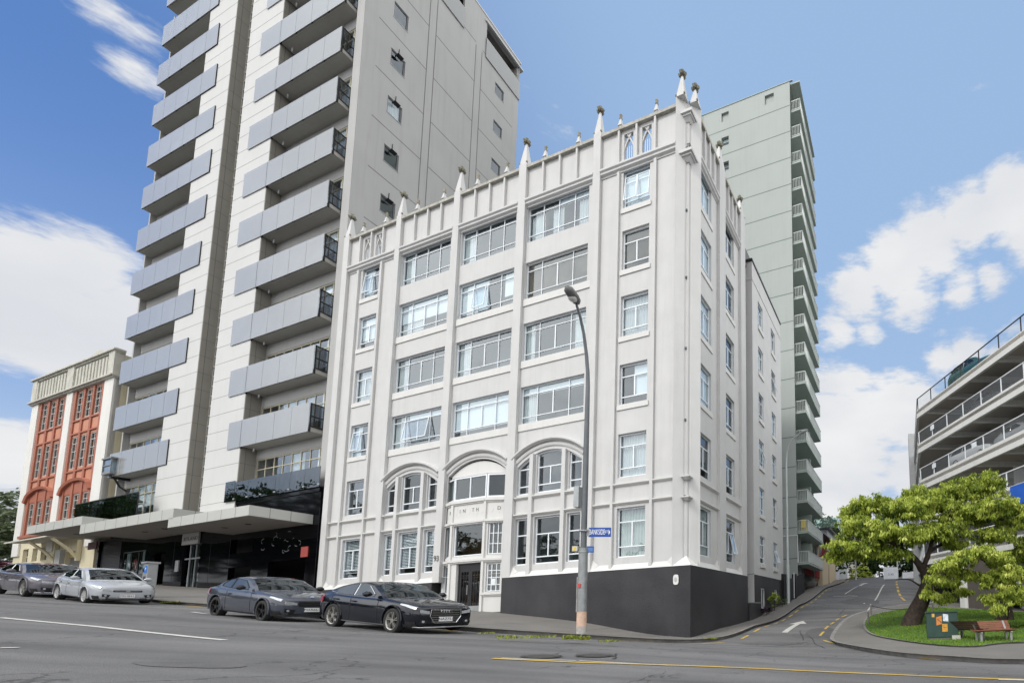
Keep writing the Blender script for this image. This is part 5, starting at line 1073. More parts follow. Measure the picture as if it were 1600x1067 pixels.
# ------------------------------------------------------------------ parking building on the right
def parking_building():
    g = Vector((.425, -.905, 0)).normalized(); n = V.copy(); o = Vector((3.9, 38, 0)); F = Fr(o, g, n)      # a along the street face towards the camera, b back along the side street
    T = thing('parking_building', 'multi-storey open parking building with pale concrete decks at the right', 'building', (10, 35, 0))
    con = mat('pale_concrete', (.66, .66, .64), .8, var=.08, scale=.5, streak=.25, bump=.15); sof = mat('deck_soffit', (.42, .39, .35), .85, var=.15, scale=.4); back = mat('deck_core_wall', (.35, .34, .33), .8)
    lev = [(15.09, 15.76), (12.2, 12.95), (9.15, 9.95), (6.15, 6.95), (3.2, 3.95)]; B = 26
    I = Vector((1, .12, 0)).normalized()     # inwards
    Fi = lambda a, d, z: o+g*a+I*d+Vector((0, 0, z))
    for i, (z0, z1) in enumerate(lev):
        # deck outline: G corner, along street face, inside; far side along V
        base = lambda z: [o+Vector((0, 0, z)), o+g*30+Vector((0, 0, z)), o+g*30+I*22+Vector((0, 0, z)), o+n*B+I*22+Vector((0, 0, z)), o+n*B+Vector((0, 0, z))]
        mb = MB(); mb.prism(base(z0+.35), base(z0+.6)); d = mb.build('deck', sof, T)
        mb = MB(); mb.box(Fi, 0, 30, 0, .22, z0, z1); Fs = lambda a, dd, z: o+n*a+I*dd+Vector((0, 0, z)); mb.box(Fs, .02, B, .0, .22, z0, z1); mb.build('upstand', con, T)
        mb = MB()
        for k in range(11): mb.box(Fi, .9+k*2.9, 1.25+k*2.9, .22, 14, z0+.05, z0+.36)
        mb.build('beam', con, d)
        # railing
        zt = z1+.98; mb = MB(); mb.box(Fi, 0, 30, .06, .13, zt-.05, zt); mb.box(Fs, .1, B, .06, .12, zt-.05, zt)
        for k in range(16): mb.box(Fi, .03+k*2.0, .09+k*2.0, .07, .12, z1, zt-.05)
        for k in range(12): mb.box(Fs, 2+k*2.2, 2.06+k*2.2, .07, .12, z1, zt-.05)
        r = mb.build('railing', white if i else dark, T)
        mb = MB(); mb.poly([Fi(.1, .1, z1+.05), Fi(30, .1, z1+.05), Fi(30, .1, zt-.08), Fi(.1, .1, zt-.08)]); mb.build('rail_mesh', glass('mesh_glass', (.62, .64, .66), .02, .3, 0, .15, (.3, .3, .3)) if i else glass('clear_panel', (.93, .95, .96), .01), r)
    mb = MB(); mb.box(Fi, -1, 30, 14, 14.3, 0, 15); mb.build('core_wall', back, T)  # core wall in one even grey
    for k in range(6): mb = MB(); mb.box(Fi, .6+k*5.8, 1.1+k*5.8, 3.2, 3.8, -.5, 15.1); mb.build('column', con, T)
    mb = MB(); mb.box(Fi, 0, 2.0, .4, 3.2, -.5, 9.0) if False else None
    # stair core behind the corner
    mb = MB(); mb.box(Fs, 12, 14, -.5, 2.5, 0, 18.2); mb.build('stair_core', mat('core_grey', (.33, .34, .35), .7), T)
    mb = MB(); mb.box(Fs, 8, 9.2, -1.0, .05, 9.2, 10.8); mb.build('wall_sign', mat('slate_blue', (.05, .065, .085), .5), T)
    mb = MB(); mb.box(Fi, 10.5, 16, -.06, -.03, 5.75, 6.9); mb.build('blue_fascia_sign', mat('blue_sign', (.02, .11, .50), .4), T)
    for a, i in ((1.9, 1), (6.9, 2), (1.9, 2)):
        mb = MB(); z = lev[i][1]; mb.box(Fi, a, a+.5, .03, .05, z+.45, z+.8); mb.build('notice', mat('paper', (.7, .7, .7), .7), T)
    # ground level: blade wall and dark opening
    mb = MB(); mb.box(Fi, 4.9, 5.5, -.1, .3, -.8, 3.1); mb.build('blade_wall', con, T)
    mb = MB(); mb.box(Fi, 5.6, 8.4, .05, .3, -1, 3.1); mb.build('service_door', mat('service_brown', (.10, .085, .075), .7), T)
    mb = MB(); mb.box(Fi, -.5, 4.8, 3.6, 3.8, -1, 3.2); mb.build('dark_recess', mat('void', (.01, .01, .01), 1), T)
    return lev, Fi
LEV, FGAR = parking_building()

# ------------------------------------------------------------------ distant buildings
def simple_block(name, lab, cat, c, ax, w, d, z0, z1, m, wins=(), roofm=None, eave=.0, wm=None):
    ax = Vector(ax).normalized(); ay = Vector((-ax.y, ax.x, 0)); F = Fr((c[0], c[1], 0), ax, ay); T = thing(name, lab, cat, (c[0], c[1], z0))
    mb = MB(); wall_holes(mb, F, 0, w, z0, z1, 0, [q for q in wins], .15); mb.poly([F(0, 0, z0), F(0, d, z0), F(0, d, z1), F(0, 0, z1)]); mb.poly([F(w, 0, z0), F(w, d, z0), F(w, d, z1), F(w, 0, z1)]); mb.poly([F(0, d, z0), F(w, d, z0), F(w, d, z1), F(0, d, z1)]); mb.build('wall', m, T)
    mb = MB(); mb.box(F, -eave, w+eave, -eave, d+eave, z1, z1+.15); mb.build('roof', roofm or dark, T)
    for q in wins: window(F, T, *q, .08, [(q[1]-q[0])/2], (), t=.06, pm=MAT.get('opaque_dark_pane') or mat('opaque_dark_pane', (.05, .065, .08), .08), fm=wm or white)
    return T, F
# white modern block far up the main street, left edge
d_ = (.93, -.36, 0)
c_ = (-221.131, 117.118, 14.722)
T, F = simple_block('office_block', 'pale low office block beyond the cream warehouse at far left', 'building', (c_[0], c_[1]), (1, -.02, 0), 42, 20, 4, 35.5, mat('office_white', (.62, .64, .66), .6), [(2+k*4.6, 5.6+k*4.6, z, z+5.2) for k in range(8) for z in (8, 17, 26)], eave=.3)
mb = MB(); mb.box(F, -.5, 42.5, -.5, -.05, 31.8, 36); mb.build('fascia', mat('office_grey', (.42, .45, .48), .5), T)
# houses up the side street
sw = mat('weatherboard_white', (.60, .62, .62), .7, var=.06); be = mat('beige_render', (.52, .43, .30), .8, var=.08, streak=.1); red = mat('red_timber', (.22, .03, .03), .6); rst = mat('grey_blue_render', (.33, .33, .36), .8)
def veranda_house():
    T = thing('veranda_house', 'small house with dark red veranda posts up the side street', 'house', W(1, 36, 4)); F = FS
    mb = MB(); mb.poly([F(34, 2.6, 2), F(46, 2.6, 2), F(46, 2.6, 9.3), F(34, 2.6, 9.3)]); mb.poly([F(31.5, .9, 2), F(31.5, 9, 2), F(31.5, 9, 9), F(31.5, .9, 9)]); mb.box(F, 31.5, 34, .9, 9, 2, 8.8); mb.build('wall', be, T)
    mb = MB(); mb.hexa([F(31, -.5, 8.4), F(46, -.5, 8.4), F(46, 9, 10.4), F(31, 9, 10.4), F(31, -.5, 8.55), F(46, -.5, 8.55), F(46, 9, 10.6), F(31, 9, 10.6)]); mb.build('roof', mat('iron_roof', (.10, .10, .105), .6), T)
    mb = MB(); mb.box(F, 34, 46, -.1, 2.6, 5.9, 6.1); mb.build('veranda_floor', red, T)
    for a in (34.2, 37, 40, 43, 45.8): mb = MB(); mb.box(F, a, a+.14, -.05, .09, 6.1, 8.4); mb.build('post', red, T)
    mb = MB(); mb.box(F, 34.2, 46, -.03, .03, 7.0, 7.1); 
    for k in range(70): mb.box(F, 34.3+k*.165, 34.34+k*.165, -.02, .02, 6.1, 7.0)
    mb.build('railing', red, T)
    for a in (36, 39.5, 43): mb = MB(); mb.box(F, a, a+1, 2.5, 2.56, 6.3, 8.2); mb.build('window', dark, T)
    for a in (32.2, 33.1): mb = MB(); mb.box(F, a, a+.5, .84, .89, 6.4, 7.8); mb.build('window', dark, T)
veranda_house()
def garden_wall():
    T = thing('garden_wall', 'tall beige rendered garden wall with a red gate beside the veranda house', 'wall', W(.2, 38, 3)); F = FS
    mb = MB(); mb.prism([F(33.5, -.1, 1.5), F(44, -.1, 1.5), F(44, .5, 1.5), F(33.5, .5, 1.5)], [F(33.5, -.1, 5.9), F(44, -.1, 6.6), F(44, .5, 6.6), F(33.5, .5, 5.9)]); mb.build('wall', be, T)
    mb = MB(); mb.box(F, 25.8, 33.4, .3, .4, 3.5, 5.0); mb.build('fence_panel', red, T)
    for k in range(14): mb = MB(); mb.box(F, 26+k*.55, 26.1+k*.55, .2, .3, 3.4, 5.1); mb.build('fence_bar', red, T)
garden_wall()
T = thing('concrete_bin_bay', 'curved concrete bay beside the footpath below the red fence', 'bay', W(.3, 30, 2.4)); mb = MB(); mb.tube([W(.9, 28, 2.5), W(.6, 29.5, 2.6), W(.4, 31, 2.8)], [.35, .5, .3], 12); mb.build('bay_wall', concrete, T)
T, F = simple_block('townhouse', 'grey upper town house with a green glass balcony above the veranda house', 'house', W(1.5, 47, 0)[:2], V, 12, 9, 3, 11.3, rst, [(2, 4, 8.4, 10.4), (6, 9, 8.4, 10.4)], eave=.5)
gg = glass('green_glass', (.80, .93, .88), .10, .02); Fg = FS; mb = MB(); mb.box(Fg, 47, 59, -.1, -.05, 11.5, 12.9); mb.box(Fg, 47, 47.05, -.05, 5, 11.5, 12.9); mb.build('glass_balustrade', gg, T)
simple_block('weatherboard_house', 'white weatherboard house with a steep side wall near the crest', 'house', W(.2, 60, 0)[:2], V, 16, 9, 2, 10.4, sw, [(3, 4.4, 6, 8)], eave=.4)
simple_block('end_house', 'cream two-tone block with a brick base at the crest of the side street', 'house', (-5.2, 84), (1, .05, 0), 5.6, 8, 3, 9.6, mat('pale_cream', (.60, .57, .46), .8, var=.06), [], eave=.3)
mb = MB(); mb.box(Fr((-5.2, 84, 0), (1, .05, 0), (0, 1, 0)), .3, 5.6, -.08, -.02, 2.6, 5.3); tag(mb.build('brick_base_wall', mat('brown_brick', (.16, .11, .09), .9, var=.4, scale=6)), 'brown brick wall under the cream block at the crest', 'wall')
# ------------------------------------------------------------------ cars
rub = mat('tyre_rubber', (.02, .02, .02), .8, var=.2); carglass = glass('car_glass', tint=(.10, .11, .12), refl=.05, rough=.01); chrome = mat('chrome', (.75, .75, .76), .12, 1, var=.05); blackpl = mat('black_trim', (.012, .012, .013), .4)
def headlamp_mat():
    m = mat('headlamp', (.62, .65, .68), .08, .35, var=.5, scale=28, coat=1); return m
tailm = mat('tail_lamp', (.30, .01, .01), .15, var=.2, coat=1); platem = mat('number_plate', (.70, .70, .70), .4)
def paint(name, col, flake=.0): return mat(name, col, .5, .0, var=.04, coat=1, spec=.0)
def interp(x, xs, ys):
    if x <= xs[0]: return ys[0]
    for i in range(len(xs)-1):
        if x <= xs[i+1]:
            t = (x-xs[i])/(xs[i+1]-xs[i]); t = t*t*(3-2*t)*.35+t*.65; return ys[i]+(ys[i+1]-ys[i])*t
    return ys[-1]
def make_car(sp, loc, M, label, group, pm, rim_m, plate='', name='parked_car', detail=True):
    """sp: dict of profile numbers; car frame x to the front, y left, z up, origin under the middle of the wheelbase"""
    T = thing(name, label, 'car', loc, group); L, Wd, WB_, fo, r = sp['L'], sp['W']/2, sp['wb'], sp['fo'], sp['r']; xf = WB_/2+fo; ht = sp['H']
    P = lambda x, y, z: M @ Vector((x, y, z))
    tx = [0]+[q[0] for q in sp['top']]+[L]; tz = [sp['nose']]+[q[1] for q in sp['top']]+[sp['tailz']]
    ztop = lambda s: interp(s, tx, tz)
    wid = lambda s: Wd*interp(s, [0, .06, .18, .45, .95, L*.5, L-.9, L-.35, L-.1, L], [.74, .83, .90, .96, .99, 1.0, .985, .94, .87, .80])
    zbot = lambda s: interp(s, [0, .12, .5, L-.5, L-.1, L], [.24, .17, .17, .19, .26, .34])
    def section(s):
        w, zt, zb = wid(s), ztop(s), zbot(s); zs = zt-.10
        return [(0, zb), (.80*w, zb), (.93*w, zb+.03), (.975*w, zb+.12), (.995*w, zb+(zs-zb)*.45), (w, zb+(zs-zb)*.72), (.975*w, zs), (.93*w, zs+.055), (.82*w, zt-.005), (.5*w, zt+.018), (0, zt+.028)]
    S = sorted(set([0, .03, .08, .15, .25, .4, .6, .8]+[1.0+i*(L-2.0)/22 for i in range(23)]+[L-.75, L-.5, L-.3, L-.15, L-.06, L]))
    v = []; f = []; sec = [section(s) for s in S]; n = len(sec[0]); ring = 2*n-2
    for s, q in zip(S, sec): v += [(xf-s, y, z) for y, z in q]+[(xf-s, -y, z) for y, z in q[-2:0:-1]]
    for i in range(len(S)-1):
        for j in range(ring): a = i*ring+j; b = i*ring+(j+1) % ring; f.append((a, b, b+ring, a+ring))
    f.append(tuple(range(ring))); f.append(tuple((len(S)-1)*ring+j for j in reversed(range(ring))))
    me = bpy.data.meshes.new('body'); me.from_pydata(v, [], f); bm = bmesh.new(); bm.from_mesh(me); bmesh.ops.recalc_face_normals(bm, faces=bm.faces); bm.to_mesh(me); bm.free(); me.materials.append(pm); me.materials.append(blackpl)
    o = bpy.data.objects.new('body', me); COL.objects.link(o)
    if detail:
        cm = MB()
        for wx in (WB_/2, -WB_/2):
            for sy in (-1, 1): cm.tube([(wx, sy*(Wd-.34), r+.01), (wx, sy*(Wd+.2), r+.01)], r+.055, 28)
        c = cm.build('cutter', blackpl); bo = o.modifiers.new('b', 'BOOLEAN'); bo.object = c; bo.operation = 'DIFFERENCE'; bo.solver = 'EXACT'; bo.material_mode = 'TRANSFER'
        dg = bpy.context.evaluated_depsgraph_get(); dg.update(); me2 = bpy.data.meshes.new_from_object(o.evaluated_get(dg)); o.modifiers.clear(); o.data = me2; bpy.data.objects.remove(c); me = me2
    me.polygons.foreach_set('use_smooth', [True]*len(me.polygons)); me.set_sharp_from_angle(angle=R_(38)); me.transform(M); o.parent = T; o.matrix_parent_inverse = world_of(T).inverted()
    # greenhouse
    gx = [q[0] for q in sp['roof']]; gz = [q[1] for q in sp['roof']]; g0, g1 = gx[0], gx[-1]
    roofz = lambda s: interp(s, gx, gz); K = .36
    belt = lambda s: min(ztop(s), sp.get('belt', 9))-.03
    def gsec(s):
        zb = belt(s)-.04; zr = max(roofz(s), zb+.02); h = max(zr-.035-zb, .005); wb_ = wid(s)*.93; wr = max(wb_-K*h-.02, .1)
        return [(wb_, zb), (wb_-K*h*.5, zb+h*.5), (wb_-K*h, zb+h), (wr-.06, zr), (wr*.6, zr+.022), (0, zr+.03)]
    GS = [g0+(g1-g0)*i/30 for i in range(31)]; v = []; f = []; q = [gsec(s) for s in GS]; n = 6; ring = 11
    for s, c in zip(GS, q): v += [P(xf-s, y, z) for y, z in c]+[P(xf-s, -y, z) for y, z in c[-2::-1]]
    for i in range(30):
        for j in range(10): a = i*ring+j; f.append((a, a+1, a+1+ring, a+ring))
    f.append(tuple(range(ring))); f.append(tuple(30*ring+j for j in reversed(range(ring))))
    isg = lambda i: sp['ws'][0] <= (GS[i]+GS[i+1])/2 <= sp['ws'][1] or sp['rw'][0] <= (GS[i]+GS[i+1])/2 <= sp['rw'][1]
    keep = []; wsf = []; rwf = []
    for i in range(30):
        for j in range(10):
            q_ = f[i*10+j]; (keep if not (isg(i) and 3 <= j <= 6) else wsf if GS[i] < L*.5 else rwf).append(q_)
    keep += f[300:]; mb = MB(); mb.v = [tuple(p) for p in v]; mb.f = keep; mb.m = [0]*len(keep); mb.build('cabin', pm, T, smooth=40)
    for nm_, fs_ in (('windscreen', wsf), ('rear_window', rwf)): mb = MB(); mb.v = [tuple(p) for p in v]; mb.f = fs_; mb.m = [0]*len(fs_); o_ = mb.build(nm_, carglass, T, smooth=60); bm = bmesh.new(); bm.from_mesh(o_.data); bmesh.ops.delete(bm, geom=[x for x in bm.verts if not x.link_faces], context='VERTS'); bm.to_mesh(o_.data); bm.free()
    # glass patches lie 6 mm proud of the cabin surface
    def side_y(s, z): zb = belt(s)-.04; return wid(s)*.93-K*(z-zb)+.007
    def sidewin(poly, nm='side_window'):
        for sy in (-1, 1):
            mb = MB(); lo, hi = poly; xs = sorted(set([p[0] for p in lo+hi]+[lo[0][0]+(lo[-1][0]-lo[0][0])*i/8 for i in range(9)]))
            li = lambda L_, x: interp2(x, L_)
            for a, b in zip(xs, xs[1:]):
                za, zb_, zc, zd = li(lo, a), li(lo, b), li(hi, b), li(hi, a)
                mb.poly([P(xf-a, sy*side_y(a, za), za), P(xf-b, sy*side_y(b, zb_), zb_), P(xf-b, sy*side_y(b, zc), zc), P(xf-a, sy*side_y(a, zd), zd)])
            mb.build(nm, carglass, T, smooth=30)
            mb = MB(); tp = [P(xf-a, sy*(side_y(a, z_)+.004), z_) for a in xs for z_ in (li(hi, a)+.008,)]; bt = [P(xf-a, sy*(side_y(a, z_)+.004), z_) for a in xs for z_ in (li(lo, a)-.008,)]; mb.tube(tp, .009, 5); mb.tube(bt+[tp[-1]], .009, 5); mb.build('window_trim', chrome if sp.get('chsill') or sp.get('roundel') is None else blackpl, T)
    def interp2(x, L_):
        if x <= L_[0][0]: return L_[0][1]
        for (a, za), (b, zb) in zip(L_, L_[1:]):
            if x <= b: return za+(zb-za)*(x-a)/(b-a)
        return L_[-1][1]
    for w_ in sp['side']: sidewin(w_)
    # wheels
    nsp = sp.get('spokes', 5)
    for wx in (WB_/2, -WB_/2):
        for sy in (-1, 1):
            yc = sy*(Wd-.115); C = lambda y, rr, t: P(wx+rr*math.cos(t), yc+sy*y, r+rr*math.sin(t)); N_ = 28; prof = [(-.10, r*.70), (-.11, r*.86), (-.095, r*.97), (-.05, r), (.05, r), (.095, r*.97), (.108, r*.86), (.098, r*.72)]
            mb = MB(); i0 = 0
            for k in range(N_):
                for y, rr in prof: mb.v.append(tuple(C(y, rr, 2*PI*k/N_)))
            m_ = len(prof)
            for k in range(N_):
                for j in range(m_-1): a = k*m_+j; b = ((k+1) % N_)*m_+j; mb.f.append((a, a+1, b+1, b)); mb.m.append(0)
            w = mb.build('wheel', rub, T, smooth=50)
            mb = MB()
            for (y0, r0, y1, r1) in ((.098, r*.72, .085, r*.735), (.085, r*.735, .075, r*.66), (.075, r*.66, .02, r*.64)):
                for k in range(N_): mb.poly([C(y0, r0, 2*PI*k/N_), C(y0, r0, 2*PI*(k+1)/N_), C(y1, r1, 2*PI*(k+1)/N_), C(y1, r1, 2*PI*k/N_)])
            for k in range(nsp):
                t = 2*PI*k/nsp+.3
                for dt in ((-.16, .16) if sp.get('double') else (0,)):
                    wd = .10 if sp.get('double') else sp.get('sw', .17); t2 = t+dt
                    mb.hexa([C(.03, r*.14, t-wd*1.3+dt*.4), C(.03, r*.14, t+wd*1.3+dt*.4), C(.03, r*.68, t2+wd*.6), C(.03, r*.68, t2-wd*.6), C(.075, r*.14, t-wd*1.3+dt*.4), C(.075, r*.14, t+wd*1.3+dt*.4), C(.082, r*.68, t2+wd*.6), C(.082, r*.68, t2-wd*.6)])
            for k in range(12): mb.poly([C(.085, .0, 0), C(.08, r*.19, 2*PI*k/12), C(.08, r*.19, 2*PI*(k+1)/12)])
            mb.build('rim', rim_m, w, smooth=30)
            mb = MB(); mb.poly([C(.015, r*.66, 2*PI*k/N_) for k in range(N_)]); mb.build('brake_disc', mat('brake_dark', (.04, .04, .042), .4, .6), w)
    if not detail: return T
    def patch(s0, s1, v0, v1, nm, m_, off=.006, both=True, nu=6, nv=4):
        def pt(s, vv, sy):
            c = section(s); i = min(int(vv), len(c)-2); t = vv-i; y = c[i][0]+(c[i+1][0]-c[i][0])*t; z = c[i][1]+(c[i+1][1]-c[i][1])*t; k = off
            return P(xf-s+(k if s < .4 else 0), sy*(y+k*(1 if vv < 7.5 else .3)), z+(k if vv > 6.5 else 0))
        for sy in ((-1, 1) if both else (-1,)):
            mb = MB()
            for i in range(nu):
                for j in range(nv):
                    a, b = s0+(s1-s0)*i/nu, s0+(s1-s0)*(i+1)/nu; c, d = [[v0(x)+(v1(x)-v0(x))*q/nv if callable(v0) else v0+(v1-v0)*q/nv for q in (j, j+1)] for x in (a,)][0]
                    c2, d2 = [[v0(x)+(v1(x)-v0(x))*q/nv if callable(v0) else v0+(v1-v0)*q/nv for q in (j, j+1)] for x in (b,)][0]
                    mb.poly([pt(a, c, sy), pt(b, c2, sy), pt(b, d2, sy), pt(a, d, sy)])
            mb.build(nm, m_, T, smooth=40)
    hs0, hs1, hv0, hv1 = sp['head']; patch(hs0, hs1, lambda s: hv0+(hv1-hv0)*.25*(s-hs0)/(hs1-hs0), lambda s: hv1-(hv1-hv0)*.25*(s-hs0)/(hs1-hs0), 'headlight', headlamp_mat())
    patch(.06, .34, 1.6, 3.6, 'bumper_intake', blackpl); patch(L-.42, L-.03, 5.2, 6.6, 'tail_light', tailm)
    patch(1.15, L-1.1, 1.9, 2.5, 'sill', blackpl if not sp.get('chsill') else chrome, .008, nu=16, nv=2)
    # lamps wrap round onto the nose; dark side intakes and a bright splitter line
    gw_ = sp['grille'][0]; nz = sp['nose']; xn = xf+.003
    for sy in (-1, 1):
        yo = Wd*.735; yi = gw_*.98+.03; mb = MB(); mb.prism([P(xn+.006, sy*yi, nz-.13), P(xn+.006, sy*yo, nz-.10), P(xn+.006, sy*yo, nz-.005), P(xn+.006, sy*yi, nz-.05)], [P(xn-.02, sy*yi, nz-.13), P(xn-.02, sy*yo, nz-.10), P(xn-.02, sy*yo, nz-.005), P(xn-.02, sy*yi, nz-.05)]); mb.build('headlight', headlamp_mat(), T)
        mb = MB(); mb.prism([P(xn+.005, sy*(yi+.06), .30), P(xn+.005, sy*yo, .32), P(xn+.005, sy*yo, .44), P(xn+.005, sy*(yi+.02), .40)], [P(xn-.02, sy*(yi+.06), .30), P(xn-.02, sy*yo, .32), P(xn-.02, sy*yo, .44), P(xn-.02, sy*(yi+.02), .40)]); mb.build('side_intake', blackpl, T)
        mb = MB(); c_ = P(xn+.012, sy*(yo-.08), .37); mb.tube([c_, P(xn-.0, sy*(yo-.08), .37)], .035, 10); mb.build('fog_lamp', headlamp_mat(), T)
        for wx in (WB_/2, -WB_/2):      # raised wheel-arch lip
            s_ = xf-wx; mb = MB(); pts = [P(wx+(r+.065)*math.cos(t), sy*(wid(s_)+.004-.012*abs(math.cos(t))), r+.01+(r+.065)*math.sin(t)) for t in [PI*(-.08+1.16*q/20) for q in range(21)]]; mb.tube(pts, .022, 6); mb.build('arch_lip', pm, T, smooth=60)
    mb = MB(); mb.tube([P(xf-.10, -Wd*.86, .215), P(xf+.0, -Wd*.72, .205), P(xf+.02, 0, .20), P(xf+.0, Wd*.72, .205), P(xf-.10, Wd*.86, .215)], .014, 6); mb.build('splitter', chrome if sp.get('chsill') else blackpl, T)
    # door gaps and handles
    for s in sp['gaps']:
        for sy in (-1, 1):
            c = section(s); mb = MB(); pts = [P(xf-s, sy*(y+.003), z) for y, z in c[3:8]]
            for p, q in zip(pts, pts[1:]): d = M.to_3x3() @ Vector((.010, 0, 0)); mb.poly([p-d, q-d, q+d, p+d])
            mb.build('door_gap', blackpl, T)
    for s in sp['handles']:
        for sy in (-1, 1): y = sy*(wid(s)+.005); z = ztop(s)-.17; mb = MB(); mb.box(P, xf-s-.09, xf-s+.09, y-.018, y+.018, z-.016, z+.016); mb.build('door_handle', pm if not sp.get('chsill') else pm, T)
    # character line: thin raised crease
    for sy in (-1, 1):
        mb = MB(); pts = [P(xf-s, sy*(wid(s)+.002), zbot(s)+(ztop(s)-.10-zbot(s))*.74) for s in [.9+(L-1.6)*i/14 for i in range(15)]]; mb.tube(pts, .006, 4); mb.build('body_crease', pm, T, smooth=60)
    # mirrors
    ms = sp['ws'][0]+.42
    for sy in (-1, 1):
        mb = MB(); y0 = sy*(wid(ms)*.93); c = P(xf-ms, y0+sy*.17, belt(ms)+.10); mb.tube([P(xf-ms, y0+sy*.04, belt(ms)+.10), P(xf-ms+.01, y0+sy*.10, belt(ms)+.11), P(xf-ms+.01, y0+sy*.17, belt(ms)+.11), P(xf-ms, y0+sy*.24, belt(ms)+.10)], [.03, .07, .085, .05], 10)
        mb.build('mirror', pm if sp.get('bodymirror', 1) else blackpl, T, smooth=50)
    # front: grille, plate
    gw, gz0, gz1 = sp['grille']; mb = MB(); x = xf+.004; zc_ = (gz0+gz1)/2; k = sp.get('gtaper', .8)
    mb.prism([P(x, -gw*k, gz0), P(x, gw*k, gz0), P(x, gw, zc_), P(x, gw*.95, gz1), P(x, -gw*.95, gz1), P(x, -gw, zc_)], [P(x-.03, -gw*k, gz0), P(x-.03, gw*k, gz0), P(x-.03, gw, zc_), P(x-.03, gw*.95, gz1), P(x-.03, -gw*.95, gz1), P(x-.03, -gw, zc_)]); gr = mb.build('grille', blackpl, T)
    mb = MB()
    for i in range(sp.get('bars', 5)):
        z = gz0+(gz1-gz0)*(i+.5)/sp.get('bars', 5); mb.box(P, x, x+.008, -gw*.88, gw*.88, z-.006, z+.006)
    mb.build('grille_bar', chrome if sp.get('chbars') else mat('dark_chrome', (.18, .18, .19), .25, .8), gr)
    if sp.get('gframe'):
        mb = MB(); L6 = [(-gw*k, gz0), (gw*k, gz0), (gw, zc_), (gw*.95, gz1), (-gw*.95, gz1), (-gw, zc_)]
        for (a, b), (c, d) in zip(L6, L6[1:]+L6[:1]): mb.tube([P(x+.005, a, b), P(x+.005, c, d)], .012, 6)
        mb.build('grille_frame', chrome, gr)
    pz = sp['platez']; mb = MB(); mb.box(P, x+.012, x+.022, -.18, .18, pz-.065, pz+.065); pl = mb.build('number_plate', platem, T)
    if plate: lettering(plate, .105, P(x+.023, 0, pz), M.to_3x3() @ Vector((0, 1, 0)), M.to_3x3() @ Vector((0, 0, 1)), blackpl, pl, depth=.002)
    if sp.get('rings'):
        for i in range(4):
            mb = MB(); y = (-1.5+i)*.066; pts = [P(x+.018, y+.042*math.cos(t), gz1-.065+.042*math.sin(t)) for t in [2*PI*q/16 for q in range(17)]]; mb.tube(pts, .007, 5, cap=False); mb.build('badge_ring', chrome, gr)
    elif sp.get('roundel'):
        mb = MB(); mb.tube([P(x+.0-.06, 0, ztop(.10)+.035), P(x-.05, 0, ztop(.10)+.06)], .04, 14); mb.build('badge', mat('badge_blue', (.25, .35, .5), .3), gr)
    else:
        mb = MB(); mb.box(P, x+.012, x+.02, -.05, .05, gz1-.06 if gz1-gz0 > .1 else zc_-.035, gz1+.01 if gz1-gz0 > .1 else zc_+.035); mb.build('badge', chrome, gr)
    mb = MB(); mb.box(P, xf-.12, xf-.0, -Wd*.62, Wd*.62, .20, .30); mb.build('lower_grille', blackpl, T)
    # dark interior floor so that the windows read deep, seats
    return T
def place(a_r, a_f, b, bf=None, sc=1):
    """car matrix from rear / front wheel positions on the street"""
    bf = b if bf is None else bf; R0 = W(a_r, b, 0); F0 = W(a_f, bf, 0); R0.z = G(R0.x, R0.y)+.012; F0.z = G(F0.x, F0.y)+.012
    x = (F0-R0).normalized(); y = Vector((0, 0, 1)).cross(x).normalized(); z = x.cross(y); c = (R0+F0)/2
    return Matrix(((x.x*sc, y.x*sc, z.x*sc, c.x), (x.y*sc, y.y*sc, z.y*sc, c.y), (x.z*sc, y.z*sc, z.z*sc, c.z), (0, 0, 0, 1))), c
fast = dict(L=4.92, W=1.92, wb=2.95, fo=.90, r=.362, H=1.42, nose=.72, tailz=.92, top=[(.04, .775), (.15, .815), (.5, .885), (1.0, .95), (1.5, .995), (2.2, 1.0), (3.2, 1.02), (4.0, 1.05), (4.55, 1.03), (4.85, .99)],
            roof=[(1.42, .96), (1.9, 1.20), (2.3, 1.365), (2.75, 1.42), (3.2, 1.405), (3.7, 1.32), (4.25, 1.17), (4.66, 1.03)], ws=(1.52, 2.33), rw=(3.65, 4.55), side=[([(1.98, 1.02), (2.95, 1.03)], [(1.98, 1.07), (2.42, 1.30), (2.95, 1.355)]), ([(3.03, 1.03), (3.85, 1.05), (4.2, 1.10)], [(3.03, 1.355), (3.5, 1.30), (3.9, 1.20), (4.2, 1.115)])],
            head=(.10, .62, 6.2, 7.5), gaps=[1.62, 2.98, 3.98], handles=[2.8, 3.72], grille=(.40, .33, .72), gframe=1, chbars=1, bars=6, platez=.44, rings=1, spokes=5, double=1, gtaper=.72, chsill=1, bodymirror=1)
def squeeze(sp, k, Wd):
    q = dict(sp); q['W'] = Wd
    for key in ('L', 'wb', 'fo'): q[key] = sp[key]*k
    for key in ('top', 'roof'): q[key] = [(a*k, b) for a, b in sp[key]]
    for key in ('ws', 'rw'): q[key] = (sp[key][0]*k, sp[key][1]*k)
    q['side'] = [tuple([(a*k, b) for a, b in e] for e in w) for w in sp['side']]; q['gaps'] = [g*k for g in sp['gaps']]; q['handles'] = [g*k for g in sp['handles']]; return q
fast = squeeze(fast, .945, 1.74)
M, c = place(8.30, 5.52, -7.76); make_car(fast, c, M, 'glossy black fastback car parked nearest the entrance, with silver double-spoke wheels', 'cars parked along the main street kerb', paint('black_blue_paint', (.006, .007, .012)), mat('silver_rim', (.50, .49, .46), .3, .8, var=.1), 'NAZ751')
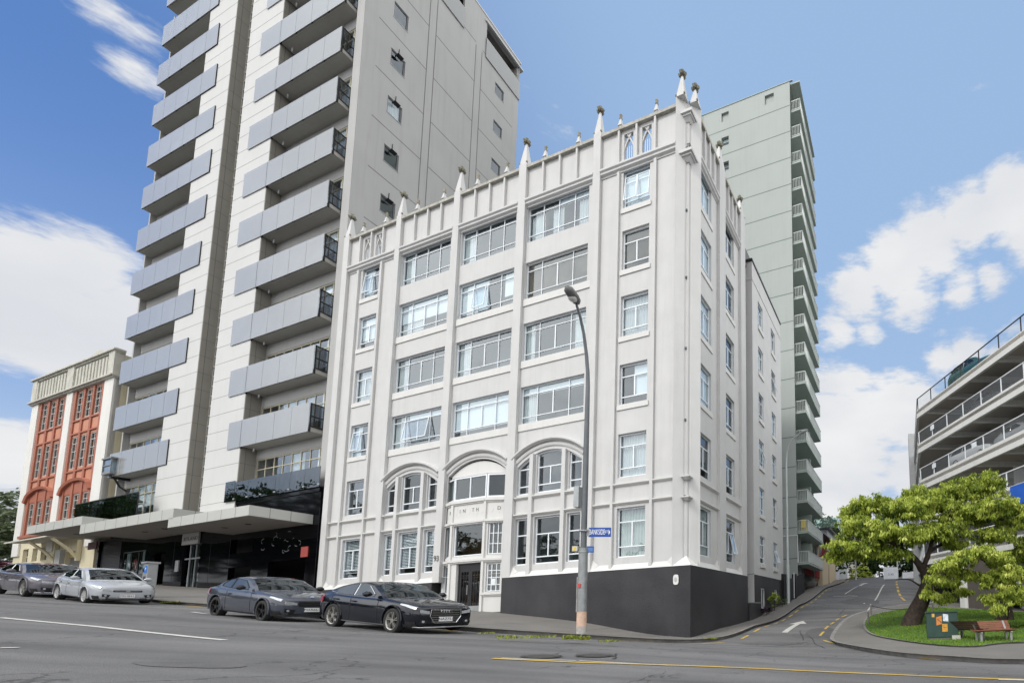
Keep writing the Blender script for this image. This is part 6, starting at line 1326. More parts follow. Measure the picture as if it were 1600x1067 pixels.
coupe = dict(L=4.68, W=1.83, wb=2.88, fo=.80, r=.338, H=1.38, nose=.68, tailz=.92, top=[(.04, .745), (.15, .79), (.5, .86), (1.0, .92), (1.45, .955), (2.2, .97), (3.2, 1.0), (3.9, 1.03), (4.4, 1.02), (4.62, .97)],
            roof=[(1.38, .93), (1.85, 1.17), (2.25, 1.335), (2.7, 1.385), (3.1, 1.365), (3.55, 1.25), (3.95, 1.08), (4.1, 1.0)], ws=(1.48, 2.28), rw=(3.25, 3.9), side=[([(1.94, .99), (2.98, 1.01)], [(1.94, 1.04), (2.38, 1.27), (2.98, 1.32)]), ([(3.05, 1.01), (3.6, 1.06)], [(3.05, 1.315), (3.35, 1.26), (3.6, 1.12)])],
            head=(.08, .50, 6.1, 7.3), gaps=[1.5, 3.05], handles=[2.85], grille=(.33, .50, .66), bars=1, platez=.40, roundel=1, spokes=5, sw=.13, gtaper=.9, bodymirror=0)
coupe = squeeze(coupe, .96, 1.70)
M, c = place(14.40, 11.63, -7.98); make_car(coupe, c, M, 'dark blue grey two-door coupe with black wheels parked before the grey tower', 'cars parked along the main street kerb', paint('steel_blue_paint', (.050, .055, .070)), mat('black_rim', (.02, .02, .021), .3, .5), 'MAR661')
sedan = dict(L=4.6, W=1.76, wb=2.76, fo=.93, r=.318, H=1.43, nose=.66, tailz=.92, top=[(.04, .73), (.15, .77), (.5, .84), (.95, .91), (1.3, .95), (2.0, .95), (3.0, .97), (3.7, 1.01), (4.2, 1.03), (4.54, .97)],
            roof=[(1.10, .93), (1.6, 1.17), (2.1, 1.37), (2.6, 1.43), (3.05, 1.41), (3.5, 1.28), (3.95, 1.10), (4.15, 1.0)], ws=(1.2, 2.12), rw=(3.3, 3.98), side=[([(1.75, .98), (2.72, .99)], [(1.75, 1.03), (2.28, 1.31), (2.72, 1.355)]), ([(2.80, .99), (3.62, 1.05)], [(2.80, 1.355), (3.25, 1.31), (3.62, 1.14)])],
            head=(.06, .48, 6.1, 7.4), gaps=[1.45, 2.76, 3.6], handles=[2.6, 3.42], grille=(.36, .52, .60), bars=1, chbars=1, platez=.36, spokes=10, sw=.20, gtaper=.95)
sedan = squeeze(sedan, .93, 1.62)
M, c = place(27.98, 25.42, -7.68); make_car(sedan, c, M, 'pale silver sedan parked beside the parking meter', 'cars parked along the main street kerb', paint('silver_paint', (.33, .345, .37)), mat('pale_hubcap', (.60, .60, .60), .35, .5), 'FRH841')
M, c = place(32.8, 30.05, -7.95, sc=1.03); make_car(dict(fast, rings=0, chbars=0, grille=(.34, .42, .66), head=(.08, .5, 6.2, 7.5), sw=.12), c, M, 'dark grey four-door coupe parked last at the far left', 'cars parked along the main street kerb', paint('graphite_paint', (.10, .095, .11)), mat('silver_rim', (.5, .5, .5), .3), '')
# cars on the parking decks (seen only as tops over the upstands)
suv = dict(L=4.5, W=1.85, wb=2.6, fo=.85, r=.35, H=1.68, nose=.7, tailz=1.0, top=[(.04, .85), (.3, .95), (1.0, 1.03), (1.3, 1.05), (3, 1.06), (4.2, 1.07), (4.45, 1.02)], roof=[(1.1, 1.02), (1.7, 1.48), (2.1, 1.62), (3.0, 1.68), (3.9, 1.62), (4.3, 1.30), (4.45, 1.05)], ws=(1.2, 1.75), rw=(4.0, 4.4),
           side=[([(1.75, 1.08), (2.75, 1.09)], [(1.75, 1.2), (2.1, 1.5), (2.75, 1.56)]), ([(2.82, 1.09), (4.1, 1.12)], [(2.82, 1.56), (3.6, 1.53), (4.1, 1.3)])], head=(.06, .4, 6, 7), gaps=[1.5, 2.8], handles=[2.6], grille=(.3, .5, .7), platez=.4)
def deck_car(lev, a, d, ang, sp, lab, pm_):
    z = LEV[lev][0]+.62; p = FGAR(a, d, z); g = Vector((.425, -.905, 0)).normalized(); x = (Matrix.Rotation(R_(ang), 3, 'Z') @ g); y = Vector((0, 0, 1)).cross(x)
    M = Matrix(((x.x, y.x, 0, p.x), (x.y, y.y, 0, p.y), (0, 0, 1, p.z), (0, 0, 0, 1))); make_car(sp, p, M, lab, 'cars on the decks of the parking building', pm_, mat('silver_rim', (.5, .5, .5), .3), detail=False)
deck_car(0, 5.6, 1.6, 8, suv, 'dark green car on the open top deck of the parking building', paint('dark_green_paint', (.015, .06, .05)))
deck_car(1, 7.2, 1.6, 0, sedan, 'dark hatch car with red tail lamps on the second deck', paint('charcoal_car_paint', (.05, .05, .055)))
deck_car(2, 5.0, 1.6, 4, suv, 'white high car on the third deck of the parking building', paint('white_car_paint', (.72, .72, .72)))
deck_car(2, 9.6, 1.7, 0, sedan, 'pale sedan behind the white car on the third deck', paint('pale_grey_paint', (.40, .41, .42)))

# ------------------------------------------------------------------ street furniture
def lamp_post():
    a, b = 2.92, -3.62; p0 = W(a, b, 0); g = G(p0.x, p0.y)+.12; T = thing('street_lamp', 'tall grey steel street lamp with curved arm and orange band at its foot', 'street lamp', (p0.x, p0.y, g)); F = FM
    col = mat('lamp_grey', (.30, .315, .32), .5, .35, var=.25, scale=5, streak=.2)
    mb = MB(); mb.tube([F(a, b, g), F(a, b, g+3.2)], [.165, .15], 16); mb.build('lower_pole', col, T, smooth=40)
    mb = MB(); mb.tube([F(a, b, g+3.2), F(a, b, 5.4), F(a, b, 8.9), F(a, b-.03, 9.5), F(a, b-.14, 10.2), F(a, b-.32, 10.9), F(a, b-.55, 11.45), F(a, b-.78, 11.8)], [.105, .10, .075, .068, .062, .055, .05, .045], 14); mb.build('pole', mat('pole_dark', (.13, .14, .15), .5, .4, var=.2), T, smooth=50)
    mb = MB(); mb.tube([F(a, b, g+.28), F(a, b, g+.82)], [.1665, .163], 16); mb.build('orange_band', mat('faded_orange', (.60, .42, .32), .8, var=.25, scale=7), T, smooth=40)
    mb = MB(); mb.tube([F(a, b, g), F(a, b, g+.28)], [.1668, .1666], 16); mb.build('base_band', mat('scuffed_white', (.45, .43, .41), .8, var=.4, scale=9), T, smooth=40)
    mb = MB(); c = F(a, b-.95, 12.0); ax = (V*-1+Vector((0, 0, .35))).normalized(); mb.tube([c-ax*.30, c-ax*.2, c, c+ax*.30, c+ax*.42], [.06, .15, .19, .17, .05], 14); h = mb.build('lamp_head', mat('lamp_head_grey', (.10, .10, .10), .5), T, smooth=50)
    mb = MB(); dn = Vector((0, 0, -1)); mb.tube([c+ax*.05+dn*.08, c+ax*.06+dn*.18, c+ax*.08+dn*.24], [.16, .14, .05], 14); mb.build('lens', mat('lamp_lens', (.5, .5, .48), .2, coat=1), h, smooth=60)
    mb = MB(); q = F(a+.0, b, 4.55)-U*.0+V*-.0; mb.box(Fr(F(a, b, 0), (1, 0, 0), (0, 1, 0)), -.36, -.17, -.12, .1, 4.15, 4.95); mb.build('control_box', galv, T)
    mb = MB(); mb.box(Fr(F(a, b, 0), (1, 0, 0), (0, 1, 0)), -.36, -.16, -.12, .06, 2.47, 2.66); bx = mb.build('signal_box', mat('cream_plastic', (.5, .48, .40), .5), T)
    mb = MB(); mb.box(Fr(F(a, b, 0), (1, 0, 0), (0, 1, 0)), -.33, -.24, -.125, -.12, 2.5, 2.62); mb.build('yellow_label', mat('yellow_label', (.7, .5, .05), .5), bx)
    mb = MB(); mb.box(Fr(F(a, b, 0), (1, 0, 0), (0, 1, 0)), -.06, .03, -.185, -.165, 1.1, 1.25); mb.build('red_sticker', mat('red_sticker', (.5, .05, .05), .5), T)
    mb = MB(); mb.box(Fr(F(a, b, 0), (1, 0, 0), (0, 1, 0)), -.19, -.165, -.05, .02, .2, 1.5); mb.build('conduit', mat('scuffed_white', (.45, .43, .41), .8), T)
    for z in (2.42, 3.22): mb = MB(); mb.tube([F(a, b, z), F(a, b, z+.05)], [.17, .17], 14); mb.build('strap', galv, T)
    # street name sign and small sign
    blue = mat('sign_blue', (.004, .055, .30), .4, var=.05); wl = mat('sign_white', (.8, .8, .8), .5)
    r = Vector((.985, .17, 0)).normalized(); n = Vector((r.y, -r.x, 0)); Fs = Fr(F(a, b, 0)+n*.0, r, -n); z0 = 3.07
    S_ = thing('street_name_sign', 'blue street name blade reading Bankside St on the lamp post', 'street sign', F(a, b, 3.1)); mb = MB(); mb.box(Fs, .17, .95, -.012, .012, z0-.06, z0+.30); mb.build('blade', blue, S_)
    mb = MB(); mb.box(Fs, .10, .20, -.03, .03, z0-.02, z0+.26); mb.build('clamp', galv, S_)
    lettering('BANKSIDE', .29, Fs(.465, -.016, z0+.12), r, (0, 0, 1), wl, S_, depth=.002, sx=.41); lettering('ST', .15, Fs(.79, -.016, z0+.13), r, (0, 0, 1), wl, S_, 'suffix', depth=.002, sx=.8)
    mb = MB(); mb.poly([Fs(.87, -.0145, z0+.01), Fs(.925, -.0145, z0+.12), Fs(.87, -.0145, z0+.23)]); mb.build('arrow', wl, S_)
    S2 = thing('small_street_sign', 'small blue plate under the street name sign', 'sign', F(a, b, 2.4)); mb = MB(); mb.box(Fs, .12, .36, -.012, .012, 2.42, 2.66); mb.build('plate', mat('sign_blue2', (.02, .09, .32), .4), S2)
    mb = MB(); mb.box(Fs, .15, .33, -.016, -.013, 2.55, 2.575); mb.box(Fs, .15, .33, -.016, -.013, 2.48, 2.50); mb.build('text_line', mat('sign_pale', (.25, .35, .55), .5), S2)
lamp_post()
def meter():
    p = W(24.3, -5.35, 0); p = Vector((-35.101, 23.453, 2.651)); g = G(p.x, p.y)+.12; T = thing('parking_meter', 'grey steel parking pay station with blue P label by the kerb', 'parking meter', (p.x, p.y, g)); F = Fr((p.x, p.y, 0), U, V)
    m_ = mat('meter_steel', (.36, .37, .38), .45, .5, var=.15)
    mb = MB(); mb.box(F, -.21, .21, -.17, .17, g, g+1.62); mb.build('housing', m_, T, bevel=.02)
    mb = MB(); mb.box(F, -.27, .27, -.23, .22, g+1.62, g+1.70); mb.build('cap', m_, T)
    mb = MB(); mb.box(F, -.19, .02, -.185, -.171, g+1.15, g+1.5); mb.build('label', mat('meter_blue', (.02, .16, .55), .4), T)
    lettering('P', .2, F(-.085, -.187, g+1.33), -U, (0, 0, 1), mat('sign_white', (.8, .8, .8), .5), T)
    mb = MB(); mb.box(F, -.12, .1, -.176, -.171, g+.75, g+1.0); mb.build('panel', mat('meter_dark', (.06, .06, .07), .4), T)
    mb = MB(); mb.box(F, .06, .16, -.18, -.171, g+1.2, g+1.4); mb.build('screen', blackpl, T)
meter()
def cabinet():
    p = Vector((2.453, 18.091, -1.034)); g = G(p.x, p.y)+.14; r = Vector((.95, -.06, 0)).normalized(); F = Fr((p.x, p.y, 0), r, (-r.y, r.x, 0)); T = thing('utility_cabinet', 'dark green roadside utility cabinet with posters stuck on it', 'utility cabinet', (p.x, p.y, g))
    gr_ = mat('cabinet_green', (.022, .055, .045), .5, var=.2, scale=4, streak=.2)
    mb = MB(); mb.box(F, -.56, .58, -.18, .2, g+.08, g+.98); mb.build('body', gr_, T, bevel=.012); mb = MB(); mb.box(F, -.60, .62, -.22, .24, g+.98, g+1.02); mb.build('lid', gr_, T)
    mb = MB(); mb.box(F, -.33, -.325, -.184, -.178, g+.1, g+.96); mb.box(F, .12, .125, -.184, -.178, g+.1, g+.96); mb.build('door_gap', blackpl, T)
    mb = MB(); mb.box(F, -.5, .55, -.14, .16, g-.15, g+.08); mb.build('concrete_foot', concrete, T); mb = MB(); mb.box(F, .34, .64, -.24, -.05, g-.05, g+.14); mb.build('foot_block', mat('pale_block', (.45, .44, .40), .9), T)
    for x, z, w, h, c, nm, an in ((-.10, .66, .20, .30, (.62, .22, .04), 'orange_poster', .05), (.14, .80, .19, .26, (.62, .66, .74), 'white_poster', -.03), (.10, .42, .2, .28, (.62, .30, .04), 'amber_poster', 0), (-.31, .88, .1, .13, (.60, .40, .10), 'small_sticker', 0)):
        mb = MB(); mb.hexa([F(x-w/2, -.19, g+z-h/2), F(x+w/2, -.19, g+z-h/2+an), F(x+w/2, -.182, g+z-h/2+an), F(x-w/2, -.182, g+z-h/2), F(x-w/2, -.19, g+z+h/2), F(x+w/2, -.19, g+z+h/2+an), F(x+w/2, -.182, g+z+h/2+an), F(x-w/2, -.182, g+z+h/2)]); q = mb.build('poster', mat(nm, c, .6, var=.35, scale=12), T)
    mb = MB(); mb.hexa([F(-.17, -.194, g+.74), F(-.02, -.194, g+.60), F(-.0, -.194, g+.62), F(-.15, -.194, g+.76), F(-.17, -.191, g+.74), F(-.02, -.191, g+.60), F(.0, -.191, g+.62), F(-.15, -.191, g+.76)]); mb.box(F, .04, .16, -.194, -.191, g+.43, g+.45); mb.build('print_stroke', mat('ink', (.1, .08, .08), .6), T)
cabinet()
def bench(px, r, lab, m_, flip=1, L_=1.75):
    p = Vector(px); g = G(p.x, p.y)+.13; r = Vector(r).normalized(); n = Vector((-r.y, r.x, 0))*flip; F = Fr((p.x, p.y, 0), r, n); T = thing('park_bench', lab, 'bench', (p.x, p.y, g), 'timber benches on the corner pavement')
    for k in range(7): y = -.38+k*.072; mb = MB(); zz = g+.33+.014*abs(k-3); mb.box(F, -L_/2, L_/2, y, y+.055, zz, zz+.03); mb.build('seat_slat', m_, T, bevel=.006)
    for k in range(5): y = .16+k*.045; zz = g+.38+k*.062; mb = MB(); mb.hexa([F(-L_/2, y, zz), F(L_/2, y, zz), F(L_/2, y+.03, zz-.005), F(-L_/2, y+.03, zz-.005), F(-L_/2, y+.035, zz+.052), F(L_/2, y+.035, zz+.052), F(L_/2, y+.065, zz+.048), F(-L_/2, y+.065, zz+.048)]); mb.build('back_slat', m_, T)
    st = mat('bench_steel', (.30, .30, .29), .5, .5)
    for x in (-L_/2+.2, L_/2-.2): [(lambda q: (q.box(F, x-.04, x+.04, y0, y0+.08, g, g+.33), q.build('leg', st, T)))(MB()) for y0 in (-.3, .08)]; mb = MB(); mb.box(F, x-.035, x+.035, -.36, .16, g+.29, g+.33); mb.hexa([F(x-.035, .1, g+.31), F(x+.035, .1, g+.31), F(x+.035, .16, g+.31), F(x-.035, .16, g+.31), F(x-.035, .36, g+.68), F(x+.035, .36, g+.68), F(x+.035, .40, g+.68), F(x-.035, .40, g+.68)]); mb.build('frame', st, T)
redw = mat('red_timber_slats', (.19, .065, .035), .55, var=.35, scale=6); drkw = mat('dark_timber_slats', (.06, .03, .025), .55, var=.35, scale=6)
bench((4.159, 17.411, -1.277), (.985, .17, 0), 'red brown slatted timber bench facing the street', redw, 1, 1.5); bench((3.357, 17.802, -1.163), (.70, -.71, 0), 'darker slatted bench turned away beside the red bench', drkw, -1, 1.3)
def bollard(p, lab):
    g = G(p[0], p[1])+.13; T = thing('bollard', lab, 'bollard', (p[0], p[1], g), 'posts of the chain fence'); mb = MB(); mb.tube([(p[0], p[1], g-.05), (p[0], p[1], g+.62)], .05, 10); mb.build('post', mat('post_timber', (.20, .19, .17), .85, var=.3, scale=8), T); mb = MB(); mb.tube([(p[0], p[1], g+.62), (p[0], p[1], g+.67)], [.055, .03], 10); mb.build('cap', galv, T); return (p[0], p[1], g+.58)
b1 = bollard((-0.327, 24.298), 'short grey post at the near left edge of the lawn'); b2 = bollard((-0.213, 27.579), 'post at the far left edge of the lawn holding the chain'); b3 = bollard((3.4, 28.6), 'post of the chain fence behind the leaning tree trunk')
def chain(a, b):
    mb = MB(); a, b = Vector(a), Vector(b); pts = [a.lerp(b, i/12)-Vector((0, 0, .28*4*(i/12)*(1-i/12))) for i in range(13)]; mb.tube(pts, .018, 6); tag(mb.build('chain', dark), 'sagging chain strung from the far lawn post past the tree', 'chain')
chain(b2, b3)
# second lamp up the side street
def far_lamp():
    p = Vector((-6.5, 36.9, 0)); g = G(p.x, p.y)+.1; T = thing('street_lamp', 'slim pale street lamp with long curved arm before the mint tower', 'street lamp', (p.x, p.y, g)); m_ = mat('pale_pole', (.50, .54, .54), .5, .2)
    mb = MB(); mb.tube([(p.x, p.y, g), (p.x, p.y, g+3)], .13, 12); mb.tube([(p.x, p.y, g+3), (p.x, p.y, 11.3), (p.x+.08, p.y-.2, 12.1), (p.x+.35, p.y-.5, 12.75), (p.x+.8, p.y-.85, 13.15), (p.x+1.3, p.y-1.1, 13.35)], [.10, .07, .06, .055, .05, .045], 10); mb.build('pole', m_, T, smooth=50)
    mb = MB(); mb.tube([(p.x+1.25, p.y-1.1, 13.33), (p.x+1.5, p.y-1.2, 13.42), (p.x+1.9, p.y-1.35, 13.52)], [.06, .13, .05], 8); mb.build('lamp_head', galv, T)
far_lamp()
for i, (q, h, lab) in enumerate([((-2.2, 60.5), 7.5, 'slim white pole at the crest of the side street before the cream block'), ((3.0, 60.0), 7.0, 'slim pale pole beside the white boards at the crest')]):
    g = G(*q); mb = MB(); mb.tube([(q[0], q[1], g), (q[0], q[1], g+h)], .09, 8); tag(mb.build('street_pole', mat('pale_pole', (.5, .54, .54), .5)), lab, 'pole', 'thin poles at the crest')
def board(p, w, h, lab, r=(1, .1, 0), txt=None):
    g = G(p[0], p[1]); F = Fr((p[0], p[1], 0), Vector(r).normalized(), (0, 1, 0)); T = thing('site_board', lab, 'sign board', (p[0], p[1], g), 'white boards at the crest'); mb = MB(); mb.box(F, -w/2, w/2, -.02, .02, g+.15, g+.15+h); mb.build('board', mat('board_white', (.60, .63, .68), .5, var=.15, scale=3), T)
    for x in (-w/2+.08, w/2-.08): mb = MB(); mb.box(F, x-.04, x+.04, .02, .1, g, g+.15+h*.8); mb.build('leg', galv, T)
    if txt: lettering(txt, h*.28, F(0, -.03, g+.15+h*.38), F.A, (0, 0, 1), mat('board_ink', (.08, .10, .25), .6), T)
board((2.0, 56), 1.7, 1.35, 'tall white notice board with blue print at the crest', txt='5.90'); board((4.1, 56.5), 1.5, .7, 'low white notice board right of the tall one')


# ------------------------------------------------------------------ trees and plants
bark = mat('dark_bark', (.065, .045, .035), .9, var=.5, scale=6, bump=1.0, bscale=12, second=(.022, .016, .013))
def limb_obj(paths, parent, m=bark, nm='trunk', seg=10):
    for pts, rs in paths:
        mb = MB(); P = [Vector(p) for p in pts]; Q = []; R = []
        for i in range(len(P)-1):
            for k in range(4):
                t = k/4; p0, p1, p2, p3 = P[max(i-1, 0)], P[i], P[i+1], P[min(i+2, len(P)-1)]
                Q.append(.5*((2*p1)+(p2-p0)*t+(2*p0-5*p1+4*p2-p3)*t*t+(3*p1-p0-3*p2+p3)*t**3)); R.append(rs[i]+(rs[i+1]-rs[i])*t)
        Q.append(P[-1]); R.append(rs[-1]); mb.tube(Q, R, seg)
        vv = []
        for p in mb.v: s = math.sin(p[0]*23+p[2]*3)*math.cos(p[1]*21-p[2]*4); k = .018*s; vv.append((p[0]+k, p[1]+k*.6, p[2]))
        mb.v = vv; mb.build(nm, m, parent, smooth=70); nm = 'branch'
def rand_dirs(n): d = rng.normal(0, 1, (n, 3)); return d/np.linalg.norm(d, axis=1)[:, None]
def crown(parent, lobes, per, leaf, m, droop=.6, aspect=2.6, clump=.38, leaves_per=26, shell=.45, tintb=.5, flat=1, nm='crown'):
    """lobes: (centre, radii). Each lobe is filled with whorls (rosettes) of drooping leaves, dense near the skin, with gaps"""
    Qs = []; Ts = []
    for (c, r) in lobes:
        c = np.array(c); r = np.array(r); nc = max(6, int(per*np.prod(r)**(2/3))); d = rand_dirs(nc); d[:, 2] = np.where(d[:, 2] < -.35, -d[:, 2]*.5, d[:, 2]); rad = 1-shell*rng.random(nc)**1.6; cc = c+d*r*rad[:, None]
        ct = rng.normal(tintb, .2, nc); cc[:, 2] -= np.where(rng.random(nc) < .3, rng.uniform(0, .45, nc)*min(1, r[2]), 0)
        n = nc*leaves_per; ci = np.repeat(np.arange(nc), leaves_per); th = rng.uniform(0, 2*PI, n); out = np.stack([np.cos(th), np.sin(th), np.zeros(n)], 1); el = rng.uniform(-.2, 1, n)
        base = cc[ci]+rng.normal(0, clump*.38, (n, 3))*np.array([1, 1, .55]); dirv = out*(1-droop*.6)+np.array([0, 0, -1])*droop*rng.uniform(.3, 1.3, n)[:, None]+rng.normal(0, .25, (n, 3)); dirv /= np.linalg.norm(dirv, axis=1)[:, None]
        side = np.cross(dirv, rng.normal(0, 1, (n, 3))); side /= np.linalg.norm(side, axis=1)[:, None]; ln = leaf*rng.uniform(.6, 1.25, n)[:, None]; w = ln/aspect
        tip = base+dirv*ln; mid = base+dirv*ln*.5
        Qs.append(np.stack([base, mid+side*w*.5, tip, mid-side*w*.5], 1)); Ts.append(np.clip(ct[ci]+rng.normal(0, .12, n), 0, 1))
    return quads_object(nm, np.concatenate(Qs), np.concatenate(Ts), m, parent)
lime = leafmat('lime_leaf', [(.05, .085, .015), (.17, .23, .03), (.37, .45, .06), (.62, .66, .17)], .38, .5)
darkleaf = leafmat('dark_leaf', [(.012, .03, .008), (.03, .065, .014), (.07, .12, .03)], .3, .6)
T1 = thing('street_tree', 'leaning tree with a twisted dark trunk and wide lime green crown on the corner lawn', 'tree', (1.7, 22.9, -.9))
limb_obj([([(1.606, 23.127, -1.154), (1.806, 23.068, -0.561), (2.247, 22.880, 0.324), (2.512, 22.804, 1.092), (2.375, 22.632, 1.805)], [.54, .46, .38, .31, .24]), ([(2.282, 22.644, 1.689), (1.886, 22.291, 2.206), (1.344, 21.851, 2.587), (0.816, 21.320, 2.882), (0.205, 20.773, 3.329)], [.19, .15, .12, .09, .05]),
          ([(2.282, 22.644, 1.689), (2.660, 22.761, 2.532), (2.902, 22.988, 3.288), (3.351, 23.305, 4.136), (4.377, 23.635, 4.867)], [.15, .11, .09, .07, .04]), ([(2.153, 22.892, 0.207), (2.824, 22.211, 0.993), (3.495, 21.437, 1.697), (4.174, 20.895, 2.101), (4.952, 20.709, 1.946)], [.32, .26, .17, .11, .05]),
          ([(2.660, 22.761, 2.532), (3.612, 23.308, 3.094), (4.643, 23.786, 3.349), (5.883, 24.409, 3.139)], [.09, .07, .05, .03]), ([(1.344, 21.851, 2.587), (1.248, 22.167, 3.459), (1.150, 22.473, 4.421)], [.09, .06, .03]), ([(0.816, 21.320, 2.882), (-0.083, 20.810, 2.953), (-0.898, 20.422, 2.815)], [.07, .05, .03]), ([(2.178, 22.817, 0.953), (1.633, 22.586, 1.258), (1.034, 22.484, 1.271)], [.05, .03, .015])], T1)
lb = lambda q, r: (q, r)
LOB1 = [((-1.255, 20.842, 2.633), (.85, .9, .55)), ((-0.494, 21.257, 3.516), (1.1, 1.1, .7)), ((-0.433, 20.864, 2.414), (.8, .8, .5)), ((0.108, 22.145, 4.691), (1.1, 1.2, .6)), ((0.619, 20.991, 3.153), (1.2, 1.1, .7)), ((1.543, 21.686, 4.252), (1.3, 1.2, .8)), ((1.906, 21.400, 3.087), (1.0, .9, .6)), ((0.883, 21.373, 2.345), (.8, .6, .45)), ((2.833, 22.646, 4.708), (1.3, 1.3, .8)), ((3.340, 22.371, 3.423), (1.2, 1.0, .7)),
        ((4.305, 23.081, 5.380), (1.2, 1.2, .8)), ((5.511, 23.159, 5.612), (1.1, 1.1, .8)), ((4.724, 22.697, 4.195), (1.4, 1.2, .8)), ((6.004, 22.671, 4.455), (1.2, 1.1, .8)), ((5.811, 22.799, 3.165), (1.2, 1.0, .6)), ((7.044, 22.734, 3.819), (1.1, 1.0, .8)), ((7.934, 23.337, 2.801), (1.1, 1.0, .9)), ((-0.789, 22.171, 4.425), (.7, .8, .45)), ((2.340, 23.581, 5.404), (1.0, 1.0, .55)), ((0.187, 22.356, 2.566), (.8, .7, .4)), ((7.452, 23.894, 2.252), (.9, .8, .5)), ((3.898, 23.231, 2.856), (.8, .6, .35)), ((-1.652, 21.185, 2.209), (.4, .5, .4))]
crown(T1, LOB1, 140, .19, lime, droop=1.0, aspect=2.7, clump=.24, leaves_per=30, shell=.9, tintb=.55)
T2 = thing('street_tree', 'lower lime green tree arching over the bench at the right of the lawn', 'tree', (6.5, 25.1, -.9))
limb_obj([([(6.330, 24.827, -1.066), (6.397, 24.559, -0.389), (6.543, 24.063, 0.552), (6.620, 23.386, 1.297), (5.826, 22.503, 2.100)], [.36, .27, .22, .18, .10]), ([(6.680, 24.032, 0.862), (5.760, 22.954, 1.600), (4.805, 21.897, 2.130), (3.850, 21.391, 2.165)], [.14, .10, .07, .04]), ([(6.824, 24.803, -0.824), (6.728, 24.528, -0.080), (6.575, 24.063, 0.551)], [.22, .15, .10])], T2)
LOB2 = [((2.982, 20.439, 1.630), (.6, .7, .35)), ((3.721, 20.407, 1.955), (.7, .8, .38)), ((4.537, 20.388, 2.144), (.75, .8, .38)), ((5.339, 20.412, 1.903), (.6, .7, .4)), ((5.694, 20.275, 1.260), (.45, .5, .5)), ((5.481, 20.253, 0.466), (.42, .45, .6)), ((5.164, 20.424, -0.239), (.3, .35, .35)), ((2.626, 20.591, 1.110), (.45, .5, .35)), ((3.340, 21.207, 0.983), (.45, .5, .28)), ((2.383, 21.045, 0.591), (.3, .3, .3)), ((6.072, 20.669, 0.324), (.4, .4, .6)), ((4.896, 20.879, 0.231), (.35, .35, .4)), ((6.079, 20.988, 1.160), (.5, .5, .5)), ((3.789, 21.267, 1.392), (.5, .5, .35)), ((5.663, 21.472, 1.346), (.6, .5, .4)), ((4.929, 20.598, 1.036), (.4, .45, .5)), ((4.284, 20.982, 1.217), (.5, .4, .3)), ((3.153, 22.077, 0.309), (.5, .4, .35)), ((4.122, 22.553, 0.582), (.4, .4, .3))]
crown(T2, LOB2, 240, .17, lime, droop=1.1, aspect=2.6, clump=.20, leaves_per=30, shell=.9, tintb=.68)
def leafy(name, lab, cat, base, lobes, per, leaf, m, group=None, trunk=None, tint=.5, lp=22, clump=.35, droop=.3, aspect=1.9):
    T = thing(name, lab, cat, base, group)
    if trunk: limb_obj(trunk, T)
    crown(T, lobes, per, leaf, m, droop=droop, aspect=aspect, clump=clump, leaves_per=lp, tintb=tint, nm='foliage' if cat != 'tree' else 'crown')
    return T
olive = leafmat('olive_leaf', [(.03, .045, .022), (.07, .095, .045), (.13, .16, .085)], .2, .7)
# dark evergreen behind the crest
def bgtree(lab, x, y, z, r, m, per, leaf, grp, tint=.45):
    g = G(x, y) if y < 125 else z-r*1.2
    leafy('background_tree', lab, 'tree', (x, y, min(g, z-r)), [((x, y, z), (r, r, r*.8)), ((x-r*.6, y, z-r*.35), (r*.7, r*.7, r*.55)), ((x+r*.65, y-.3*r, z-r*.3), (r*.7, r*.7, r*.55)), ((x+r*.1, y-.5*r, z-r*.6), (r*.6, r*.6, r*.5))], per, leaf, m, grp, [([(x, y, min(g, z-r)), (x+.1*r, y, z-r*.4), (x, y, z+r*.3)], [r*.09, r*.06, r*.02])], tint=tint, lp=16, clump=.10*r)
for i, (x, y, z, r, lab) in enumerate([(-1.5, 70, 7.5, 3.6, 'dark round tree right of the cream block at the crest'), (3.2, 74, 6.5, 4.2, 'broad dark tree behind the white notice boards'), (8.5, 70, 7, 4, 'dark tree behind the low notice board')]): bgtree(lab, x, y, z, r, darkleaf, 9, .42, 'dark trees beyond the crest')
bgtree('bright yellow green bush beside the slim white pole at the crest', -1.6, 63.5, 4.6, 1.2, lime, 26, .3, None, .7)
for i, (x, y, z, r, lab) in enumerate([(-14.5, 128, 20.5, 6.5, 'grey green hill tree above the green glass balcony'), (-7.5, 132, 20.0, 6.5, 'grey green hill tree right of the balcony'), (-1, 135, 18.5, 6, 'grey green hill tree behind the big crown')]): bgtree(lab, x, y, z, r, olive, 7, .6, 'trees on the far hill', .5)
for i, (x, y, z, r, lab) in enumerate([(-133, 75, 16.5, 7.5, 'pale flowering olive tree before the far office block'), (-150, 78, 15, 8, 'olive tree at the extreme left edge')]): bgtree(lab, x, y, z, r, olive, 7, .6, 'trees at the far left', .8)
bgtree('small wine red tree behind the grey parked car', -112, 60, 8.6, 2.6, leafmat('plum_leaf', [(.03, .006, .01), (.08, .02, .03), (.14, .05, .06)], .2), 12, .4, None)
bgtree('low green bush at the far left edge of the street', -98, 51.5, 6.4, 1.7, lime, 14, .3, None, .35)
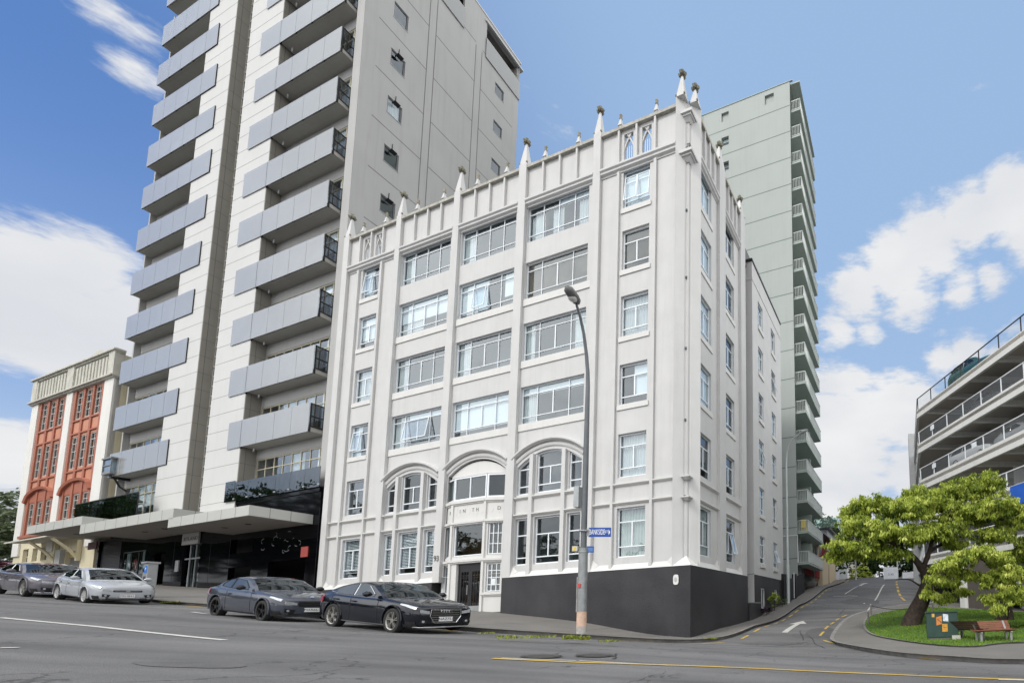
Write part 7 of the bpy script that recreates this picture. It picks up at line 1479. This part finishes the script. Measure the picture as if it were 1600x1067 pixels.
# planting beside the annexe
def bush(a, b, zc, r, n, lab, m, tint, name='shrub', leaf=.13, aspect=2.6):
    p = W(a, b, 0); g = G(p.x, p.y)+.1; leafy(name, lab, 'shrub', (p.x, p.y, g), [((p.x, p.y, g+zc), r)], n, leaf, m, 'shrubs beside the annexe', [([(p.x, p.y, g-.05), (p.x+.03, p.y, g+zc)], [.03, .012])], tint=tint, lp=14, clump=.14, droop=.1, aspect=aspect)
bush(-.45, 12.0, .75, (.42, .55, .55), 190, 'bright green leafy shrub between the annexe windows', lime, .45); bush(-.4, 10.2, .3, (.35, .5, .28), 190, 'low dark purple shrub at the foot of the black wall', leafmat('purple_leaf', [(.008, .004, .008), (.03, .012, .025), (.06, .03, .05)], .1), .4); bush(-.5, 13.9, .32, (.3, .5, .3), 170, 'pale grey green low shrub before the black gate post', olive, .9)
bush(-.2, 37.5, 3.6, (.5, 1.6, .45), 60, 'shrub spilling over the top of the beige garden wall', darkleaf, .6)
# the park trees and parked cars across the street, outside the frame: they only show as dark reflections in the glass and granite
for i, (x, y, z, r) in enumerate([(-34, -34, 4, 5), (-22, -38, 4, 5), (-10, -38, 3.5, 5), (-47, -26, 5, 5.5), (2, -40, 3, 5), (14, -38, 3, 5), (-62, -10, 7, 6), (-76, 0, 8, 6.5), (-90, 8, 9, 7), (-104, 14, 11, 7.5), (-90, 24, 13, 8), (-102, 29, 14, 8), (-114, 34, 15, 8.5), (-128, 40, 16, 9)]):
    bgtree(['dark park tree across the street opposite the grey tower', 'dark park tree opposite the entrance bay', 'dark park tree opposite the black plinth', 'dark park tree opposite the canopies', 'dark park tree opposite the street corner', 'dark park tree opposite the side street', 'dark park tree opposite the cream warehouse', 'dark park tree across the street past the warehouse', 'second dark park tree past the warehouse', 'last dark park tree up the main street', 'near dark street tree far up on the opposite side', 'second dark street tree far up on the opposite side', 'third dark street tree far up on the opposite side', 'farthest dark street tree on the opposite side'][i], x, y, z, r, darkleaf, 6, .6, 'park trees across the street')
def copy_tree_(o, parent=None):
    c = o.copy(); COL.objects.link(c)
    if parent: c.parent = parent
    for ch in list(o.children): copy_tree_(ch, c)
    return c
for i, (a, lab) in enumerate([(38, 'silver sedan parked across the street, seen mirrored in the black base'), (52, 'second mirrored silver sedan across the street'), (66, 'third silver sedan across the street')]):
    src = [o for o in bpy.data.objects if o.get('category') == 'car' and 'pale silver sedan' in o.get('label', '')][0]
    c = copy_tree_(src); d = W(a, -19.5, 0)-W(26.7, -7.6, 0); p0 = W(26.7, -7.6, 0); p1 = W(a, -19.5, 0); c.location = src.location+Vector((d.x, d.y, G(p1.x, p1.y)-G(p0.x, p0.y))); c['label'] = lab; c['group'] = 'cars parked across the street'
